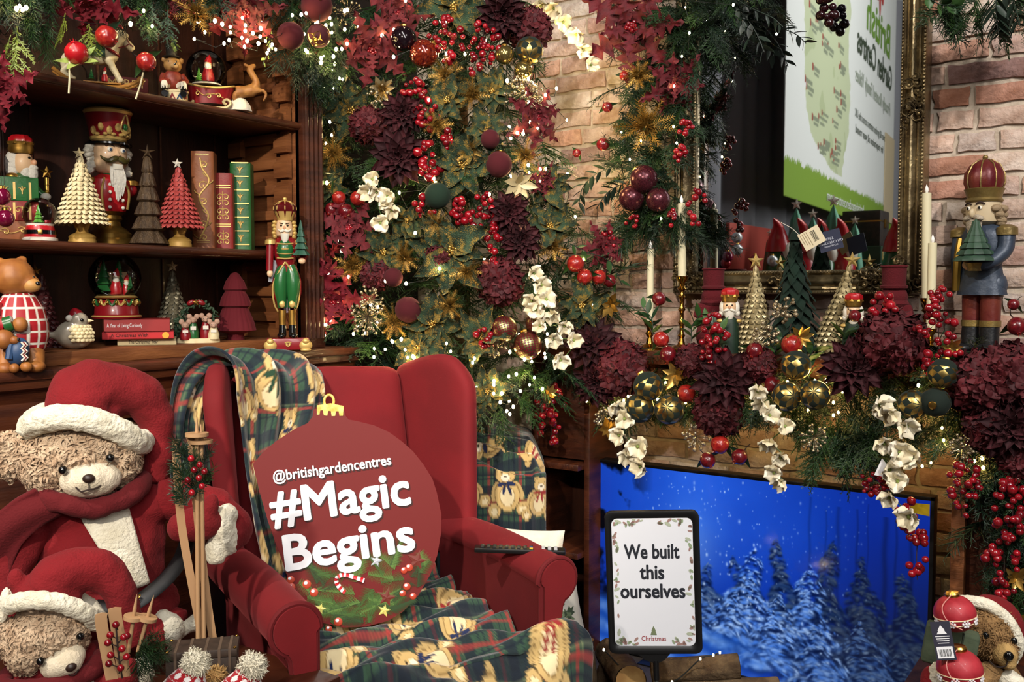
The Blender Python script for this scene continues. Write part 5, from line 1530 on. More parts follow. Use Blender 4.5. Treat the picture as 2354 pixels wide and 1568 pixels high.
T = stand('scale_tree', 'dark maroon scale-clad tree behind the check jumper bear', 'ornament tree', 98, -2.40, SB)
scale_cone(T, 0, 168, 38, 15, mat('maroon_resin', '3c1014', .5))
T.part('star', M().star((-12, -2, 176), 12, 5, 4), AGOLD, smooth=False)

T = stand('bird_ornament', 'plump grey robin ornament wearing a tiny red hat', 'bird', 174, -2.25, SB, 0)
BRD = mat('pearl_grey', '8b8274', .3, .1, col2='a39a88', nscale=25, coat=.4)
mb = M().ell((-4, 0, 34), (42, 32, 34)).ell((6, -6, 66), (21, 19, 20)).tube(spline([(-30, 0, 32), (-52, 0, 34), (-70, 0, 38)], 4), [16, 13, 11, 9, 8, 7, 7, 6, 6], 10)
bd_ = soft(T, 'bird_body', mb, BRD, vox=3)
T.part('beak', M().lathe([(4.5, 0), (0, 12)], 8, tr(26, -14, 66) @ rot(0, 90, -20)), CREAM, bd_)
T.part('eye', M().ell((12, -25, 68), (4, 3, 4), seg=8, rings=6), BLACK, bd_)
g = M()
for j in range(5):
    for k in range(6):
        a, b = radians(-100 + k * 15 - (j % 2) * 7), radians(-18 + j * 14)
        g.ell((-4 + 41 * cos(a) * cos(b) * .9 + 4, 33 * sin(a) * cos(b), 32 + 33 * sin(b)), (6.5, 3.5, 5), seg=8, rings=5)
tag(T.part('breast_scales', g, CREAM, bd_), kind='stuff')
T.part('red_hat', M().lathe([(17, 0), (14, 8), (6, 16), (0, 18)], 14, tr(0, 0, 78) @ rot(0, -18, 0)), REDP, bd_)
T.part('hat_pompom', M().ell((-14, -12, 72), 8, seg=10, rings=8), WHT, bd_)

def paperback(label, px, w, h, dpt, X, z, m, cap, tm, size, x0=0, pagew=0):
    T = stand('paperback', label, 'book', px, X, SB, -2)
    T.o.location.z += z * T.u
    T.part('cover', M().box(-w / 2, w / 2, -dpt / 2, -dpt / 2 + 3, 0, h).box(-w / 2, w / 2, -dpt / 2, dpt / 2, 0, 1.6).box(-w / 2, w / 2, -dpt / 2, dpt / 2, h - 1.6, h), m, smooth=False)
    T.part('pages', M().box(-w / 2 + 1.5, w / 2 - 3, -dpt / 2 + 2, dpt / 2 - 2, 1.6, h - 1.6), mat('paper_white'), smooth=False)
    text(cap[0], size * T.u, tm, T.o, (x0 * T.u, (-dpt / 2 - .5) * T.u, h * .5 * T.u), None, cap[1] * T.u, offset=.0)
    return T
paperback('slim cream paperback at the bottom of the small pile', 338, 124, 15, 84, -2.30, 0, mat('cream_cover', 'bfae84', .6), ('The Christmas Year', 62), STITCH, 11, -8)
T = paperback('bright red paperback in the middle of the small pile', 318, 150, 17, 90, -2.30, 15, mat('scarlet_cover', 'b3151c', .5), ('A Christmas Wish', 78), STITCH, 11, -18)
T.part('emblem', M().lathe([(7.5, 0), (7.5, 1)], 20, tr(58, -45.5, 8) @ rot(90)), mat('emblem_yellow', 'd9a032', .6))
paperback('thick red paperback titled A Year of Living Curiously on top of the pile', 316, 138, 28, 92, -2.30, 32, mat('crimson_cover', '8d1c1c', .5), ('A Year of Living Curiously', 74), mat('paper_white'), 12, -26)

T = stand('snow_globe', 'large snow globe with Santa on red base atop the paperbacks', 'snow globe', 268, -2.33, SB)
T.o.location.z += 62 * T.u
T.part('base', M().lathe([(0, 0), (52, 0), (54, 3), (52, 6), (48, 9), (46, 34), (40, 42), (0, 42)], 32), REDP)
T.part('gilt_ring', M().lathe([(52, 1), (54.5, 4), (52, 7)], 32), GLD)
T.part('gilt_ring', M().lathe([(40, 44), (47, 48), (40, 52)], 32), GLD)
for k in range(9):
    a = radians(-180 + k * 22.5)
    T.part('gilt_bell', M().ell((48 * cos(a), 48 * sin(a), 36), (4.5, 4.5, 5.5), seg=8, rings=6), GOLD)
    if k < 8:
        T.part('swag', M().tube([(47 * cos(a + t * .39), 47 * sin(a + t * .39), 42 - 12 * sin(pi * t)) for t in (0, .25, .5, .75, 1)], 3, 6), GRNP if k % 2 else GLD)
T.part('snow', M().lathe([(38, 46), (34, 52), (0, 56)], 24), WHT)
globe(T, (-2, 0, 92), 57)
mini_santa(T, 0, -6, 54, 62)
mini_santa(T, 22, 2, 54, 48)
mini_tree(T, -26, 0, 52, 80); mini_tree(T, 6, 16, 60, 74); mini_tree(T, 30, -4, 50, 44)
T.part('house_panel', M().box(-18, 24, 10, 16, 54, 106), mat('tan_panel', '9c7c54', .6), bev=.001)

T = stand('scale_tree', 'silvery grey scale-clad tree with pale star behind the mice', 'ornament tree', 398, -2.40, SB)
scale_cone(T, 0, 160, 40, 15, mat('silver_resin', '5f5a4a', .35, .35, col2='857d66', nscale=40))
T.part('star', M().star((0, -2, 170), 14, 6, 5), CREAM, smooth=False)

T = stand('mice_figurine', 'carol singing mice figurine under a leafy wreath arch', 'figurine', 455, -2.25, SB)
T.part('base', M().lathe([(0, 0), (48, 0), (46, 10), (0, 10)], 20, sy=.5), CREAM)
g = M()
random.seed(9)
for k in range(70):
    a = radians(-10 + 200 * k / 69)
    g.ell((40 * cos(a) + random.uniform(-6, 6), 6 + random.uniform(-6, 4), 44 + 46 * sin(a) + random.uniform(-6, 6)), (6, 2, 3.5), rot(random.uniform(0, 90), random.uniform(0, 180), 0), seg=6, rings=4)
for k in range(40):
    g.ell((-40 + random.uniform(-9, 9), 6 + random.uniform(-6, 4), 8 + k * 1.2), (6, 2, 3.5), rot(random.uniform(0, 90), random.uniform(0, 180), 0), seg=6, rings=4)
tag(T.part('wreath', g, mat('wreath_green', '243a24', .6)), kind='stuff')
for s in (-1, 1): T.part('bow_loop', M().ell((-4 + s * 11, -4, 92), (10, 4, 6), rot(0, s * 25, 0), seg=10, rings=6), REDP)
T.part('bow_star', M().star((-4, -9, 92), 8, 4, 2), GOLD, smooth=False)
MSE = mat('mouse_pink', 'a98672', .6)
for (x, y, z, h, m) in ((-28, -12, 8, 38, REDP), (-11, -4, 8, 52, GRNP), (16, -4, 8, 54, REDP), (33, -12, 8, 38, CREAM)):
    b_ = T.part('mouse_body', M().lathe([(0, 0), (12, 0), (13, h * .3), (7, h * .72), (0, h * .75)], 14, tr(x, y, z)), m)
    T.part('mouse_head', M().ell((x, y - 2, z + h * .85), (9, 9, 8), seg=12, rings=8).ell((x, y - 11, z + h * .8), (4.5, 5, 4), seg=10, rings=6), MSE, b_)
    for s in (-1, 1):
        T.part('mouse_ear', M().ell((x + s * 8, y, z + h * .85 + 8), (6, 2.5, 6.5), seg=10, rings=6), MSE, b_)
        T.part('mouse_eye', M().ell((x + s * 4, y - 9, z + h * .88), (1.3, 1, 1.3), seg=6, rings=4), BLACK, b_)
    T.part('song_book', M().box(x - 6, x + 6, y - 15, y - 13, z + h * .42, z + h * .58, None), WHT, b_, smooth=False)

T = stand('velvet_tree', 'tiered deep red ribbed tree ornament at the end of the lower shelf', 'ornament tree', 541, -2.28, SB)
prof = [(0, 0), (18, 0), (18, 14), (44, 22), (40, 40), (28, 72), (26, 74), (34, 78), (30, 96), (21, 112), (26, 116), (20, 134), (8, 152), (0, 156)]
T.part('tree_body', M().lathe(prof, 60, lobes=40, amp=.10), mat('maroon_velvet', '5a0a16', .9, sheen=.5), angle=60)

# ---- standing nutcracker on the counter edge ---------------------
T = stand('nutcracker_figure', 'tall nutcracker in green trousers with gold crown on the counter edge', 'nutcracker', 658, -2.14, CT, 0)
T.part('plinth', M().box(-44, 50, -26, 26, 4, 30), REDP, bev=.002)
for s in (-36, 42): T.part('gilt_scroll', M().ell((s, -24, 14), (15, 8, 13)).ell((s, -28, 24), (8, 6, 7)).ell((s, -26, 4), (12, 8, 5)), GLD)
flat_tubes(T, None, [curl(-4, 20, 10), curl(10, 20, 10, -1)], -27, 1.6)
for s in (-1, 1):
    bt = T.part('boot', M().tube([(2 + s * 11, 0, 60), (2 + s * 11, -2, 36)], [8, 9], 12).ell((2 + s * 13, -12, 36), (10, 18, 8)), BLACK)
    T.part('gilt_boot_top', M().tube([(2 + s * 11, 0, 94), (2 + s * 11, -1, 60)], [9, 8], 12), AGOLD, bt)
    T.part('knee_ornament', M().ell((2 + s * 11, -10, 108), (7, 4, 9), seg=8, rings=6), GLD, bt)
    T.part('trouser_leg', M().tube(spline([(2 + s * 6, 0, 196), (2 + s * 13, -1, 170), (2 + s * 14, -2, 140), (2 + s * 11, 0, 100)], 4), [12, 13, 14, 15, 15.5, 16, 16, 15.5, 15, 14, 12, 11, 10], 14), GRNP)
def tails(i, j):
    a = radians(200 + 320 * i - 90 - 160 + 50)
    a = radians(-40 + 260 * i)
    w = np.interp(j, [0, .3, .6, 1], [22, 33, 33, 16])
    return (2 + w * cos(a), 6 + w * .55 * sin(a), 196 - 108 * j)
T.part('coat_tails', M().grid(tails, 16, 12), REDP)
ct_ = T.part('coat', M().lathe([(18, 182), (20, 196), (25, 220), (26, 246), (20, 258), (8, 264)], 20, tr(0, 2, 0), sy=.72), REDP)
T.part('waistcoat', M().ell((-1, -10, 232), (19, 12, 24)), GRNP, ct_)
for q in range(4): T.part('gilt_frogging', M().tube(spline([(-19, -12, 246 - q * 11), (-1, -22, 244 - q * 11), (17, -12, 246 - q * 11)], 3), 1.8, 6), GLD, ct_)
for s in (-1, 1):
    T.part('gilt_edge', M().tube(spline([(-1, -14, 204), (s * 16, -12, 180), (s * 29, -4, 150), (s * 27, 0, 110), (s * 18, 4, 90)], 4), 2, 6), GLD, ct_)
    ep = T.part('epaulette', M().lathe([(13, 0), (12, 10), (0, 14)], 12, tr(s * 33, 0, 244)), GLD, ct_)
T.part('arm', M().tube([(-34, 0, 246), (-36, -4, 184)], [9, 8], 10), REDP)
T.part('hand', M().ell((-35, -6, 178), (7, 7, 9)), SKIN)
T.part('price_card', M().box(-50, -28, 4, 5, 156, 206, rot(0, 4, 0)), mat('grey_card', '8a8a90', .6), smooth=False)
T.part('arm', M().tube(spline([(32, 0, 246), (40, -10, 222), (36, -22, 206)], 3), 8.5, 10), REDP)
T.part('hand', M().ell((36, -26, 206), (8, 7, 7)), SKIN)
mini_tree(T, 34, -26, 210, 72, mat('sea_green', '1f4a38', .5), tiers=5)
hd = T.part('head', M().lathe([(9, 258), (18, 264), (19, 282), (16, 298), (0, 300)], 20, tr(-2, 0, 0)), SKIN)
g = M()
for s in (-1, 1):
    for q in range(5): g.ell((-2 + s * (21 + 2 * (q % 2)), 2, 294 - q * 8), (6, 7, 5), seg=8, rings=6)
tag(T.part('hair', g, GLD, hd), kind='stuff')
T.part('beard', M().lathe([(10, 0), (8, -12), (0, -28)], 12, tr(-1, -16, 268), sy=.5), WHT, hd)
for s in (-1, 1):
    T.part('moustache', M().tube(spline([(-2, -19, 276), (-2 + s * 8, -20, 273), (-2 + s * 15, -14, 278)], 3), [3, 3, 3, 2.6, 2, 1.4, 1], 6), WHT, hd)
    T.part('eye', M().ell((-2 + s * 7, -18, 286), (2.6, 1.6, 2.2), seg=8, rings=6), BLACK, hd)
    T.part('eyebrow', M().tube([(-2 + s * 3, -19, 290), (-2 + s * 11, -17, 292)], 1, 5), STITCH, hd)
T.part('nose', M().ell((-2, -20, 281), (3, 4, 5), seg=8, rings=6), SKINR, hd)
cr = T.part('crown', M().lathe([(17, 298), (18, 304), (24, 318), (22, 318), (16, 304)], 24), GLD)
T.part('crown_velvet', M().lathe([(16, 302), (24, 320), (23, 332), (14, 340), (0, 342)], 24, lobes=8, amp=.2), mat('ruby_paint', '4e0c10', .25, coat=.5), cr)
for k in range(8):
    a = 2 * pi * k / 8
    T.part('crown_rib', M().tube(spline([(22 * cos(a), 22 * sin(a), 316), (25 * cos(a), 25 * sin(a), 328), (12 * cos(a), 12 * sin(a), 341), (0, 0, 343)], 3), 1.5, 5), GLD, cr)
T.part('crown_orb', M().ell((0, 0, 347), 5, seg=10, rings=8), GLD, cr)
p = onZ(604, 797, CT + .002)
T = Thing('raffia_tie', 'loose straw raffia tie on the counter edge', 'raffia', p, facing(p), depth(p) / FPX)
T.part('strand', M().tube(spline([(-12, 20, 22), (-6, 8, 8), (0, 0, 3), (12, -4, 2)], 4), .9, 5).tube(spline([(0, 0, 3), (5, 4, 7), (-3, 6, 6), (0, 0, 2), (-6, -4, 2)], 4), 1.1, 5), mat('straw', 'b08c4a', .7))
# ================================================================ mirror, television, mantel ornaments
FRAME = mat('antique_silver_gilt', '5a4c36', .34, .8, col2='8d7d5c', nscale=14, bump=.5, bscale=60)
FRAMED = mat('dark_gilt', '3d3324', .4, .8, col2='6a5a3c', nscale=30)
xi0, xi1 = onY(1604, 400, MY).x, onY(2068, 400, MY).x
zi0 = onY(1800, 622, MY).z
zi1 = 2.62
m0 = Vector(((xi0 + xi1) / 2, MY, MIR_B))
T = Thing('wall_mirror', 'large ornate gilt framed mirror on the brick wall above the mantel', 'mirror', m0)
def mo(mb):
    for i in range(len(mb.v)): mb.v[i] = mb.v[i] - m0
    return mb
T.part('mirror_glass', mo(M().add([(xi0, MY, zi0), (xi1, MY, zi0), (xi1, MY, zi1), (xi0, MY, zi1)], [(0, 1, 2, 3)])), mat('mirror_silver', 'dfe3e3', .015, 1), smooth=False)
T.part('backing', mo(M().box(xi0 - .06, xi1 + .06, MY + .004, YW - .012, zi0 - .06, zi1 + .06)), WOODD, smooth=False)
fw = onY(2131, 400, MY).x - xi1
prof = [(0, 0), (0, .012), (.004, .02), (.010, .022), (.015, .016), (.018, .014), (.03, .030), (.042, .038), (.052, .036), (.060, .026), (.064, .032), (.070, .033), (.075, .026), (.080, .030), (.086, .030), (.09, .02), (.092, -.03)]
prof = [(a * fw / .092, b) for a, b in prof]
cor = [(xi0, zi0, -1, -1), (xi1, zi0, 1, -1), (xi1, zi1, 1, 1), (xi0, zi1, -1, 1)]
nm = ('bottom_rail', 'side_rail', 'top_rail', 'side_rail')
for k in range(4):
    a, b = cor[k], cor[(k + 1) % 4]
    vs = []
    for c in (a, b):
        vs += [(c[0] + c[2] * o, MY - h, c[1] + c[3] * o) for o, h in prof]
    n = len(prof)
    T.part(nm[k], mo(M().add(vs, [(i, i + 1, n + i + 1, n + i) for i in range(n - 1)])), FRAME, angle=50)
def bead_row(off, r, step, hgt):
    g = M()
    for k in range(4):
        a, b = cor[k], cor[(k + 1) % 4]
        p, q = Vector((a[0] + a[2] * off, MY - hgt, a[1] + a[3] * off)), Vector((b[0] + b[2] * off, MY - hgt, b[1] + b[3] * off))
        n = int((q - p).length / step)
        for i in range(n):
            g.ell(p.lerp(q, (i + .5) / n), (r, r, r), seg=6, rings=4)
    return tag(T.part('rope_beading', mo(g), FRAME), kind='stuff')
bead_row(.007 * fw / .092, .0042, .010, .021)
bead_row(.083 * fw / .092, .0048, .011, .031)
def acanthus(x, z, sx, sz, seed, ang=0):
    random.seed(seed)
    g = M()
    Rm = Matrix.Rotation(radians(ang), 4, 'Y')
    for k in range(16):
        a = random.uniform(0, 2 * pi); r = random.uniform(.1, 1)
        c = Vector((cos(a) * r * sx, -.034 - random.uniform(0, .012), sin(a) * r * sz))
        s = random.uniform(.008, .014)
        d = random.choice((-1, 1))
        pts = [c + Vector((d * s * t * cos(t * 4.2 + a) * 1.1, -.004 * sin(t * 3), s * t * sin(t * 4.2 + a) * 1.1)) for t in [.2 + .2 * q for q in range(8)]]
        g.tube([Rm @ p + Vector((x, MY, z)) for p in pts], [.0045, .0045, .004, .004, .0036, .003, .0026, .002], 6)
        g.ell(Rm @ c + Vector((x, MY, z)), (.007, .006, .007), seg=8, rings=5)
    return tag(T.part('acanthus_carving', mo(g), FRAMED), kind='stuff')
pm = onY(2105, 230, MY - .03)
acanthus(xi1 + fw * .45, pm.z, .028, .07, 1)
acanthus(xi1 + fw * .45, zi0 - .02, .04, .06, 2); acanthus(xi1 - .03, zi0 - fw * .45, .07, .028, 3)
acanthus(xi0 - fw * .45, zi0 - .02, .04, .05, 4); acanthus(xi0 + .03, zi0 - fw * .45, .06, .026, 5)
acanthus((xi0 + xi1) / 2, zi0 - fw * .45, .07, .028, 6); acanthus(xi0 - fw * .45, pm.z, .026, .06, 7)
acanthus(onY(2010, 630, MY).x, zi0 - fw * .3, .05, .02, 8)

# -------- television
TVW = TVR.x - TVL.x; TVH = TVW * .60
t0 = Vector(((TVL.x + TVR.x) / 2, TV_Y, (TVL.z + TVR.z) / 2 - TVH))
T = Thing('television', 'large flat television in the fireplace showing a blue snowy forest', 'television', t0)
T.part('casing', M().box(-TVW / 2, TVW / 2, 0, .045, 0, TVH), PLB, bev=.003)
bz = .011
for b in (M().box(-TVW / 2, TVW / 2, -.006, .004, TVH - bz, TVH), M().box(-TVW / 2, TVW / 2, -.006, .004, 0, bz * 1.6), M().box(-TVW / 2, -TVW / 2 + bz, -.006, .004, 0, TVH), M().box(TVW / 2 - bz, TVW / 2, -.006, .004, 0, TVH)):
    T.part('bezel', b, PLB, bev=.001)
w_, h_ = 700, 394
X, Y = np.meshgrid(np.linspace(0, 16 / 9, w_), np.linspace(0, 1, h_))      # y from 0 at the bottom
g = np.clip(1 - np.abs(X - .62) / .9, 0, 1)
mist = fbm(X, Y, 2.2, 4, 1)
C = rgb('0a2a94')[None, None] * np.ones((h_, w_, 1))
C = C + (rgb('2a6cf0') - rgb('0a2a94')) * (g * np.clip((Y - .25) / .5, 0, 1) * (.55 + .6 * mist))[..., None]
C = C + (rgb('8fc0ff') - rgb('2a6cf0')) * (np.exp(-(((X - .58) / .16) ** 2 + ((Y - .62) / .2) ** 2)) * .42)[..., None]
C = C * (1 - .55 * np.clip((X - 1.15) / .6, 0, 1) * np.clip((.9 - Y) / .6, 0, 1))[..., None]
# dark branches on the left
dk = np.clip((fbm(X, Y, 9, 4, 4) - .46) * 7, 0, 1) * np.clip((.36 - X) / .2, 0, 1) * np.clip((Y - .05) / .3, .5, 1)
C = C * (1 - .92 * dk)[..., None]
# tall bare trunks, far off
for (tx, tw, th, ta) in ((1.22, .007, .95, .16), (1.30, .005, .9, .14), (1.36, .010, .92, .18), (1.45, .006, .92, .18), (1.58, .013, .9, .25), (1.63, .006, .9, .2), (1.7, .009, .9, .25), (1.5, .004, .95, .15)):
    m_ = np.exp(-((X - tx - .003 * np.sin(Y * 23 + tx * 40)) / tw) ** 2) * (Y < th) * ta
    C = C * (1 - m_)[..., None]
rs = np.random.RandomState(8)
def stamp(fx, fy, rx, ry, an, col, al):
    i0, j0 = int(fx / (16 / 9) * w_), int(fy * h_)
    kk = int(max(rx, ry) * h_ * 1.6) + 2
    s_ = (slice(max(0, j0 - kk), max(0, j0 + kk)), slice(max(0, i0 - kk), max(0, i0 + kk)))
    if X[s_].size == 0: return
    dx, dy = X[s_] - fx, Y[s_] - fy
    u, v = dx * cos(an) + dy * sin(an), -dx * sin(an) + dy * cos(an)
    a = np.exp(-((u / rx) ** 2 + (v / ry) ** 2)) * al
    C[s_] = C[s_] * (1 - a[..., None]) + col * a[..., None]
def fir(cx, y0, top, half, lum):
    n = int(560 * (top - y0) * half / .1)
    ts = np.sort(rs.rand(n) ** 1.3)[::-1] if False else np.sort(1 - rs.rand(n) ** .6)[::-1]
    for t in ts[::1]:
        y = y0 + (top - y0) * t; w = half * (1 - t) ** .85 + .004
        s = rs.uniform(-1, 1); x = cx + s * w * (1 + .35 * sin(t * 13 + cx * 50)) + .03 * sin(t * 4 + cx * 30)
        an = -.75 * s + rs.uniform(-.45, .45)
        sz = .5 + .7 * (1 - t)
        stamp(x, y - .012, .020 * sz, .011 * sz, an, rgb('061640') * (.5 + .5 * lum), .55)
        if rs.rand() < .72 * (1 - .3 * abs(s)):
            c = rgb('3a72d8') + (rgb('b4d4ff') - rgb('3a72d8')) * rs.rand() ** 1.2
            stamp(x, y, .017 * sz * rs.uniform(.5, 1.5), .0068 * sz * rs.uniform(.7, 1.6), an, c * lum, .8)
for tr_ in ((.70, .3, .55, .07, .6), (.84, .28, .62, .08, .6), (1.68, .12, .66, .15, .34), (1.50, .1, .72, .15, .36), (1.34, .2, .78, .10, .4), (1.08, .3, .74, .08, .5), (.66, .16, .44, .12, .85), (.93, .12, .66, .2, 1.0), (.80, .16, .40, .13, 1.0), (1.2, .1, .62, .2, .95), (1.10, .16, .46, .12, .9), (1.02, .05, .38, .17, 1.0), (1.5, .0, .40, .22, .6), (1.28, .0, .32, .17, .85), (1.7, -.02, .3, .16, .4), (.62, .14, .28, .08, .9)):
    fir(*tr_)
# snowy path
rd = np.clip((.24 - Y - .10 * (X - .55)) / .05, 0, 1) * np.clip((1.15 - X) / .35, 0, 1)
st_ = .5 + .5 * np.sin((Y * 60 + X * 14) + 3 * fbm(X, Y, 6, 3, 2))
C = C * (1 - (rd * .8)[..., None]) + (rgb('1c4fae') + (rgb('8fbcf8') - rgb('1c4fae')) * (st_ * fbm(X, Y, 14, 3, 5))[..., None]) * (rd * .8)[..., None]
rs = np.random.RandomState(3)
for k in range(330):
    fx, fy, fr = rs.uniform(.3, 1.5), rs.uniform(.3, .98), rs.uniform(.0016, .0042) * (1.6 if rs.rand() < .2 else 1)
    i0, j0 = int(fx / (16 / 9) * w_), int(fy * h_)
    sl_ = (slice(max(0, j0 - 8), j0 + 9), slice(max(0, i0 - 8), i0 + 9))
    a = np.exp(-(((X[sl_] - fx) / fr) ** 2 + ((Y[sl_] - fy) / (fr * 1.5)) ** 2)) * rs.uniform(.25, .8) * (1 if fx < 1 else .5)
    C[sl_] = C[sl_] + (rgb('cfe2ff') - C[sl_]) * a[..., None]
sw_, sh_ = TVW - 2 * bz, TVH - bz * 2.6
P = np.stack([-TVW / 2 + bz + X / (16 / 9) * sw_, -.0005 + 0 * X, bz * 1.6 + Y * sh_], -1)
color_grid('screen', P, C, mat_vc('lcd_screen', .12, emit=1.05), T.o)
T.part('yellow_sticker', M().add([(TVW / 2 - .07, -.0075, TVH - .05), (TVW / 2 - .012, -.0075, TVH - .055), (TVW / 2 - .012, -.0075, TVH - .02), (TVW / 2 - .066, -.0075, TVH - .022)], [(0, 1, 2, 3)]), mat('sticker_yellow', 'c9b021', .5), smooth=False)
T.part('stand_foot', M().box(-.35, -.25, -.06, .1, -.03, .0), PLB, bev=.004); T.part('stand_foot', M().box(.25, .35, -.06, .1, -.03, .0), PLB, bev=.004)
t0.z = max(t0.z, .065)
T.o.location.z = t0.z

# -------- poster stand
p = at(1502, 1338, 2.42)
T = Thing('poster_stand', 'black framed notice on a pole reading We built this ourselves', 'sign', mx=tr(*p) @ Matrix.Rotation(facing(p, 3), 4, 'Z') @ rot(0, -2.2, 0), u=2.42 / FPX)
def rrect(hw, hh, r, n=6):
    o = []
    for cx, cz, a0 in ((hw - r, hh - r, 0), (-hw + r, hh - r, 90), (-hw + r, -hh + r, 180), (hw - r, -hh + r, 270)):
        o += [(cx + r * cos(radians(a0 + 90 * k / n)), cz + r * sin(radians(a0 + 90 * k / n))) for k in range(n + 1)]
    return o
outer, inner = rrect(107, 166, 16), rrect(92, 149, 14)
n = len(outer)
vs = [(x, -6, z) for x, z in outer] + [(x, -8, z) for x, z in [((a[0] + b[0]) / 2, (a[1] + b[1]) / 2) for a, b in zip(outer, inner)]] + [(x, -2, z) for x, z in inner] + [(x, 7, z) for x, z in outer]
fs = []
for a, b in ((0, n), (n, 2 * n), (3 * n, 0)):
    fs += [(a + i, a + (i + 1) % n, b + (i + 1) % n, b + i) for i in range(n)]
fs = [f[::-1] for f in fs] + [tuple(3 * n + i for i in range(n))]
T.part('frame', M().add(vs, fs), PLB, angle=60)
T.part('paper', M().prism(rrect(93, 150, 14), -1.6, 2), mat('poster_paper', 'dcdee4', .6), smooth=False)
INK = mat('poster_ink', '1d2028', .6)
for s, z in (('We built', 70), ('this', 22), ('ourselves', -22)):
    text(s, 46 * T.u, INK, T.o, (-2 * T.u, -2.2 * T.u, z * T.u), None, {'We built': 126, 'this': 56, 'ourselves': 148}[s] * T.u, bold=1.3 * T.u, extrude=.2 * T.u)
text('Christmas', 16 * T.u, mat('poster_red', '9c3a3a', .6), T.o, (-3 * T.u, -2.2 * T.u, -132 * T.u), None, 56 * T.u, extrude=.2 * T.u)
T.part('printed_tree', M().prism([(-10, -123), (4, -123), (1, -113), (2, -113), (-3, -102), (-8, -113), (-7, -113)], -2.4, -1.6), mat('poster_tree', '6f7a5a', .7), smooth=False)
random.seed(4)
gl = [mat('poster_leaf_a', '8a9a7a', .7), mat('poster_leaf_b', 'a8b09a', .7), mat('poster_leaf_c', '9a7a72', .7)]
for k in range(96):
    side = k % 4
    if side == 0: x, z = random.uniform(-84, 84), random.uniform(132, 146)
    elif side == 1: x, z = random.uniform(78, 90), random.uniform(-140, 140)
    elif side == 2: x, z = random.uniform(-90, -80), random.uniform(-140, 140)
    else:
        x, z = random.choice((random.uniform(-84, -40), random.uniform(40, 84))), random.uniform(-146, -132)
    a = random.uniform(0, pi); l = random.uniform(4, 9); w = l * .45
    pts = [(x + l * cos(t) * cos(a) - w * sin(t) * sin(a), z + l * cos(t) * sin(a) + w * sin(t) * cos(a)) for t in [2 * pi * q / 8 for q in range(8)]]
    pts = [(max(-91, min(91, u)), max(-148, min(148, v))) for u, v in pts]
    T.part('printed_leaf', M().prism(pts, -2.2, -1.6), gl[k % 3 if k % 7 else 2], smooth=False)
T.part('bracket', M().prism([(-46, -164), (36, -164), (20, -182), (8, -188), (-8, -188), (-24, -182)], -3, 6), PLB, smooth=False)
T.part('pole_sleeve', M().tube([(0, 2, -184), (0, 2, -230)], 7, 12), PLB)
hgt = (p.z - .06) / T.u
T.part('pole', M().tube([(0, 2, -228), (0, 2, -hgt)], 5, 12), mat('steel', '7d8583', .3, .9))
T.part('base_plate', M().lathe([(60, -hgt), (60, -hgt + 4), (8, -hgt + 8)], 24), PLB)

# -------- logs on the hearth
BARK = mat('bark', '4a3826', .95, col2='6b5840', nscale=18, bump=2, bscale=45)
CUT = mat('cut_wood', '8a6536', .85, col2='a07c48', nscale=30)
def log(label, a, b, r, seed=0):
    A, B = Vector(a), Vector(b)
    d = (B - A); L = d.length
    t = Thing('log', label, 'log', mx=tr(*A) @ d.to_track_quat('Z', 'Y').to_matrix().to_4x4(), group='logs on the hearth')
    def f(i, j):
        an = 2 * pi * i
        q = r * (1 + .10 * noise.noise(Vector((cos(an) * 2, sin(an) * 2, j * L * 8 + seed))) + .05 * noise.noise(Vector((cos(an) * 6, sin(an) * 6, j * L * 20 + seed))))
        return (q * cos(an), q * sin(an), L * j)
    t.part('bark', M().grid(f, 28, 16, closeu=True), BARK)
    for z, s in ((-.001, -1), (L + .001, 1)):
        t.part('cut_face', M().lathe([(r * .97, z), (r * .5, z + s * .002), (0, z + s * .001)], 20), CUT)
    return t
log('long bark log lying in front of the television', at(1498, 1544, 2.62), at(1698, 1530, 2.60), .033, 1)
log('thick log standing on end beside the seat throw', at(1338, 1640, 2.62), at(1330, 1472, 2.64), .045, 2)
log('log leaning beside the poster pole with pale cut end', at(1400, 1500, 2.78), at(1450, 1566, 2.5), .042, 3)
log('dark bark log leaning left of the poster pole', at(1385, 1600, 2.72), at(1420, 1510, 2.72), .04, 4)
log('short log under the long log', at(1510, 1600, 2.6), at(1790, 1590, 2.58), .04, 5)
log('log at the bottom under the poster', at(1290, 1640, 2.55), at(1620, 1630, 2.5), .045, 6)
p = at(1600, 1540, 2.5)

# -------- candles
WAX = mat('ivory_wax', 'cfc6a4', .5, spec=.4)
BRS = mat('polished_brass', 'b58a3a', .18, 1)
def candle(label, px, top, bot, r, Y, tilt=0):
    b = onY(px, bot, Y); u = depth(b) / FPX
    c = Thing('taper_candle', label, 'candle', mx=tr(*b) @ Matrix.Rotation(facing(b), 4, 'Z') @ rot(0, tilt, 0), u=u)
    h = bot - top
    c.part('wax', M().lathe([(r, 0), (r * .96, h), (r * .8, h + 1), (r * .5, h - 1), (0, h - 1)], 20), WAX)
    c.part('flame', M().lathe([(1.5, h - 1), (4.5, h + 6), (4, h + 11), (0, h + 21)], 12), mat('led_flame', 'e9e6de', .4))
    s = Thing('candlestick', 'polished brass candlestick carrying the ' + label, 'candlestick', Vector((b.x, b.y, MZ)), 0, u)
    hh = (b.z - MZ) / u
    pr = [(0, 0), (30, 0), (30, 5), (22, 8), (9, 14), (6, 24)]
    k = 24
    while k < hh - 34:
        pr += [(5, k + 4), (9, k + 10), (5, k + 16)]; k += 30
    pr += [(5, hh - 30), (11, hh - 24), (6, hh - 18), (7, hh - 10), (13, hh - 3), (14, hh + 5), (10, hh + 5), (9, hh)]
    pr = [q for q in pr if q[1] <= hh + 6]
    s.part('stem', M().lathe(pr, 20), BRS)
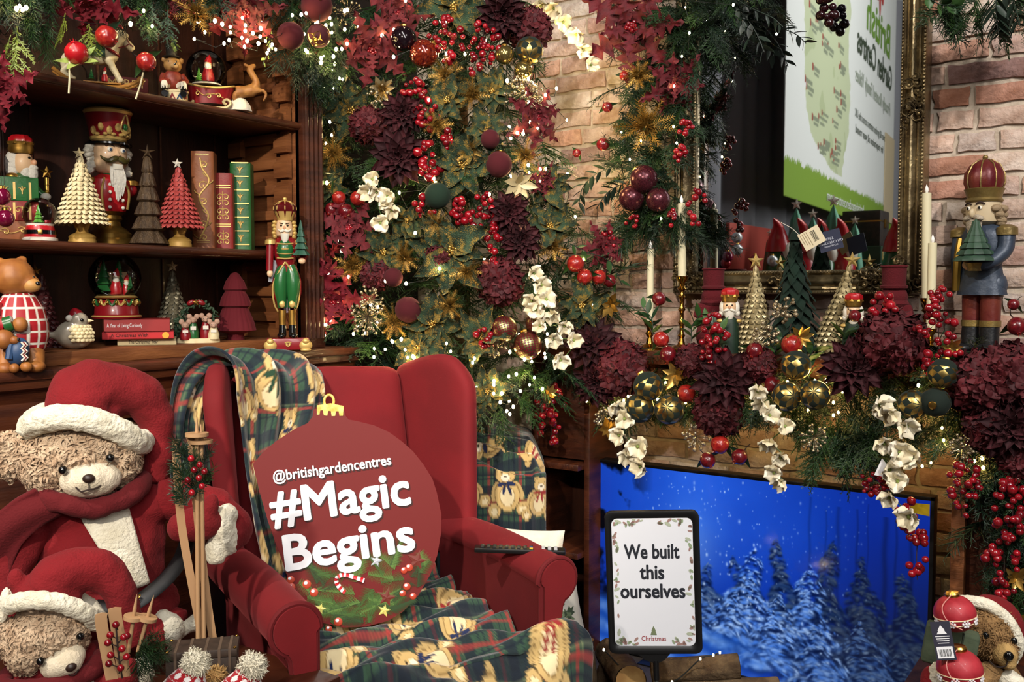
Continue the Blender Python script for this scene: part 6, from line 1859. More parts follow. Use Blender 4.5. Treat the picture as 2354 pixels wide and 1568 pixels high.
candle('tall ivory candle left of the mirror', 1568, 470, 640, 9.5, 2.86, -1)
candle('shorter ivory candle beside the tree edge', 1494, 574, 742, 8, 2.84)
candle('tall ivory candle right of the mirror', 2130, 446, 690, 10.5, 2.92, -1.2)
candle('short ivory candle overlapping the right of the mirror frame', 2139, 560, 760, 10, 2.84)

# -------- mantel figures
FLOCK = mat('red_flock', '4e0610', .98, sheen=.4, bump=.6, bscale=250)
for px, lab, s in ((1640, 'red flocked top-hatted snowman beside the left mantel candle', 1.0), (2054, 'red flocked top-hatted snowman near the right mantel candles', 1.12)):
    T = stand('flocked_snowman', lab, 'ornament', px, 2.90, MZ, 0, plane='y')
    T.u *= s
    soft(T, 'body', M().ell((-2, 0, 36), (38, 32, 42)).ell((-4, 0, 86), (36, 30, 34)).ell((0, 0, 124), (28, 24, 26)).tube([(26, -14, 108), (34, -20, 76)], 9, 8).tube([(-30, -14, 108), (-38, -20, 76)], 9, 8), FLOCK, vox=4)
    T.part('scarf', M().lathe([(27, 104), (31, 110), (27, 117)], 20), FLOCK)
    T.part('top_hat', M().lathe([(26, 142), (27, 147), (23, 149), (24, 184), (27, 186), (26, 189), (0, 187)], 28), FLOCK)
    T.part('button', M().ell((0, -30, 92), (5, 3, 5), seg=8, rings=6).ell((0, -30, 76), (5, 3, 5), seg=8, rings=6), FLOCK)
for px, lab, X2 in ((1677, 'small nutcracker king with red crown left of the green flocked tree', 0), (1962, 'small nutcracker king with red crown right of the green flocked tree', 0)):
    T = stand('mantel_king', lab, 'nutcracker', px, 2.82, MZ, 0, plane='y')
    T.part('body', M().lathe([(0, 0), (22, 0), (22, 60), (18, 78), (8, 84)], 18, sy=.8), mat('king_robe', '12281a', .5))
    for s in (-1, 1): T.part('epaulette', M().ell((s * 20, 0, 74), (8, 8, 5)), GLD)
    hd = T.part('head', M().ell((0, 0, 106), (16, 16, 21)), SKIN)
    T.part('hair', M().ell((-14, 4, 104), (9, 10, 17)).ell((14, 4, 104), (9, 10, 17)).ell((-17, 4, 92), (7, 7, 8)).ell((17, 4, 92), (7, 7, 8)), WHT, hd)
    T.part('beard', M().lathe([(13, 0), (11, -12), (5, -24), (0, -28)], 14, tr(0, -10, 98), sy=.6), WHT, hd)
    for s in (-1, 1):
        T.part('moustache', M().ell((s * 6, -16, 99), (8, 4, 3.4), rot(0, s * 18, 0), seg=10, rings=6), WHT, hd)
        T.part('eye', M().ell((s * 6, -15, 110), (2.2, 1.4, 2), seg=8, rings=6), BLACK, hd)
    T.part('nose', M().ell((0, -18, 105), (3, 4, 4.4), seg=8, rings=6), SKINR, hd)
    cr = T.part('crown', M().lathe([(17, 118), (18, 124), (20, 134), (17, 134)], 20), AGOLD, hd)
    T.part('crown_velvet', M().lathe([(15, 126), (19, 136), (18, 144), (11, 149), (0, 150)], 20, lobes=7, amp=.22), REDB, cr)
    for k in range(7): T.part('crown_point', M().lathe([(5, 130), (0, 141)], 5, rot(0, 0, k * 51.4) @ tr(17.5, 0, 0)), AGOLD, cr)
GRES = mat('pale_gold_resin', '8a7a54', .4, .45, col2='b3a37a', nscale=30)
T = stand('scale_tree', 'pale gold scale-clad tree with star left of the green flocked tree', 'ornament tree', 1736, 2.88, MZ, 0, plane='y')
scale_cone(T, 0, 200, 44, 17, GRES, proud=.16)
T.part('star', M().star((0, -2, 210), 19, 8, 6), STARG, smooth=False)
T = stand('scale_tree', 'pale gold scale-clad tree with star right of the green flocked tree', 'ornament tree', 1908, 2.88, MZ, 0, plane='y')
scale_cone(T, 0, 208, 44, 17, GRES, proud=.16, cx1=42)
T.part('star', M().star((46, -2, 218), 20, 8, 6), STARG, smooth=False)
T = stand('flocked_tree', 'dark green flocked fir tree in the middle of the mantel', 'ornament tree', 1826, 2.86, MZ, 0, plane='y')
GFL = mat('green_flock', '07180f', .98, sheen=.25, col2='0b2217', nscale=20)
T.part('trunk', M().lathe([(12, 0), (10, 30)], 12), GFL)
random.seed(21)
for j in range(13):
    f = j / 13
    zc = 22 + 250 * f; r = 62 * (1 - f) ** .9 + 6
    n = max(5, int(11 * (1 - f * .55)))
    for k in range(n):
        a = 2 * pi * (k + .5 * (j % 2)) / n + random.uniform(-.1, .1)
        w = pi * r / n * 1.15 + 2
        def bough(i, q, a=a, r=r, zc=zc, w=w):
            x = r * .12 + r * q
            y = (i - .5) * 2 * w * (1 - q ** 2.2) * (.45 + .55 * q ** .3)
            z = zc + 30 * (1 - q) - 12 * q * q - abs(i - .5) * 16 * q * (1 - .3 * q)
            return (x * cos(a) - y * sin(a), x * sin(a) + y * cos(a), z)
        o = T.part('bough', M().grid(bough, 4, 5), GFL)
T.part('tree_tip', M().lathe([(16, 262), (8, 284), (4, 302), (0, 312)], 12), GFL)
p = at(1866, 548, depth(T.o.location) - .07)
def price_tag(label, px, py, w, h, ang, m, d, lines):
    p = at(px, py, d)
    t = Thing('price_tag', label, 'tag', mx=tr(*p) @ Matrix.Rotation(facing(p, 6), 4, 'Z') @ rot(0, ang, 0), u=d / FPX)
    t.part('card', M().box(-w / 2, w / 2, -.6, .6, -h / 2, h / 2), m, smooth=False)
    lines(t)
    return t
dT = depth(T.o.location) - .10
def tg1(t):
    for k in range(10): t.part('barcode_bar', M().box(-14 + k * 2.6, -14 + k * 2.6 + 1.3, -1, -.6, 2, 13), BLACK, smooth=False)
    for k in range(4): t.part('print_line', M().box(-18, 16 - 3 * k, -1, -.6, -6 - 5 * k, -4.6 - 5 * k), mat('print_tan', '8a7a5c', .7), smooth=False)
    t.part('tag_string', M().tube(spline([(-16, 0, -20), (-40, 4, -26), (-66, 10, -40)], 4), .7, 5), mat('string_white', 'c9c4b4', .8))
price_tag('cream barcode tag tied to the green flocked tree', 1866, 547, 42, 50, 60, mat('tag_cream', 'cdbf9f', .7), dT, tg1)
def tg2(t):
    for s, z, sz in (('OH CHRISTMAS', 4, 8), ('TREE', -5, 8), ('COLLECTION', 12, 5)):
        text(s, sz * t.u, mat('tag_ink', 'b9bcc8', .7), t.o, (0, -1 * t.u, z * t.u), None, extrude=.1 * t.u)
price_tag('navy printed tag beside the cream tag on the flocked tree', 1908, 553, 52, 46, 165, mat('tag_navy', '1b2038', .7), dT + .006, tg2)

T = stand('nutcracker_soldier', 'large weathered nutcracker in blue coat holding a tree against the brick wall', 'nutcracker', 2256, 2.93, MZ, -34, plane='y')
WBLUE = mat('weathered_blue', '1c283a', .45, .2, col2='3a4452', nscale=9, bump=.4)
WRED = mat('weathered_red', '55101a', .4, .2, col2='6e3326', nscale=14, ndet=6, bump=.3)
WGOLD = mat('weathered_gold', '8a7440', .4, .5, col2='6a5a36', nscale=14, bump=.6)
dk0 = 0
T.part('plinth', M().box(-50, 52, -36, 36, 0, 18), mat('slate_plinth', '2a2a2e', .6), bev=.003)
for s in (-1, 1):
    bt = T.part('boot', M().tube([(s * 23, 0, 90), (s * 23, -4, 22)], [20, 22], 14).ell((s * 24, -18, 28), (20, 30, 12)), mat('black_boot', '17181b', .4, .2, bump=.5))
    T.part('boot_cuff', M().tube([(s * 23, 0, 92), (s * 23, 0, 78)], 23, 16), WGOLD, bt)
    T.part('trouser_leg', M().tube([(s * 22, 0, 182), (s * 23, 0, 88)], [24, 21], 16), WRED)
ct_ = T.part('coat', M().lathe([(58, 150), (52, 176), (44, 214), (46, 250), (52, 284), (40, 304), (16, 314)], 24, sy=.68), WBLUE)
T.part('coat_front', M().ell((0, -20, 250), (26, 18, 50)), mat('dark_blue_coat', '1c2636', .5), ct_)
for s in (-1, 1):
    T.part('coat_tail', M().ell((s * 30, 4, 172), (26, 26, 32)), WBLUE, ct_)
    T.part('epaulette', M().lathe([(23, 0), (22, 16), (10, 23), (0, 24)], 16, tr(s * 57, 0, 284)), WGOLD, ct_)
T.part('gold_panel', M().tube(spline([(-44, -16, 280), (-46, -24, 230), (-48, -24, 160)], 4), 9, 8), mat('worn_gold', 'a8863c', .3, .8), ct_)
T.part('arm', M().tube(spline([(-57, 0, 286), (-58, -8, 240), (-52, -14, 200), (-50, -18, 168)], 4), [17, 17, 16, 16, 15, 15, 14, 14, 13, 13, 12, 12, 12], 12), WBLUE)
T.part('arm', M().tube(spline([(57, 0, 286), (60, -10, 250), (44, -40, 222), (14, -52, 216)], 4), [18, 18, 17, 17, 16, 16, 15, 15, 14, 13, 13, 12, 12], 12), WBLUE)
T.part('hand', M().ell((8, -56, 218), (18, 13, 13)), SKIN)
T.part('held_tree_base', M().lathe([(14, 204), (22, 222), (12, 226)], 14, tr(18, -54, 0)), WGOLD)
g = M()
for k in range(6):
    g.lathe([(44 - k * 6.4, 226 + k * 14), (42 - k * 6.4, 232 + k * 14), (22 - k * 3, 246 + k * 14)], 24, tr(18, -54, 0), lobes=12, amp=.12)
g.lathe([(8, 308), (0, 322)], 12, tr(18, -54, 0))
T.part('held_tree', g, mat('weathered_green', '1d3528', .6, col2='2c4634', nscale=20))
hd = T.part('head', M().lathe([(20, 306), (36, 316), (38, 340), (36, 360), (0, 364)], 24), mat('ivory_face', 'b7a585', .5))
g = M()
for q in range(16):
    a = radians(-20 + q * 14); 
    g.ell((40 * cos(a), 36 * sin(a), 344 - (q % 3) * 13), (12, 12, 9), seg=8, rings=6)
for q in range(6): g.ell((-38, -10 + 3 * q, 346 - q * 7), (9, 10, 7), seg=8, rings=6); g.ell((39, -10 + 3 * q, 346 - q * 7), (10, 10, 7), seg=8, rings=6)
tag(T.part('hair', g, mat('tan_curls', '8a765a', .7, bump=1), hd), kind='stuff')
T.part('beard', M().lathe([(20, 0), (19, -14), (12, -40), (0, -58)], 16, tr(-2, -32, 320), sy=.5), mat('grey_beard', 'a39683', .7, bump=1.5, bscale=100), hd)
for s in (-1, 1):
    T.part('moustache', M().ell((s * 12, -38, 324), (14, 7, 7), rot(0, s * 14, 0)), mat('grey_beard'), hd)
    T.part('eye', M().ell((s * 14, -36, 346), (5.5, 3, 5), seg=10), WHT, hd)
    T.part('pupil', M().ell((s * 14, -39, 346), (3, 1.5, 3.4), seg=8, rings=6), BLACK, hd)
    T.part('eyebrow', M().tube(spline([(s * 6, -38, 354), (s * 14, -37, 359), (s * 24, -32, 354)], 3), 2, 6), STITCH, hd)
T.part('nose', M().ell((0, -42, 334), (6, 8, 11)), mat('ivory_face'), hd)
cr = T.part('crown_band', M().lathe([(38, 360), (40, 364), (36, 370), (40, 384), (43, 390), (38, 392), (0, 392)], 28), WGOLD)
T.part('crown_dome', M().lathe([(38, 390), (43, 404), (42, 424), (32, 444), (14, 456), (0, 458)], 40, lobes=8, amp=.10), WRED, cr)
for k in range(8):
    a = 2 * pi * (k + .5) / 8
    T.part('crown_rib', M().tube([(r * cos(a), r * sin(a), z) for r, z in ((39, 392), (42, 404), (41, 424), (31, 445), (13, 457))], 1.6, 6), WGOLD, cr)
T.part('crown_knob', M().ell((0, 0, 462), 6, seg=10, rings=8), WGOLD, cr)

# -------- stall seen in the mirror
q = mirrored(1850, 620, 6.3)
ST = Vector((-1.95, -.38, 0))
stz = 1.40
T = Thing('display_stall', 'red-topped ornament stall reflected low in the mirror', 'stall', ST)
T.part('counter', M().box(-.42, .5, -.5, .42, 0, stz), mat('stall_red', '5a1618', .6), bev=.01)
T.part('back_board', M().box(-.4, -.37, -.5, .42, stz, stz + .36), mat('stall_board', 'a23a2c', .7), bev=.004)
random.seed(12)
for k in range(5):
    px = (1790, 1845, 1890, 1935, 2060)[k]; d = 6.2
    b = mirrored(px, 560, d); b.z = stz
    t = Thing('stall_gnome', ('gnome with red pointed hat reflected in the mirror, leftmost', 'reflected red-hatted gnome second from the left in the mirror', 'reflected red-hatted gnome above the tag in the mirror', 'reflected red-hatted gnome beside the tartan case in the mirror', 'reflected red-hatted gnome at the right edge of the mirror')[k], 'gnome', b, 0, .0026, 'gnomes in the mirror')
    t.part('body', M().lathe([(0, 0), (34, 0), (36, 30), (24, 64), (0, 70)], 14), REDB if k % 2 else GRNP)
    t.part('beard', M().ell((24, 0, 60), (16, 22, 28)), WHT)
    t.part('nose', M().ell((40, 0, 74), 6, seg=8, rings=6), SKIN)
    t.part('hat', M().tube(spline([(0, 0, 66), (0, 4, 100), (4, 22, 128), (2, 50, 146)], 4), [32, 31, 29, 27, 24, 21, 18, 15, 12, 9, 7, 4, 1], 12), REDB)
for k, (px, s) in enumerate(((1770, .7), (1830, 1.15), (1868, 1.0), (1915, 1.2), (1965, .9))):
    b = mirrored(px, 540, 6.4); b.z = stz
    t = Thing('stall_tree', ('tiny frosted tree in the mirror, leftmost', 'tiny frosted tree in the mirror behind the flocked tree tip', 'tiny frosted tree in the mirror, third from the left', 'tallest tiny frosted tree in the mirror', 'tiny frosted tree in the mirror before the green book')[k], 'ornament tree', b, 0, .0026 * s, 'frosted trees in the mirror')
    t.part('cone', M().lathe([(0, 0), (26, 10), (20, 60), (12, 130), (0, 160)], 14, lobes=7, amp=.2), mat('frost_green', '4f8a70', .4, .2))
    t.part('star', M().star((0, 0, 166), 14), WHT, smooth=False)
b = mirrored(1990, 520, 6.7)
t = Thing('stall_case', 'dark tartan case on the stall reflected beside the mirror banner', 'case', Vector((b.x, b.y, stz + .22)), 0, 1)
t.part('body', M().box(-.13, .13, -.13, .13, -.0, .25), mat('dark_tartan', '1f1713', .6, col2='33261e', nscale=40), bev=.006)
t.part('lid_line', M().box(-.132, .132, -.132, .132, .17, .18), BRASS, bev=.001)
t.part('clasp', M().box(.13, .14, -.03, .03, .13, .19), BRASS, bev=.002)
b = mirrored(1990, 580, 6.6)
t = Thing('stall_book', 'large green book box reflected below the tartan case', 'book', Vector((b.x, b.y, stz)), 0, 1)
t.part('cover', M().box(-.14, .14, -.16, .16, 0, .215), mat('stall_green', '16381f', .5), bev=.006)
t.part('gilt_frame', M().tube([(.143, -.13, .03), (.143, .13, .03), (.143, .13, .19), (.143, -.13, .19), (.143, -.13, .03)], .004, 6), GLD)
for k in range(9):
    px, py = random.uniform(1650, 1960), random.uniform(545, 610)
    b = mirrored(px, py, random.uniform(5.9, 6.3)); b.z = max(b.z, stz + .03)
    t = Thing('stall_bauble', ('magenta', 'silver', 'red')[k % 3] + ' bauble on the reflected stall, ' + ('nearest the left candle', 'left of the gold star tree', 'by the frame carving', 'below the gnomes', 'beside the flocked tree', 'under the tags', 'by the snowman hat', 'near the case', 'lowest on the glass')[k], 'bauble', b, 0, 1, 'baubles in the mirror')
    t.part('ball', M().ell((0, 0, 0), .035, seg=14, rings=10), mat(('magenta_glass', 'silver_ball', 'red_ball')[k % 3], ('6e0a32', 'b9bcc0', '8c101c')[k % 3], .15, .4, coat=.5))
    t.part('cap', M().lathe([(.009, .03), (.009, .042)], 8), GOLD)
# ================================================================ foliage and floral decorations
def treeD(px, py):
    q = 1 - ((px - 1060) / 430) ** 2
    return 3.42 - .46 * sqrt(max(.03, q))
def PT(px, py, dd=0):
    p = at(px, py, treeD(px, py) + dd)
    p.y = min(p.y, 2.88); p.x = max(p.x, -2.4)
    return p
def PM(px, py, dd=0): return onY(px, py, 2.73 + dd)
def PW(px, py, dd=0): return onY(px, py, 2.88 + dd)
def PB(px, py, dd=0): return onX(px, py, -2.12 - dd)
ZONE = {'t': PT, 'm': PM, 'w': PW, 'b': PB}
def basis(n, spin=0):
    n = Vector(n).normalized()
    x = n.orthogonal().normalized()
    # keep the local y axis near vertical so that spin is predictable
    y = Vector((0, 0, 1)) - n * n.z
    y = y.normalized() if y.length > .2 else x
    x = y.cross(n).normalized()
    m = Matrix((x, y, n)).transposed().to_4x4()
    return m @ Matrix.Rotation(spin, 4, 'Z')
def toward(p, tx=0, ty=0):
    """direction to the eye, tipped right by tx and up by ty degrees"""
    n = (EYE - Vector(p)).normalized()
    r = Vector((0, 0, 1)).cross(n).normalized()
    return (n + r * tan(radians(tx)) + Vector((0, 0, 1)) * tan(radians(ty))).normalized()
def leaf_mesh(name, L, W, nl=8, nw=4, lobes=0, lamp=.25, cup=.15, bend=.2, ruf=.0, tipw=.0, pow_=.8, seed=0, fold=.0):
    random.seed(seed)
    def f(i, j):
        t = j
        w = W * max(tipw, sin(pi * min(1, t ** pow_ * .97 + .03)))
        if lobes: w *= 1 + lamp * (abs(((t * lobes) % 1) - .5) * 2 - .5) * 1.6 * (t < .93)
        s = 2 * i - 1
        x = L * t
        y = s * w
        z = cup * W * s * s - bend * L * t * t + ruf * sin(s * 4 + t * 15 + seed) * W * abs(s) + fold * W * abs(s)
        return (x, y, z)
    return M().grid(f, nw, nl).mesh(name, 1, True, angle=80)
GLIT = mat('deep_red_glitter', '48050f', .6, col2='640a18', nscale=8, sheen=.5, bump=.5, bscale=90)
GLITB = mat('bright_red_glitter', '62061a', .55, col2='7c0c20', nscale=8, sheen=.5, bump=.5, bscale=90)
BURG = mat('burgundy_silk', '2e060e', .8, sheen=.2, rnd=['2a050c', '350810', '400a14', '22040a'])
BURGR = mat('wine_silk', '3c060e', .75, sheen=.2, rnd=['36050d', '460810', '560b15', '2a040a'])
def gold_leaf_mat():
    m = mat('glitter_magnolia', '1d3526', .6, sheen=.25)
    N, L = m.node_tree.nodes, m.node_tree.links
    b = N['Principled BSDF']
    tc = N.new('ShaderNodeTexCoord'); no = N.new('ShaderNodeTexNoise'); no.inputs['Scale'].default_value = 5; no.inputs['Detail'].default_value = 8
    n2 = N.new('ShaderNodeTexNoise'); n2.inputs['Scale'].default_value = 60; n2.inputs['Detail'].default_value = 1
    L.new(tc.outputs['Object'], no.inputs[0]); L.new(tc.outputs['Object'], n2.inputs[0])
    ad = N.new('ShaderNodeMath'); ad.operation = 'MULTIPLY_ADD'; ad.inputs[1].default_value = .72; L.new(n2.outputs[0], ad.inputs[0]); L.new(no.outputs[0], ad.inputs[2])
    r = N.new('ShaderNodeValToRGB'); r.color_ramp.elements[0].position = .93; r.color_ramp.elements[1].position = .97
    L.new(ad.outputs[0], r.inputs[0])
    mx = N.new('ShaderNodeMix'); mx.data_type = 'RGBA'
    L.new(r.outputs[0], mx.inputs[0])
    n3 = N.new('ShaderNodeTexNoise'); n3.inputs['Scale'].default_value = 3
    L.new(tc.outputs['Object'], n3.inputs[0])
    g = N.new('ShaderNodeValToRGB'); g.color_ramp.elements[0].position = .35; g.color_ramp.elements[1].position = .65
    g.color_ramp.elements[0].color = (*lin('16281a'), 1); g.color_ramp.elements[1].color = (*lin('3c563c'), 1)
    L.new(n3.outputs[0], g.inputs[0]); L.new(g.outputs[0], mx.inputs[6]); mx.inputs[7].default_value = (*lin('b89a4e'), 1)
    L.new(mx.outputs[2], b.inputs['Base Color']); L.new(r.outputs[0], b.inputs['Metallic'])
    bp = N.new('ShaderNodeBump'); bp.inputs['Distance'].default_value = .02; bp.inputs['Strength'].default_value = .7
    L.new(n2.outputs[0], bp.inputs['Height']); L.new(bp.outputs[0], b.inputs['Normal'])
    return m
MAGN = gold_leaf_mat()
LEAFG = mat('leaf_green', '24421f', .5, rnd=['1f3d1c', '2d4d22', '38592b', '1b3a28'])
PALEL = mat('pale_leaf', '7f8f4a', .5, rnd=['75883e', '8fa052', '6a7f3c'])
OLIVE = mat('olive_leaf', '18241a', .5, rnd=['131d16', '1d2b20', '26352a'])
CREAMP = mat('cream_petal', 'e2d8be', .8, rnd=['ddd0ae', 'e6dcc0', 'ece4d0', 'd4c69e'], sheen=.2)
GOLDL = mat('gold_leaf_foil', 'a8823c', .32, .85, rnd=['a8823c', 'bb9a55', '94702e'])
GOLDT = mat('gold_thistle', '8d6a2c', .42, .7, rnd=['8d6a2c', 'a5803c', '775620'])
SILV = mat('champagne_bead', 'a8987c', .25, .7)
PET_P = [leaf_mesh('petal', 1, .19, 22, 4, 5.5, .75, .1, .16, .3, .0, .72, s) for s in range(3)]
PET_D = [leaf_mesh('petal', 1, .23, 7, 4, 0, 0, .5, .16, .1, 0, .9, s) for s in range(2)]
LEAF_M = [leaf_mesh('leaf', 1, .27, 9, 4, 0, 0, .35, .25, .28, 0, .85, s, .1) for s in range(3)]
LEAF_S = leaf_mesh('leaf', 1, .2, 6, 2, 0, 0, .2, .15, 0, 0, .85)
LEAF_R = leaf_mesh('leaf', 1, .42, 6, 4, 0, 0, .2, .1, 0, 0, .8)
PET_O = [leaf_mesh('petal', 1, .5, 6, 4, 0, 0, -.35, -.25, .15, 0, .95, s) for s in range(2)]
def floret_mesh():
    g = M()
    for k in range(4):
        a = pi / 2 * k + .2
        def f(i, j, a=a):
            w = .38 * sin(pi * min(1, j ** .8 * .86 + .06)); x = j * .66; y = (2 * i - 1) * w; z = -.10 * (2 * i - 1) ** 2 + .20 * j * j + .05 * sin(9 * i + 7 * j)
            return (x * cos(a) - y * sin(a), x * sin(a) + y * cos(a), z)
        g.grid(f, 4, 5)
    g.ell((0, 0, .05), .06, seg=6, rings=4)
    return g.mesh('floret', 1, True, angle=80)
FLORET = floret_mesh()
SPH = M().ell((0, 0, 0), 1, seg=14, rings=9).mesh('berry')
SPHH = M().ell((0, 0, 0), 1, seg=28, rings=18).mesh('ball')
def pom_mesh():
    g = M().lathe([(0, -.95), (.5, -.9), (.88, -.5), (1, 0), (.9, .5), (.6, .82), (.26, .96), (.2, 1.05)], 20, lobes=6, amp=.05)
    return g.mesh('fruit', 1)
def calyx_mesh():
    g = M()
    for k in range(6):
        g.add([(.16 * cos(a), .16 * sin(a), .95) for a in (pi / 3 * k - .5, pi / 3 * k + .5)] + [(.32 * cos(pi / 3 * k), .32 * sin(pi / 3 * k), 1.32)], [(0, 1, 2)])
    g.lathe([(.2, .92), (.18, 1.1)], 10)
    return g.mesh('calyx', 1)
POM, CAL = pom_mesh(), calyx_mesh()
POMM = mat('pomegranate_red', '7e0d16', .28, coat=.35, col2='9c2a1e', nscale=3)
POMD = mat('pomegranate_dark', '4a0a12', .28, coat=.35, col2='6a1018', nscale=3)
def decor(name, label, cat, p, mx3, group): return Thing(name, label, cat, mx=tr(*p) @ mx3, group=group)
RS = random.Random(77)
def poinsettia(z, px, py, r, loc, tx=0, ty=0, m=None, dd=-.06, n1=7, n2=5, spin=None):
    p = ZONE[z](px, py, dd); R = r * depth(p) / FPX
    t = decor('poinsettia', 'deep red glitter poinsettia bloom ' + loc, 'flower', p, basis(toward(p, tx, ty), RS.uniform(0, 6) if spin is None else spin), 'glitter poinsettias')
    m = m or GLIT
    for k in range(n1):
        a = 2 * pi * k / n1 + RS.uniform(-.15, .15); s = R * RS.uniform(.85, 1.15)
        link('petal', RS.choice(PET_P), m, t.o, Matrix.Rotation(a, 4, 'Z') @ rot(RS.uniform(-15, 15), -RS.uniform(5, 22), 0) @ Matrix.Scale(s, 4))
    for k in range(n2):
        a = 2 * pi * (k + .4) / n2; s = R * RS.uniform(.5, .66)
        link('petal', RS.choice(PET_P), m, t.o, tr(0, 0, .015) @ Matrix.Rotation(a, 4, 'Z') @ rot(RS.uniform(-10, 10), -RS.uniform(32, 48), 0) @ Matrix.Scale(s, 4))
    for k in range(9):
        a = k * 2.4; q = R * .035 * sqrt(k)
        link('stamen_bead', SPH, BERRY, t.o, tr(q * cos(a), q * sin(a), R * .16) @ Matrix.Scale(R * .045, 4))
    return t
def dahlia(z, px, py, r, loc, tx=0, ty=0, dd=-.07, m=None):
    p = ZONE[z](px, py, dd); R = r * depth(p) / FPX
    t = decor('dahlia', 'burgundy silk dahlia ' + loc, 'flower', p, basis(toward(p, tx, ty), RS.uniform(0, 6)), 'burgundy dahlias')
    for n, s, el, zz in ((13, 1.0, 8, 0), (12, .9, 24, .05), (11, .76, 40, .09), (9, .58, 56, .13), (6, .4, 72, .16)):
        for k in range(n):
            a = 2 * pi * (k + RS.random() * .4) / n + zz * 9
            link('petal', PET_D[k % 2], m or BURG, t.o, tr(0, 0, R * zz * 1.6) @ Matrix.Rotation(a, 4, 'Z') @ rot(RS.uniform(-12, 12), -el + RS.uniform(-5, 5), 0) @ Matrix.Scale(R * s * RS.uniform(.92, 1.08), 4))
    return t
def hydrangea(z, px, py, r, loc, tx=0, ty=0, dd=-.04, n=78, m=None, sy=1):
    p = ZONE[z](px, py, dd); R = r * depth(p) / FPX
    t = decor('hydrangea', 'wine red silk hydrangea head ' + loc, 'flower', p, basis(toward(p, tx, ty)), 'wine hydrangeas')
    for k in range(n):
        f = (k + .5) / n
        zc = 1 - f * 1.25; a = k * 2.39996; q = sqrt(max(0, 1 - zc * zc))
        d = Vector((q * cos(a), q * sin(a) * sy, zc))
        link('floret', FLORET, m or BURGR, t.o, tr(*(d * R * .82)) @ d.to_track_quat('Z', 'Y').to_matrix().to_4x4() @ rot(RS.uniform(-25, 25), RS.uniform(-25, 25), RS.uniform(0, 90)) @ Matrix.Scale(R * .37 * RS.uniform(.85, 1.15), 4))
    return t
def berries(z, px, py, r, loc, n=28, elong=1.3, size=7, dd=-.07, ang=0, m=None, name='berry_cluster', desc='glossy red berry cluster '):
    p = ZONE[z](px, py, dd); u = depth(p) / FPX
    t = decor(name, desc + loc, 'berries', p, basis(toward(p), radians(ang)), 'red berry clusters')
    st = M()
    st.tube(spline([(0, r * elong * u, -.01), (RS.uniform(-.1, .1) * r * u, 0, .0), (0, -r * elong * u, 0)], 4), .0012, 5)
    for k in range(n):
        v = RS.uniform(-1, 1); w = sqrt(max(0, 1 - v * v)) * RS.uniform(.25, 1); a = RS.uniform(0, 2 * pi)
        c = Vector((w * cos(a) * r * u, v * r * elong * u, (w * sin(a) * .5 + .25) * r * u))
        link('berry', SPH, m or BERRY, t.o, tr(*c) @ Matrix.Scale(size * u * RS.choice((.75, .9, 1, 1, 1.25)), 4))
        st.tube([c, c * .5 + Vector((0, v * r * elong * u * .5 + .2 * r * u, -.004))], .0006, 4, caps=False)
    t.part('stems', st, STITCH, kind='stuff')
    return t
def thistle_head():
    random.seed(31); g = M()
    for k in range(130):
        v = random.uniform(-.1, 1); a = random.uniform(0, 2 * pi); q = sqrt(1 - v * v)
        d = Vector((q * cos(a), q * sin(a), v)); s = d.orthogonal().normalized() * .035
        g.add([d * .12 - s, d * .12 + s, d * random.uniform(.36, .46)], [(0, 1, 2)])
    return g.mesh('spiny_head', 1, False)
def bract_mesh():
    g = M()
    g.tube([(0, 0, 0), (.5, 0, .06), (1, 0, .02)], [.018, .014, .004], 4, caps=False)
    for k in range(9):
        x = .25 + .7 * k / 9
        for s in (-1, 1):
            l = .26 * (1 - .5 * k / 9)
            g.add([(x - .02, 0, .05), (x + .025, 0, .05), (x + l * .75, s * l * .8, .05 + .05 * s * (k % 2))], [(0, 1, 2)])
    return g.mesh('bract', 1, False)
THH, BRT = thistle_head(), bract_mesh()
def thistle(z, px, py, r, loc, tx=0, ty=0, dd=-.075, n=11):
    p = ZONE[z](px, py, dd); R = r * depth(p) / FPX
    t = decor('gold_thistle', 'gold spiky thistle ' + loc, 'flower', p, basis(toward(p, tx, ty), RS.uniform(0, 6)), 'gold thistles')
    tag(link('spiny_head', THH, GOLDT, t.o, Matrix.Scale(R * 1.15, 4)), kind='stuff')
    for k in range(n):
        link('bract', BRT, GOLDT, t.o, Matrix.Rotation(2 * pi * k / n + RS.uniform(-.2, .2), 4, 'Z') @ rot(RS.uniform(-40, 40), -RS.uniform(0, 35), 0) @ Matrix.Scale(R * RS.uniform(.85, 1.1), 4))
    return t
def magnolia(z, px, py, r, loc, tx=0, ty=0, dd=-.05, n=8, beads=True):
    p = ZONE[z](px, py, dd); R = r * depth(p) / FPX
    t = decor('magnolia_rosette', 'green velvet leaf rosette with gold glitter ' + loc, 'leaf rosette', p, basis(toward(p, tx, ty), RS.uniform(0, 6)), 'glitter leaf rosettes')
    for k in range(n):
        a = 2 * pi * k / n + RS.uniform(-.25, .25)
        link('leaf', RS.choice(LEAF_M), MAGN, t.o, Matrix.Rotation(a, 4, 'Z') @ rot(RS.uniform(-25, 25), -RS.uniform(4, 38), 0) @ Matrix.Scale(R * RS.uniform(.8, 1.15), 4))
    if beads:
        for k in range(10):
            a = k * 2.4; q = R * .035 * sqrt(k)
            link('gold_bead', SPH, GOLDL, t.o, tr(q * cos(a), q * sin(a), R * .12) @ Matrix.Scale(R * .042, 4))
    return t
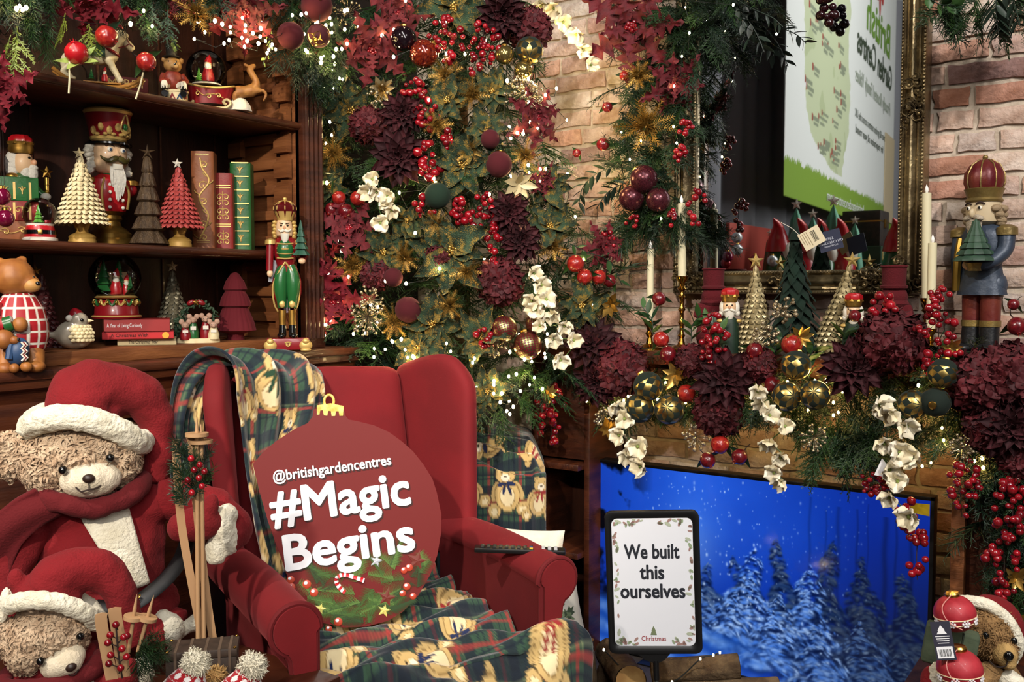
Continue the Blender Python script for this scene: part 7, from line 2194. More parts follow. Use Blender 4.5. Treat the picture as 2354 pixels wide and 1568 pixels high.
def pomegranate(z, px, py, r, loc, ang=None, dd=-.07, m=None, leaves=2, lm=None, desc='red pomegranate fruit '):
    p = ZONE[z](px, py, dd); R = r * depth(p) / FPX
    a = RS.uniform(-70, 70) if ang is None else ang
    t = decor('pomegranate', desc + loc, 'fruit', p, Matrix.Rotation(facing(p), 4, 'Z') @ rot(40, 180 + a, 0), 'pomegranates')
    link('fruit', POM, m or RS.choice((POMM, POMD)), t.o, Matrix.Scale(R, 4))
    link('calyx', CAL, m or POMM, t.o, Matrix.Scale(R, 4))
    for k in range(leaves):
        link('leaf', LEAF_S, lm or LEAFG, t.o, tr(0, 0, -R * .9) @ rot(0, 0, k * 140 + 30) @ rot(0, -20, 0) @ Matrix.Scale(R * 2.2, 4))
    t.part('stem', M().tube([(0, 0, -R * .9), (R * .3, 0, -R * 1.8), (R * .2, R * .2, -R * 2.6)], R * .07, 5), STITCH)
    return t
def blossoms(z, pts, r, loc, dd=-.10, stem=None):
    p0 = ZONE[z](*pts[0][:2], dd); u = depth(p0) / FPX
    t = decor('orchid_spray', 'cream silk blossom spray ' + loc, 'flower spray', p0, Matrix.Identity(4), 'cream blossom sprays')
    loc3 = [ZONE[z](q[0], q[1], dd) - p0 for q in pts]
    t.part('stem', M().tube([Vector(q) + Vector((0, .02, 0)) for q in spline([tuple(v) for v in loc3], 4)], .0016, 5), LEAFG)
    for q in loc3:
        pw = q + p0
        b = bpy.data.objects.new('blossom', None); b.empty_display_size = .01; COL.objects.link(b); b.parent = t.o
        rr = r * u * RS.uniform(.85, 1.15)
        b.matrix_local = tr(*q) @ basis(toward(pw, RS.uniform(-45, 45), RS.uniform(-60, 10)), RS.uniform(0, 6))
        for k in range(6):
            link('petal', PET_O[k % 2], CREAMP, b, Matrix.Rotation(pi / 3 * k + RS.uniform(-.1, .1), 4, 'Z') @ rot(RS.uniform(-14, 14), -(26 if k % 2 else 46), 0) @ Matrix.Scale(rr, 4))
        link('blossom_centre', SPH, PALEL, b, tr(0, 0, rr * .12) @ Matrix.Scale(rr * .12, 4))
    return t
def bead_spray(z, px, py, r, loc, n=34, size=3, m=None, dd=-.07, desc='champagne gold bead spray '):
    p = ZONE[z](px, py, dd); u = depth(p) / FPX
    t = decor('bead_spray', desc + loc, 'bead spray', p, basis(toward(p), RS.uniform(0, 6)), 'bead sprays')
    st = M()
    for k in range(n):
        v = RS.uniform(-.2, 1); q = sqrt(max(0, 1 - v * v)); a = RS.uniform(0, 2 * pi)
        c = Vector((q * cos(a), q * sin(a), v * .7)) * (r * u * RS.uniform(.6, 1))
        link('bead', SPH, m or SILV, t.o, tr(*c) @ Matrix.Scale(size * u * RS.uniform(.8, 1.3), 4))
        st.tube([Vector((0, 0, -r * u * .3)), c * .55, c], .0007, 4, caps=False)
    t.part('twigs', st, m or SILV, kind='stuff')
    return t
def gold_pick(z, px, py, r, loc, n=9, m=None, dd=-.06, desc='gold foil leaf pick ', ty=0):
    p = ZONE[z](px, py, dd); R = r * depth(p) / FPX
    t = decor('gold_leaf_pick', desc + loc, 'leaf pick', p, basis(toward(p, RS.uniform(-30, 30), ty), RS.uniform(0, 6)), 'gold leaf picks')
    for k in range(n):
        link('leaf', LEAF_S, m or GOLDL, t.o, Matrix.Rotation(2 * pi * k / n, 4, 'Z') @ rot(RS.uniform(-20, 20), -RS.uniform(15, 60), 0) @ Matrix.Scale(R * RS.uniform(.7, 1.1), 4))
    return t
def harlequin(name, base, gold, rough, sheen, sc=7.0, cover=.0):
    """ball painted with gold diamonds on its lower half, plush on the other"""
    if name in MATS: return MATS[name]
    m = mat(name, base, rough, sheen=sheen)
    N, L = m.node_tree.nodes, m.node_tree.links
    b = N['Principled BSDF']
    tc = N.new('ShaderNodeTexCoord'); sx = N.new('ShaderNodeSeparateXYZ'); L.new(tc.outputs['Object'], sx.inputs[0])
    def mt(op, *a):
        n = N.new('ShaderNodeMath'); n.operation = op
        for i, v in enumerate(a):
            if isinstance(v, (int, float)): n.inputs[i].default_value = v
            else: L.new(v, n.inputs[i])
        return n.outputs[0]
    ang = mt('MULTIPLY', mt('ARCTAN2', sx.outputs[1], sx.outputs[0]), sc / (2 * pi) * 1.0)
    zz = mt('MULTIPLY', sx.outputs[2], sc * .22)
    d = mt('MULTIPLY', mt('GREATER_THAN', mt('FRACT', mt('ADD', ang, zz)), .5), 1)
    e = mt('GREATER_THAN', mt('FRACT', mt('SUBTRACT', ang, zz)), .5)
    x = mt('ABSOLUTE', mt('SUBTRACT', d, e))
    x = mt('MULTIPLY', x, mt('LESS_THAN', sx.outputs[2], cover))
    mx = N.new('ShaderNodeMix'); mx.data_type = 'RGBA'; L.new(x, mx.inputs[0])
    mx.inputs[6].default_value = (*lin(base), 1); mx.inputs[7].default_value = (*lin(gold), 1)
    L.new(mx.outputs[2], b.inputs['Base Color']); L.new(x, b.inputs['Metallic'])
    L.new(mt('SUBTRACT', rough, mt('MULTIPLY', x, rough - .34)), b.inputs['Roughness'])
    return m
HG = harlequin('green_harlequin', '0c1a12', 'b39a5c', .9, .6, 4, .25)
HR = harlequin('burgundy_harlequin', '3c0612', 'b9a06a', .85, .5, 4, .2)
HT = harlequin('tartan_bauble', '5a0f1c', '8d8a5a', .3, 0, 14, 2)
VR = mat('burgundy_velvet_ball', '42050f', .95, sheen=.6)
VG = mat('green_velvet_ball', '0e2416', .95, sheen=.5)
DG = mat('dark_glass_ball', '1a0c14', .12, .4, coat=.8)
RGL = mat('amber_red_glass', '4e0c10', .15, .4, coat=.8, col2='8a3018', nscale=6, flake=0)
GGL = mat('gold_mirror_ball', 'a8935a', .15, .9)
MGL = mat('maroon_gold_ball', '38101a', .25, .5, col2='5e2830', nscale=14, flake=30)
CAPG = M().lathe([(.26, .9), (.27, 1.08), (.22, 1.14), (.1, 1.16), (0, 1.16)], 14, lobes=7, amp=.1).mesh('cap')
def bauble(z, px, py, r, loc, m, desc, tx=0, ty=0, dd=-.08, petals=0, face=None):
    p = ZONE[z](px, py, dd); R = r * depth(p) / FPX
    ax = Matrix.Rotation(facing(p), 4, 'Z') @ (rot(*face) if face else rot(RS.uniform(-50, 10), RS.uniform(-40, 40), 0))
    t = decor('bauble', desc + ' ' + loc, 'bauble', p, ax, 'tree and garland baubles')
    link('ball', SPHH, m, t.o, Matrix.Scale(R, 4))
    link('cap', CAPG, GOLD, t.o, Matrix.Scale(R, 4))
    for k in range(petals):
        link('gold_collar_leaf', LEAF_R, GOLDL, t.o, tr(0, 0, R * 1.02) @ Matrix.Rotation(2 * pi * k / petals, 4, 'Z') @ rot(0, 20, 0) @ Matrix.Scale(R * .85, 4))
    return t

# ---------------------------------------------------------------- pine branches
SPRAY = [pine_spray(230, 1, .17, 100 + k, .055, .95, .2, 6).mesh('branch') for k in range(3)]
FIR = [pine_spray(300, 1, .095, 120 + k, .11, 1.1, .15, 5, .25).mesh('branch') for k in range(2)]
LONGN = [pine_spray(110, 1, .55, 130 + k, .02, .75, .1, 1).mesh('branch') for k in range(2)]
PINEB = mat('fir_green', '1a3414', .55, rnd=['163012', '1e3a15', '284518', '18331f', '304a1a'])
def inside(poly, x, y):
    c = False
    for i in range(len(poly)):
        (x1, y1), (x2, y2) = poly[i - 1], poly[i]
        if (y1 > y) != (y2 > y) and x < (x2 - x1) * (y - y1) / (y2 - y1) + x1: c = not c
    return c
def sample(poly):
    xs, ys = [p[0] for p in poly], [p[1] for p in poly]
    while True:
        x, y = RS.uniform(min(xs), max(xs)), RS.uniform(min(ys), max(ys))
        if inside(poly, x, y): return x, y
def branches(parent, z, poly, n, L, dd, down=.5, out=.8, side=.7, kinds=None, mats=(PINE, PINEB), inv=None):
    for k in range(n):
        x, y = sample(poly)
        p = ZONE[z](x, y, dd * RS.uniform(.3, 1.2))
        v = toward(p) * out * RS.uniform(.4, 1.2) + Vector((0, 0, -down * RS.uniform(.2, 1.6))) + RT * RS.uniform(-side, side)
        q = v.normalized().to_track_quat('X', 'Z').to_matrix().to_4x4() @ rot(RS.uniform(-60, 60))
        link('branch', RS.choice(kinds or (SPRAY + FIR)), RS.choice(mats), parent.o, parent.o.matrix_world.inverted() @ tr(*p) @ q @ Matrix.Scale(L * RS.uniform(.75, 1.25), 4))
def inner_mass(parent, z, poly, n, L, dd):
    g = M(); src = pine_spray(80, 1, .2, 200, .05, 1, .2, 4)
    inv = parent.o.matrix_world.inverted()
    for k in range(n):
        x, y = sample(poly); p = ZONE[z](x, y, dd * RS.uniform(.6, 1.4))
        v = toward(p) * RS.uniform(.2, 1) + Vector((RS.uniform(-1, 1), RS.uniform(-1, 1), RS.uniform(-1.2, .6)))
        g.add(src.v, src.f, inv @ tr(*p) @ v.normalized().to_track_quat('X', 'Z').to_matrix().to_4x4() @ Matrix.Scale(L * RS.uniform(.8, 1.3), 4))
    parent.part('inner_foliage', g, PINE, kind='stuff', smooth=False)
tb = at(1060, 1100, 3.42); tb.z = 0
tree = Thing('christmas_tree', 'lavishly decorated Christmas tree filling the corner behind the armchair', 'christmas tree', tb)
tree.part('trunk', M().tube([(0, 0, 0), (0, 0, 2.6)], [.05, .02], 12), BARK)
tree.part('pot', M().lathe([(0, 0), (.16, 0), (.2, .28), (.18, .3), (0, .28)], 24), WOODD)
TREEP = [(715, -40), (1215, -40), (1220, 120), (1245, 300), (1275, 420), (1350, 520), (1395, 640), (1390, 740), (1330, 830), (1260, 900), (1190, 945), (1080, 930), (850, 870), (835, 800), (745, 760), (712, 600), (715, 300)]
inner_mass(tree, 't', TREEP, 330, .2, .22)
branches(tree, 't', TREEP, 270, .13, .08)
for (x, y, a) in ((1180, 900, 40), (1130, 930, 20), (1240, 880, 60), (1090, 880, 10), (1205, 850, 50), (870, 820, -40), (860, 850, -30), (1290, 850, 70)):
    p = PT(x, y, 0); v = toward(p) * .5 + Vector((0, 0, -1.0)) + RT * (a / 60)
    link('branch', RS.choice(FIR), PINEB, tree.o, tree.o.matrix_world.inverted() @ tr(*p) @ v.normalized().to_track_quat('X', 'Z').to_matrix().to_4x4() @ Matrix.Scale(.17, 4))
def garland(name, label, z, px, py):
    p = ZONE[z](px, py); return Thing(name, label, 'garland', p)
gm = garland('mantel_garland', 'thick pine garland draped along the mantel shelf', 'm', 1830, 830)
MP = [(1300, 830), (1420, 810), (1700, 815), (2000, 830), (2350, 800), (2400, 980), (2150, 1010), (2040, 1030), (1930, 1010), (1800, 960), (1500, 950), (1330, 900)]
inner_mass(gm, 'm', MP, 170, .13, .10)
branches(gm, 'm', MP, 190, .12, .05, down=.8)
branches(gm, 'm', [(1860, 940), (2030, 960), (2000, 1060), (1900, 1050)], 28, .15, .02, 1.6, .5, .45, FIR, (PINEB,))
branches(gm, 'm', [(1400, 900), (1860, 900), (1860, 960), (1400, 950)], 40, .10, .0, .8, .6, .8, FIR, (PINEB,))
gw = garland('mirror_garland', 'pine garland hanging down the left side of the mirror', 'w', 1470, 200)
WP = [(1420, -40), (1740, -60), (1680, 20), (1620, 120), (1580, 220), (1550, 380), (1560, 520), (1480, 540), (1430, 470), (1420, 300), (1430, 120)]
inner_mass(gw, 'w', WP, 170, .14, .05)
branches(gw, 'w', WP, 130, .125, .02, down=.7)
branches(gw, 'w', [(1420, 470), (1580, 470), (1600, 560), (1440, 560)], 18, .13, .0, .5, .5, 1.0, LONGN, (PINE,))
gb = garland('bookcase_garland', 'pine garland hung along the top of the bookcase opening', 'b', 400, 20)
BP = [(-60, -90), (820, -90), (800, 40), (740, 80), (640, 20), (480, -5), (200, -20), (60, 0), (-60, 20)]
inner_mass(gb, 'b', BP, 130, .11, .06)
branches(gb, 'b', BP, 110, .085, .0, down=1.1, out=.5)
branches(gb, 'b', [(60, 10), (130, 10), (120, 60), (70, 60)], 7, .08, .0, 1.2, .6, .4, LONGN, (PINEB,))
branches(gb, 'b', [(640, 60), (780, 60), (770, 200), (660, 160)], 24, .11, .0, 1.5, .5, .4, FIR + LONGN, (PINEB, PINE))
YG = mat('spotlit_fir', '6f7d2c', .5)  # lighter copy of the fir green, spotlight put into the colour
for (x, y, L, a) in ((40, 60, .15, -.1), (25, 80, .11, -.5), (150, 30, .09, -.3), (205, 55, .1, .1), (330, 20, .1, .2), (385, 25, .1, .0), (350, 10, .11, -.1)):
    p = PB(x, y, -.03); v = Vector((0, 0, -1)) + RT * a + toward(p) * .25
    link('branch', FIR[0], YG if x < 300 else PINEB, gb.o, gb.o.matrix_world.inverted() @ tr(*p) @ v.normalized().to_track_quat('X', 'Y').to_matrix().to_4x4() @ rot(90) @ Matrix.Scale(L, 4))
gr = garland('corner_garland', 'pine garland trailing down the right jamb of the fireplace', 'm', 2300, 1150)
RP = [(2230, 960), (2380, 960), (2380, 1420), (2300, 1400), (2280, 1250), (2220, 1100)]
inner_mass(gr, 'm', RP, 60, .15, .06)
branches(gr, 'm', RP, 48, .12, .02, 1.0)
gt = garland('pine_swag', 'pine and olive swag hanging over the brick wall top', 'w', 2240, 0)
branches(gt, 'w', [(2130, -40), (2370, -40), (2340, 20), (2160, 30)], 26, .14, .0, 1.2, .5, .6, FIR + SPRAY, (PINEB, PINE))
def olive(parent, z, pts, n, L, m=OLIVE, dd=-.08, mesh=None):
    P = spline([tuple(ZONE[z](x, y, dd)) for x, y in pts], 6)
    inv = parent.o.matrix_world.inverted()
    parent.part('twig', M().tube([inv @ Vector(p) for p in P], .0016, 5), OLIVE)
    for k in range(n):
        f = (k + .5) / n * (len(P) - 1); i = int(f)
        p = Vector(P[i]).lerp(Vector(P[min(i + 1, len(P) - 1)]), f - i)
        d = (Vector(P[min(i + 1, len(P) - 1)]) - Vector(P[max(0, i - 1)])).normalized()
        s = toward(p).cross(d).normalized() * (1 if k % 2 else -1)
        v = d * .8 + s * .7 + toward(p) * RS.uniform(-.3, .4)
        link('leaf', mesh or LEAF_S, m, parent.o, inv @ tr(*p) @ v.normalized().to_track_quat('X', 'Z').to_matrix().to_4x4() @ rot(RS.uniform(-50, 50)) @ Matrix.Scale(L * RS.uniform(.8, 1.2), 4))
olive(gw, 'w', [(1640, -20), (1700, 25), (1735, 70), (1757, 120)], 15, .045, dd=.0)
olive(gw, 'w', [(1680, -10), (1730, 20), (1775, 40), (1800, 62)], 12, .04, dd=.0)
olive(gw, 'w', [(1660, 0), (1705, 45), (1722, 95)], 11, .04, dd=.0)
olive(gw, 'w', [(1420, 380), (1370, 400), (1340, 430), (1330, 470)], 14, .045)
olive(gw, 'w', [(1440, 420), (1400, 440), (1370, 480)], 12, .045)
olive(gt, 'w', [(2290, -10), (2290, 30), (2296, 80)], 12, .05); olive(gt, 'w', [(2320, -20), (2335, 20), (2345, 60)], 8, .05)
olive(gt, 'w', [(2130, -10), (2160, 10), (2195, 12)], 6, .035, LEAFG, -.08, LEAF_R)
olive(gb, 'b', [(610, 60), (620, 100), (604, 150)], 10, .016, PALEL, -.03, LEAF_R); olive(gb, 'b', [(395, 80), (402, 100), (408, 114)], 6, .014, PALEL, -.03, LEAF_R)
olive(tree, 't', [(790, 400), (740, 430), (700, 450), (690, 500)], 10, .05, LEAFG, -.1); olive(tree, 't', [(1310, 560), (1350, 580), (1400, 600), (1430, 655)], 10, .04, LEAFG, -.1)
for k, (x, y) in enumerate(((1500, 730), (1590, 745), (1640, 760), (1780, 800), (1940, 790), (2010, 750), (2180, 820), (1860, 830))):
    olive(gm, 'm', [(x, y + 40), (x + RS.uniform(-10, 20), y + 5), (x + RS.uniform(-30, 40), y - 25)], 9, .05, LEAFG, -.02)
# ---------------------------------------------------------------- placements, read off the photograph
for a in [('t', 915, 30, 80, 'at the top of the tree', 0, 10), ('t', 858, 112, 92, 'high on the left of the tree', -10, -10), ('t', 1228, 270, 84, 'on the right edge of the tree beside bare brick', 40, 0),
          ('t', 806, 528, 84, 'on the tree just above the lower left poinsettias', -15, 20), ('t', 1385, 570, 66, 'on the lower right edge of the tree', 40, 5),
          ('w', 1455, 62, 128, 'largest one, on the mirror garland', -10, 5), ('w', 1545, 190, 80, 'lower one on the mirror garland', 30, -20)]:
    poinsettia(*a)
poinsettia('t', 724, 605, 84, 'on the tree beside the standing nutcracker', -10, 10, GLITB)
poinsettia('t', 768, 690, 92, 'lowest on the left of the tree', -5, -15, GLITB)
poinsettia('b', 205, 0, 100, 'over the rocking horse', 0, -45, GLITB, -.03)
poinsettia('b', 565, 22, 105, 'over the snow globe sleigh', 0, -30, GLIT, -.04)
poinsettia('b', -8, 205, 92, 'at the left edge above the lantern', 20, -10, GLITB, -.04)
poinsettia('b', 395, -10, 70, 'behind the gold thistle on the bookcase garland', 0, -40, GLIT, -.02)
poinsettia('t', 1250, 415, 48, 'small one by the lower right brick', 30, 0)
for a in [('t', 916, 362, 72, 'in the upper middle of the tree, largest one', 0, 5), ('t', 925, 262, 56, 'on the tree under the red berry spray', 0, 5), ('t', 1154, 32, 66, 'at the top right of the tree', 5, -10),
          ('t', 1168, 490, 56, 'at the middle right of the tree', 10, 5), ('t', 1194, 552, 54, 'on the tree right of the big rosette', 15, 0),
          ('m', 1362, 795, 70, 'first on the mantel nearest the tree', -10, 20), ('m', 1668, 872, 82, 'below the left mantel king', 0, 10), ('m', 1962, 848, 78, 'below the right mantel king', 0, 10), ('m', 2320, 985, 80, 'low at the right end of the mantel', 10, 0), ('m', 1372, 878, 62, 'low at the left end of the mantel', -10, -15)]:
    dahlia(*a)
for a in [('t', 846, 288, 48, 'on the tree left of the dahlias'), ('t', 1218, 68, 56, 'at the top right of the tree'), ('t', 1150, 648, 62, 'on the tree beside the cream blossom spray'), ('t', 868, 632, 42, 'on the tree behind a gold thistle'), ('t', 1008, 590, 36, 'half hidden behind the big rosette'),
          ('m', 1425, 845, 72, 'second on the mantel nearest the tree'), ('m', 1655, 945, 66, 'hanging below the mantel dahlia'), ('m', 1745, 840, 46, 'small one between the mantel dahlias'), ('m', 2050, 785, 86, 'under the right red snowman'), ('m', 2255, 880, 86, 'at the right end of the mantel'), ('m', 2330, 860, 84, 'at the far right edge of the mantel'), ('m', 2280, 985, 70, 'low at the right end of the mantel'), ('m', 1590, 830, 44, 'small one above the green velvet baubles'), ('m', 2345, 1055, 56, 'lowest at the right edge')]:
    hydrangea(*a)
for a in [('t', 1028, 92, 50, 'at the top middle of the tree', 34, 1.0), ('t', 1110, 100, 44, 'at the top of the tree beside the green bauble', 30, 1.1), ('t', 1092, 148, 18, 'small one hanging under the top berries', 8, 1.5), ('t', 952, 228, 40, 'on the tree above the upper dahlia', 26, 1.1), ('t', 985, 262, 30, 'trailing right of the upper dahlia', 18, 1.2),
          ('t', 986, 368, 34, 'on the tree touching the largest dahlia', 20, 1.2, 9), ('t', 1035, 322, 22, 'in the very middle of the tree', 9, 1.3, 9), ('t', 975, 472, 30, 'beside the round green velvet ball', 11, .8, 8), ('t', 1054, 485, 34, 'left of the middle dahlia', 16, .9, 8), ('t', 1112, 500, 42, 'on the tree beside the middle dahlia', 30, 1.3), ('t', 1136, 568, 24, 'trailing below the middle dahlia', 14, 1.8), ('t', 708, 245, 22, 'beside the bookcase pilaster', 11, 1.2, 5), ('t', 690, 200, 16, 'over the top of the bookcase pilaster', 8, 1.4, 5), ('t', 1112, 778, 24, 'near the bottom baubles of the tree', 14, 1), ('t', 1395, 552, 24, 'on the lower right poinsettia', 12, .8, 5), ('t', 728, 470, 16, 'small one behind the nutcracker crown', 7, 1, 6),
          ('m', 1640, 780, 52, 'in front of the left mantel king', 46, 1.1), ('m', 2158, 765, 58, 'tall one beside the right candles', 60, 1.75, 8), ('m', 2030, 700, 34, 'in front of the right red snowman', 12, .8, 9), ('m', 1270, 950, 40, 'hanging over the left jamb of the fireplace', 36, 1.7, 8), ('m', 2008, 1112, 38, 'hanging at the top of the television', 30, .7, 6), ('m', 2088, 1185, 30, 'hanging in front of the television edge', 24, 1.3, 8), ('m', 2110, 1275, 30, 'lowest strand in front of the television', 18, 1.9, 9), ('m', 2212, 1120, 40, 'hanging on the right jamb of the fireplace', 36, 1.7, 8), ('m', 2328, 1170, 46, 'thick cluster at the right picture edge', 40, 1.5, 9), ('m', 2305, 1310, 40, 'lowest cluster on the corner garland', 26, 1.6, 9),
          ('w', 1571, 292, 22, 'over the mirror frame beside the gold thistle', 14, .7, 6), ('w', 1566, 355, 18, 'on the mirror frame', 12, 1, 6), ('w', 1600, 478, 26, 'beside the tall left candle', 14, 1.6, 7), ('w', 1455, 510, 20, 'on the long needles below the three baubles', 11, .7, 5), ('w', 1545, 500, 15, 'left of the tall candle', 8, 1.3, 6)]:
    z, px, py, r, loc, n, el = a[:7]
    berries(z, px, py, r, loc, n, el, a[7] if len(a) > 7 else 7)
berries('w', 1895, 24, 36, 'hanging against the mirrored banner', 12, .9, 9, .06, 0, mat('black_cherry', '24060a', .2, coat=.5), 'berry_cluster', 'dark cherry berry cluster ')
for a in [('t', 1025, 172, 46, 'below the top berry clusters'), ('t', 1086, 216, 42, 'in the upper middle of the tree'), ('t', 1005, 288, 38, 'right of the upper dahlia'), ('t', 766, 352, 48, 'on the left edge of the tree'), ('t', 1078, 345, 38, 'in the middle of the tree'), ('t', 1208, 358, 40, 'above the pale leaves on the tree'), ('t', 1005, 512, 38, 'above the big rosette'), ('t', 812, 612, 50, 'beside the lower left poinsettias'), ('t', 928, 592, 40, 'left of the big rosette'), ('t', 1074, 624, 42, 'on the lower right of the big rosette'), ('t', 1270, 566, 40, 'on the right side of the tree'), ('t', 1031, 702, 40, 'below the big rosette'), ('t', 905, 738, 44, 'low on the tree beside the velvet ball'), ('t', 880, 205, 30, 'beside the cream leaf cluster high on the tree'),
          ('w', 1486, 289, 76, 'largest one, on the mirror garland'), ('w', 1467, 172, 42, 'under the largest poinsettia'), ('b', 452, 32, 56, 'on the bookcase garland')]:
    thistle(*a)
for a in [('t', 1040, 18, 90, 'at the top of the tree'), ('t', 1030, 232, 74, 'in the upper middle of the tree'), ('t', 806, 252, 84, 'high on the left of the tree'), ('t', 1063, 378, 86, 'in the centre of the tree'), ('t', 728, 368, 70, 'on the left edge of the tree'), ('t', 1038, 576, 104, 'largest and most central one'), ('t', 880, 578, 66, 'left of the central rosette'), ('t', 995, 742, 84, 'below the central rosette'), ('t', 962, 800, 66, 'just above the armchair back'), ('t', 1110, 780, 74, 'left of the tartan baubles'), ('t', 1335, 700, 70, 'on the lower right of the tree'), ('t', 1262, 520, 74, 'on the right of the tree'), ('t', 1122, 900, 62, 'beside the armchair wing'), ('t', 1262, 425, 70, 'at the right above the thistle'), ('t', 1130, 210, 60, 'upper right of the tree'), ('t', 935, 505, 56, 'left of the berries in mid tree'), ('t', 760, 430, 52, 'above the standing nutcracker'), ('t', 1120, 300, 60, 'beside the harlequin ball')]:
    magnolia(*a, RS.uniform(-20, 20), RS.uniform(-15, 15))
for a in [('t', 1147, 378, 30, 'in the middle right of the tree', VR, 'burgundy velvet bauble with gold collar', 5), ('t', 938, 712, 30, 'low on the tree', VR, 'burgundy velvet bauble with gold collar', 6), ('t', 904, 638, 22, 'behind the left thistle', VR, 'burgundy velvet bauble', 0), ('t', 1005, 450, 30, 'in the middle of the tree', VG, 'round dark green velvet bauble', 0), ('t', 975, 124, 33, 'beside the top berries', RGL, 'amber red glass bauble', 0), ('t', 928, 90, 30, 'at the top left of the tree', DG, 'smoky dark glass bauble', 0), ('t', 1217, 116, 32, 'at the top right of the tree', HG, 'green bauble with gold diamonds', 0), ('t', 1160, 126, 22, 'beside the gold diamond ball', GGL, 'mirror gold bauble', 0), ('t', 1203, 162, 21, 'under the gold diamond ball', GGL, 'mirror gold bauble', 0),
          ('t', 1159, 756, 30, 'low on the right of the tree', HT, 'red bauble with tartan glitter lines', 0), ('t', 1213, 794, 33, 'lowest on the tree', HT, 'red bauble with tartan glitter lines', 0), ('t', 1232, 744, 24, 'behind the cream spray', HT, 'red bauble with tartan glitter lines', 0), ('t', 1127, 320, 22, 'behind the middle rosette', VR, 'burgundy velvet bauble', 0),
          ('w', 1480, 412, 32, 'top of the three on the mirror garland', MGL, 'maroon glitter bauble', 0), ('w', 1452, 456, 29, 'lower left of the three on the mirror garland', MGL, 'maroon glitter bauble', 0), ('w', 1513, 460, 28, 'lower right of the three on the mirror garland', MGL, 'maroon glitter bauble', 0)]:
    bauble(a[0], a[1], a[2], a[3], a[4], a[5], a[6], petals=a[7])
bauble('b', 668, 82, 31, 'over the bookcase pilaster', VR, 'burgundy velvet bauble', dd=-.06, petals=5, face=(-40, 0, 0))
bauble('b', 728, 14, 36, 'at the top of the bookcase garland', VR, 'large burgundy velvet bauble', dd=-.04, petals=5, face=(40, 0, 0))
bauble('b', 733, 82, 27, 'beside the pilaster velvet ball', HR, 'burgundy bauble with gold diamonds', dd=-.05, petals=4, face=(130, 30, 0))
for px, py, f, loc in ((1490, 888, (-20, -30, 0), 'upper one of the first mantel trio'), (1470, 938, (200, 30, 0), 'lower left of the first mantel trio'), (1538, 942, (-70, 150, 0), 'lower right of the first mantel trio'), (1830, 840, (-30, 10, 0), 'upper one of the middle mantel trio'), (1808, 912, (-60, -110, 0), 'lower left of the middle mantel trio'), (1874, 908, (-70, 160, 0), 'lower right of the middle mantel trio'), (2168, 858, (-20, 10, 0), 'upper one of the right mantel trio'), (2098, 930, (-60, -100, 0), 'lower left of the right mantel trio'), (2150, 925, (100, 60, 0), 'lower right of the right mantel trio')):
    bauble('m', px, py, 34, loc, HG, 'dark green velvet bauble with gold diamonds', dd=-.10, face=f)
for a in [('t', 779, 455, 16, 'left of the three above the nutcracker'), ('t', 822, 456, 17, 'right one above the nutcracker'), ('t', 763, 482, 17, 'lower left above the nutcracker'), ('t', 795, 486, 18, 'lower middle above the nutcracker'), ('t', 1323, 606, 20, 'first on the lower right tree twig'), ('t', 1344, 636, 18, 'second on the lower right tree twig'), ('t', 1377, 637, 17, 'third on the lower right tree twig'), ('t', 1402, 646, 15, 'last on the lower right tree twig'), ('w', 1396, 246, 12, 'small one left of the largest poinsettia'), ('w', 1386, 332, 15, 'small one against the bare brick'), ('w', 1326, 352, 10, 'tiny one hanging on the brick'), ('w', 1435, 174, 11, 'tiny orange one under the largest poinsettia'),
          ('m', 1515, 687, 16, 'high beside the shorter candle'), ('m', 1520, 780, 18, 'below the shorter candle'), ('m', 1536, 815, 19, 'beside the first mantel hydrangea'), ('m', 1735, 806, 19, 'below the left gold tree'), ('m', 1820, 792, 24, 'in front of the green flocked tree'), ('m', 1776, 884, 19, 'left of the middle velvet trio'), ('m', 1578, 905, 21, 'right of the first velvet trio'), ('m', 1655, 1022, 21, 'upper one hanging over the television'), ('m', 1627, 1058, 18, 'left one hanging over the television'), ('m', 1700, 1050, 18, 'right one hanging over the television'), ('m', 1965, 726, 14, 'in front of the right mantel king'), ('m', 2338, 750, 21, 'at the right end by the soldier'), ('m', 2330, 700, 13, 'small one above the right end'), ('m', 2005, 772, 18, 'beside the right snowman'),
          ('b', 245, 84, 25, 'behind the rocking horse head'), ('b', 336, 142, 22, 'hanging before the red MERRY book')]:
    pomegranate(*a)
pomegranate('t', 700, 522, 18, 'beside the nutcracker crown', 150, -.14, REDB, 2, LEAFG, 'glossy red apple ')
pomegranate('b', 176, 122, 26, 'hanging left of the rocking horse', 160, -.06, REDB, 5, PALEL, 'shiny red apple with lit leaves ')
for x0, y0, x1, y1, loc in ((160, 140, 158, 215, 'hanging under the shiny apple'), (330, 165, 312, 228, 'hanging under the MERRY pomegranate')):
    a, b = PB(x0, y0, -.05), PB(x1, y1, -.05)
    t = Thing('paper_tie', 'short cream paper tie ' + loc, 'tie', a)
    t.part('strip', M().tube([(0, 0, 0), (b - a) * .5 + Vector((.002, 0, 0)), b - a], .0022, 6), mat('cream_paper', 'cfc4a0', .8))
blossoms('w', [(1243, 10), (1275, 18), (1294, 50), (1326, 78), (1340, 114), (1357, 150)], 25, 'across the bare brick at the top')
blossoms('t', [(856, 412), (866, 440), (890, 452), (880, 470), (900, 482), (874, 512), (850, 440)], 27, 'below the largest tree dahlia', -.13)
blossoms('t', [(1226, 628), (1243, 654), (1224, 690), (1255, 688), (1232, 712), (1268, 722), (1242, 748), (1297, 748), (1270, 778), (1318, 782), (1288, 826)], 27, 'down the lower right of the tree', -.13)
blossoms('m', [(1418, 930), (1436, 962), (1424, 1000), (1466, 1026), (1440, 1046), (1474, 1072)], 30, 'hanging at the left of the mantel', -.13)
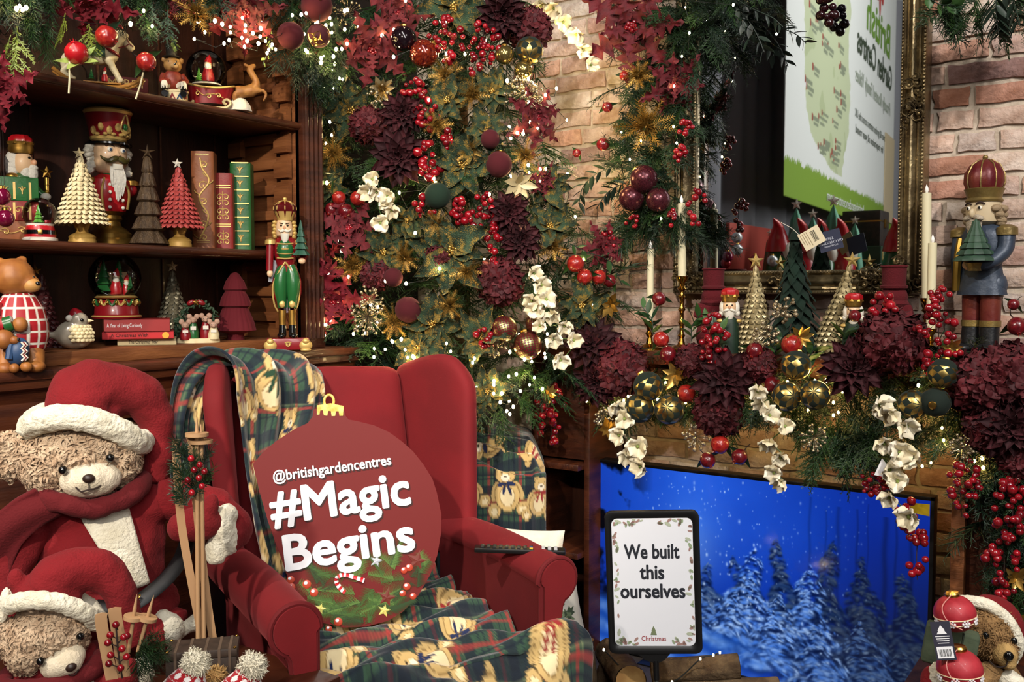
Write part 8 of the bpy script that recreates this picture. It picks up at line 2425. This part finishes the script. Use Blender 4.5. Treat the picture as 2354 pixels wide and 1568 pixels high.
blossoms('m', [(1742, 898), (1756, 925), (1768, 955), (1804, 980), (1768, 1016), (1794, 1050), (1780, 1086), (1796, 1108)], 30, 'hanging in the middle of the mantel', -.13)
blossoms('m', [(2020, 930), (2048, 945), (2082, 978), (2032, 1018), (2068, 1040), (2098, 1052), (2042, 1078), (2064, 1106), (2045, 1142), (2092, 1186)], 34, 'hanging at the right of the mantel, longest one', -.13)
for a in [('t', 846, 728, 50, 'low on the left of the tree', 60, 3.4), ('t', 1203, 214, 52, 'at the upper right of the tree', 60, 3.6), ('t', 800, 30, 36, 'between the garland and the tree top', 36, 3.2), ('t', 850, 690, 34, 'above the low gold beads', 30, 3), ('t', 1140, 800, 24, 'between the tartan baubles', 24, 3), ('m', 1806, 712, 30, 'beside the flocked tree trunk', 26, 4.5), ('m', 1600, 1004, 32, 'hanging below the first velvet trio', 34, 3.2), ('m', 1872, 1004, 34, 'hanging below the middle velvet trio', 34, 3.2), ('m', 2212, 1030, 36, 'hanging near the right jamb', 40, 3.2), ('m', 1385, 960, 24, 'hanging at the left end of the mantel', 22, 3.2), ('m', 1760, 770, 30, 'under the left gold tree', 26, 4), ('t', 872, 222, 30, 'beside the cream leaf cluster', 26, 3.4)]:
    bead_spray(*a)
for a in [('t', 1402, 702, 46, 'at the lower right of the tree'), ('m', 1555, 862, 44, 'above the first velvet trio'), ('m', 1400, 985, 40, 'hanging beside the left blossoms'), ('m', 1840, 775, 38, 'left of the flocked tree'), ('m', 2185, 800, 34, 'beside the tall right berries'), ('m', 2335, 1330, 36, 'low on the corner garland'), ('t', 1262, 905, 24, 'at the bottom of the tree'), ('m', 2330, 1440, 40, 'beside the hooded teddy')]:
    gold_pick(*a)
gold_pick('t', 872, 205, 40, 'high on the left of the tree', 9, mat('cream_gold_leaf', 'b3a37c', .45, .35), desc='cream gold leaf cluster ')
gold_pick('t', 1190, 422, 46, 'on the right of the tree', 8, mat('cream_gold_leaf'), desc='pale champagne leaf pick ')
for px, py, s, loc in ((2045, 1075, 1, 'white paper tag tucked in the longest blossom spray'),):
    p = PM(px - 20, py, -.13)
    t = Thing('paper_tag', loc, 'tag', p, facing(p), depth(p) / FPX)
    t.part('card', M().prism([(-14, -18), (12, -22), (16, 4), (2, 22)], -1, 1), mat('paper_white'), smooth=False)

# ---------------------------------------------------------------- fairy lights
BULB = M().ell((0, 0, 0), (1, 1, 1.35), seg=8, rings=6).mesh('bulb')
WARM = mat('warm_led', 'ffdf9c', .4, emit=90)
GOLDW = mat('golden_led', 'ffd070', .4, emit=90)
WIRE = mat('dark_wire', '0c120c', .6)
def lights(name, label, z, pts, dd, r, m, glow=(), gp=.6, gcol=(1, .72, .30)):
    P = [ZONE[z](x, y, dd * RS.uniform(.5, 1.2)) for x, y in pts]
    t = Thing(name, label, 'string lights', P[0])
    inv = t.o.matrix_world.inverted()
    g = M(); left = P[1:]; cur = P[0]; order = [cur]
    while left:
        k = min(range(len(left)), key=lambda i: (left[i] - cur).length_squared); cur = left.pop(k); order.append(cur)
    for a, b in zip(order, order[1:]):
        if (a - b).length < .35:
            g.tube([inv @ a, inv @ ((a + b) / 2 + Vector((0, .02, -.012))), inv @ b], .0009, 4, caps=False)
    t.part('wire', g, WIRE, kind='stuff')
    for p in P:
        link('bulb', BULB, m, t.o, tr(*(inv @ p)) @ Matrix.Scale(r * RS.uniform(.8, 1.15), 4))
    for x, y, d2, *k in glow:
        L = bpy.data.lights.new('led_glow', 'POINT'); L.energy = gp * (k[0] if k else 1); L.color = gcol; L.shadow_soft_size = .03
        o = bpy.data.objects.new('led_glow', L); COL.objects.link(o); o.parent = t.o; o.location = inv @ ZONE[z](x, y, d2)
    return t
tp = [sample(TREEP) for _ in range(66)] + [sample([(690, 120), (800, 130), (790, 330), (700, 360)]) for _ in range(26)] + [sample([(840, 780), (1280, 760), (1300, 880), (1100, 940), (850, 860)]) for _ in range(38)] + [sample([(760, 680), (900, 640), (920, 780), (740, 780)]) for _ in range(10)] + [sample([(1150, 170), (1300, 200), (1330, 560), (1180, 460)]) for _ in range(18)] + [(1150, 925), (1165, 945), (1180, 935), (1172, 952), (1135, 905)]
lights('tree_lights', 'warm white fairy lights wound through the Christmas tree', 't', tp, -.09, .0042, WARM,
       [(1300, 110, .06, 2.6), (1310, 250, .05, 3.2), (1330, 400, .05, 2.4), (800, 200, -.02), (1200, 850, -.03), (950, 420, -.05, 1.3), (1000, 660, -.03), (1000, 120, -.05, 1.3), (1220, 700, -.02)], .55)
bpn = [sample([(430, 20), (620, 30), (640, 130), (450, 110)]) for _ in range(26)] + [sample([(640, 0), (800, 10), (800, 130), (720, 150)]) for _ in range(26)] + [(38, 20), (45, 14), (52, 22), (60, 18), (300, 55), (330, 25), (350, 60)]
lights('bookcase_lights', 'warm white fairy lights along the bookcase garland', 'b', bpn, -.06, .0042, WARM, [(500, 95, -.02), (740, 120, -.02)], .22)
mpn = [sample([(1330, 880), (1560, 860), (1620, 930), (1350, 940)]) for _ in range(20)] + [sample([(1700, 840), (2000, 860), (2040, 960), (1700, 950)]) for _ in range(24)] + [sample([(2090, 820), (2354, 800), (2354, 1100), (2110, 990)]) for _ in range(26)] + [(2240, 1060), (2260, 1075), (2215, 1072), (2100, 1068), (2120, 1072), (2140, 1064), (1460, 800), (1530, 790)]
lights('mantel_lights', 'golden fairy lights glowing in the mantel garland', 'm', mpn, -.02, .004, GOLDW,
       [(1440, 950, .06), (1640, 950, .07, 1.3), (1850, 960, .06, 1.2), (2010, 980, .08, 1.2), (2170, 1020, .05, 1.2), (1900, 880, -.03)], .75, (1, .68, .24))
wpn = [sample(WP) for _ in range(16)] + [(2350, 1440), (2340, 1420)]
lights('mirror_lights', 'sparse fairy lights in the mirror garland', 'w', wpn[:16], -.09, .003, WARM, [(1420, 120, -.0), (1400, 420, .05)], .45)
hb = [(1388, 1494), (1462, 1562), (1545, 1568), (1610, 1515), (1640, 1506), (1655, 1500), (1700, 1450), (1880, 1540), (2000, 1525), (1950, 1530)]
t = Thing('hearth_lights', 'dark wired fairy lights trailing over the logs', 'string lights', at(1545, 1560, 2.5))
inv = t.o.matrix_world.inverted()
hp = [at(x, y, 2.53) for x, y in hb]
t.part('wire', M().tube([inv @ Vector(p) for p in spline([tuple(p) for p in hp[:6]], 6)], .0018, 5), WIRE)
for p in hp[:6]: link('bulb', BULB, WARM, t.o, tr(*(inv @ p)) @ Matrix.Scale(.003, 4))
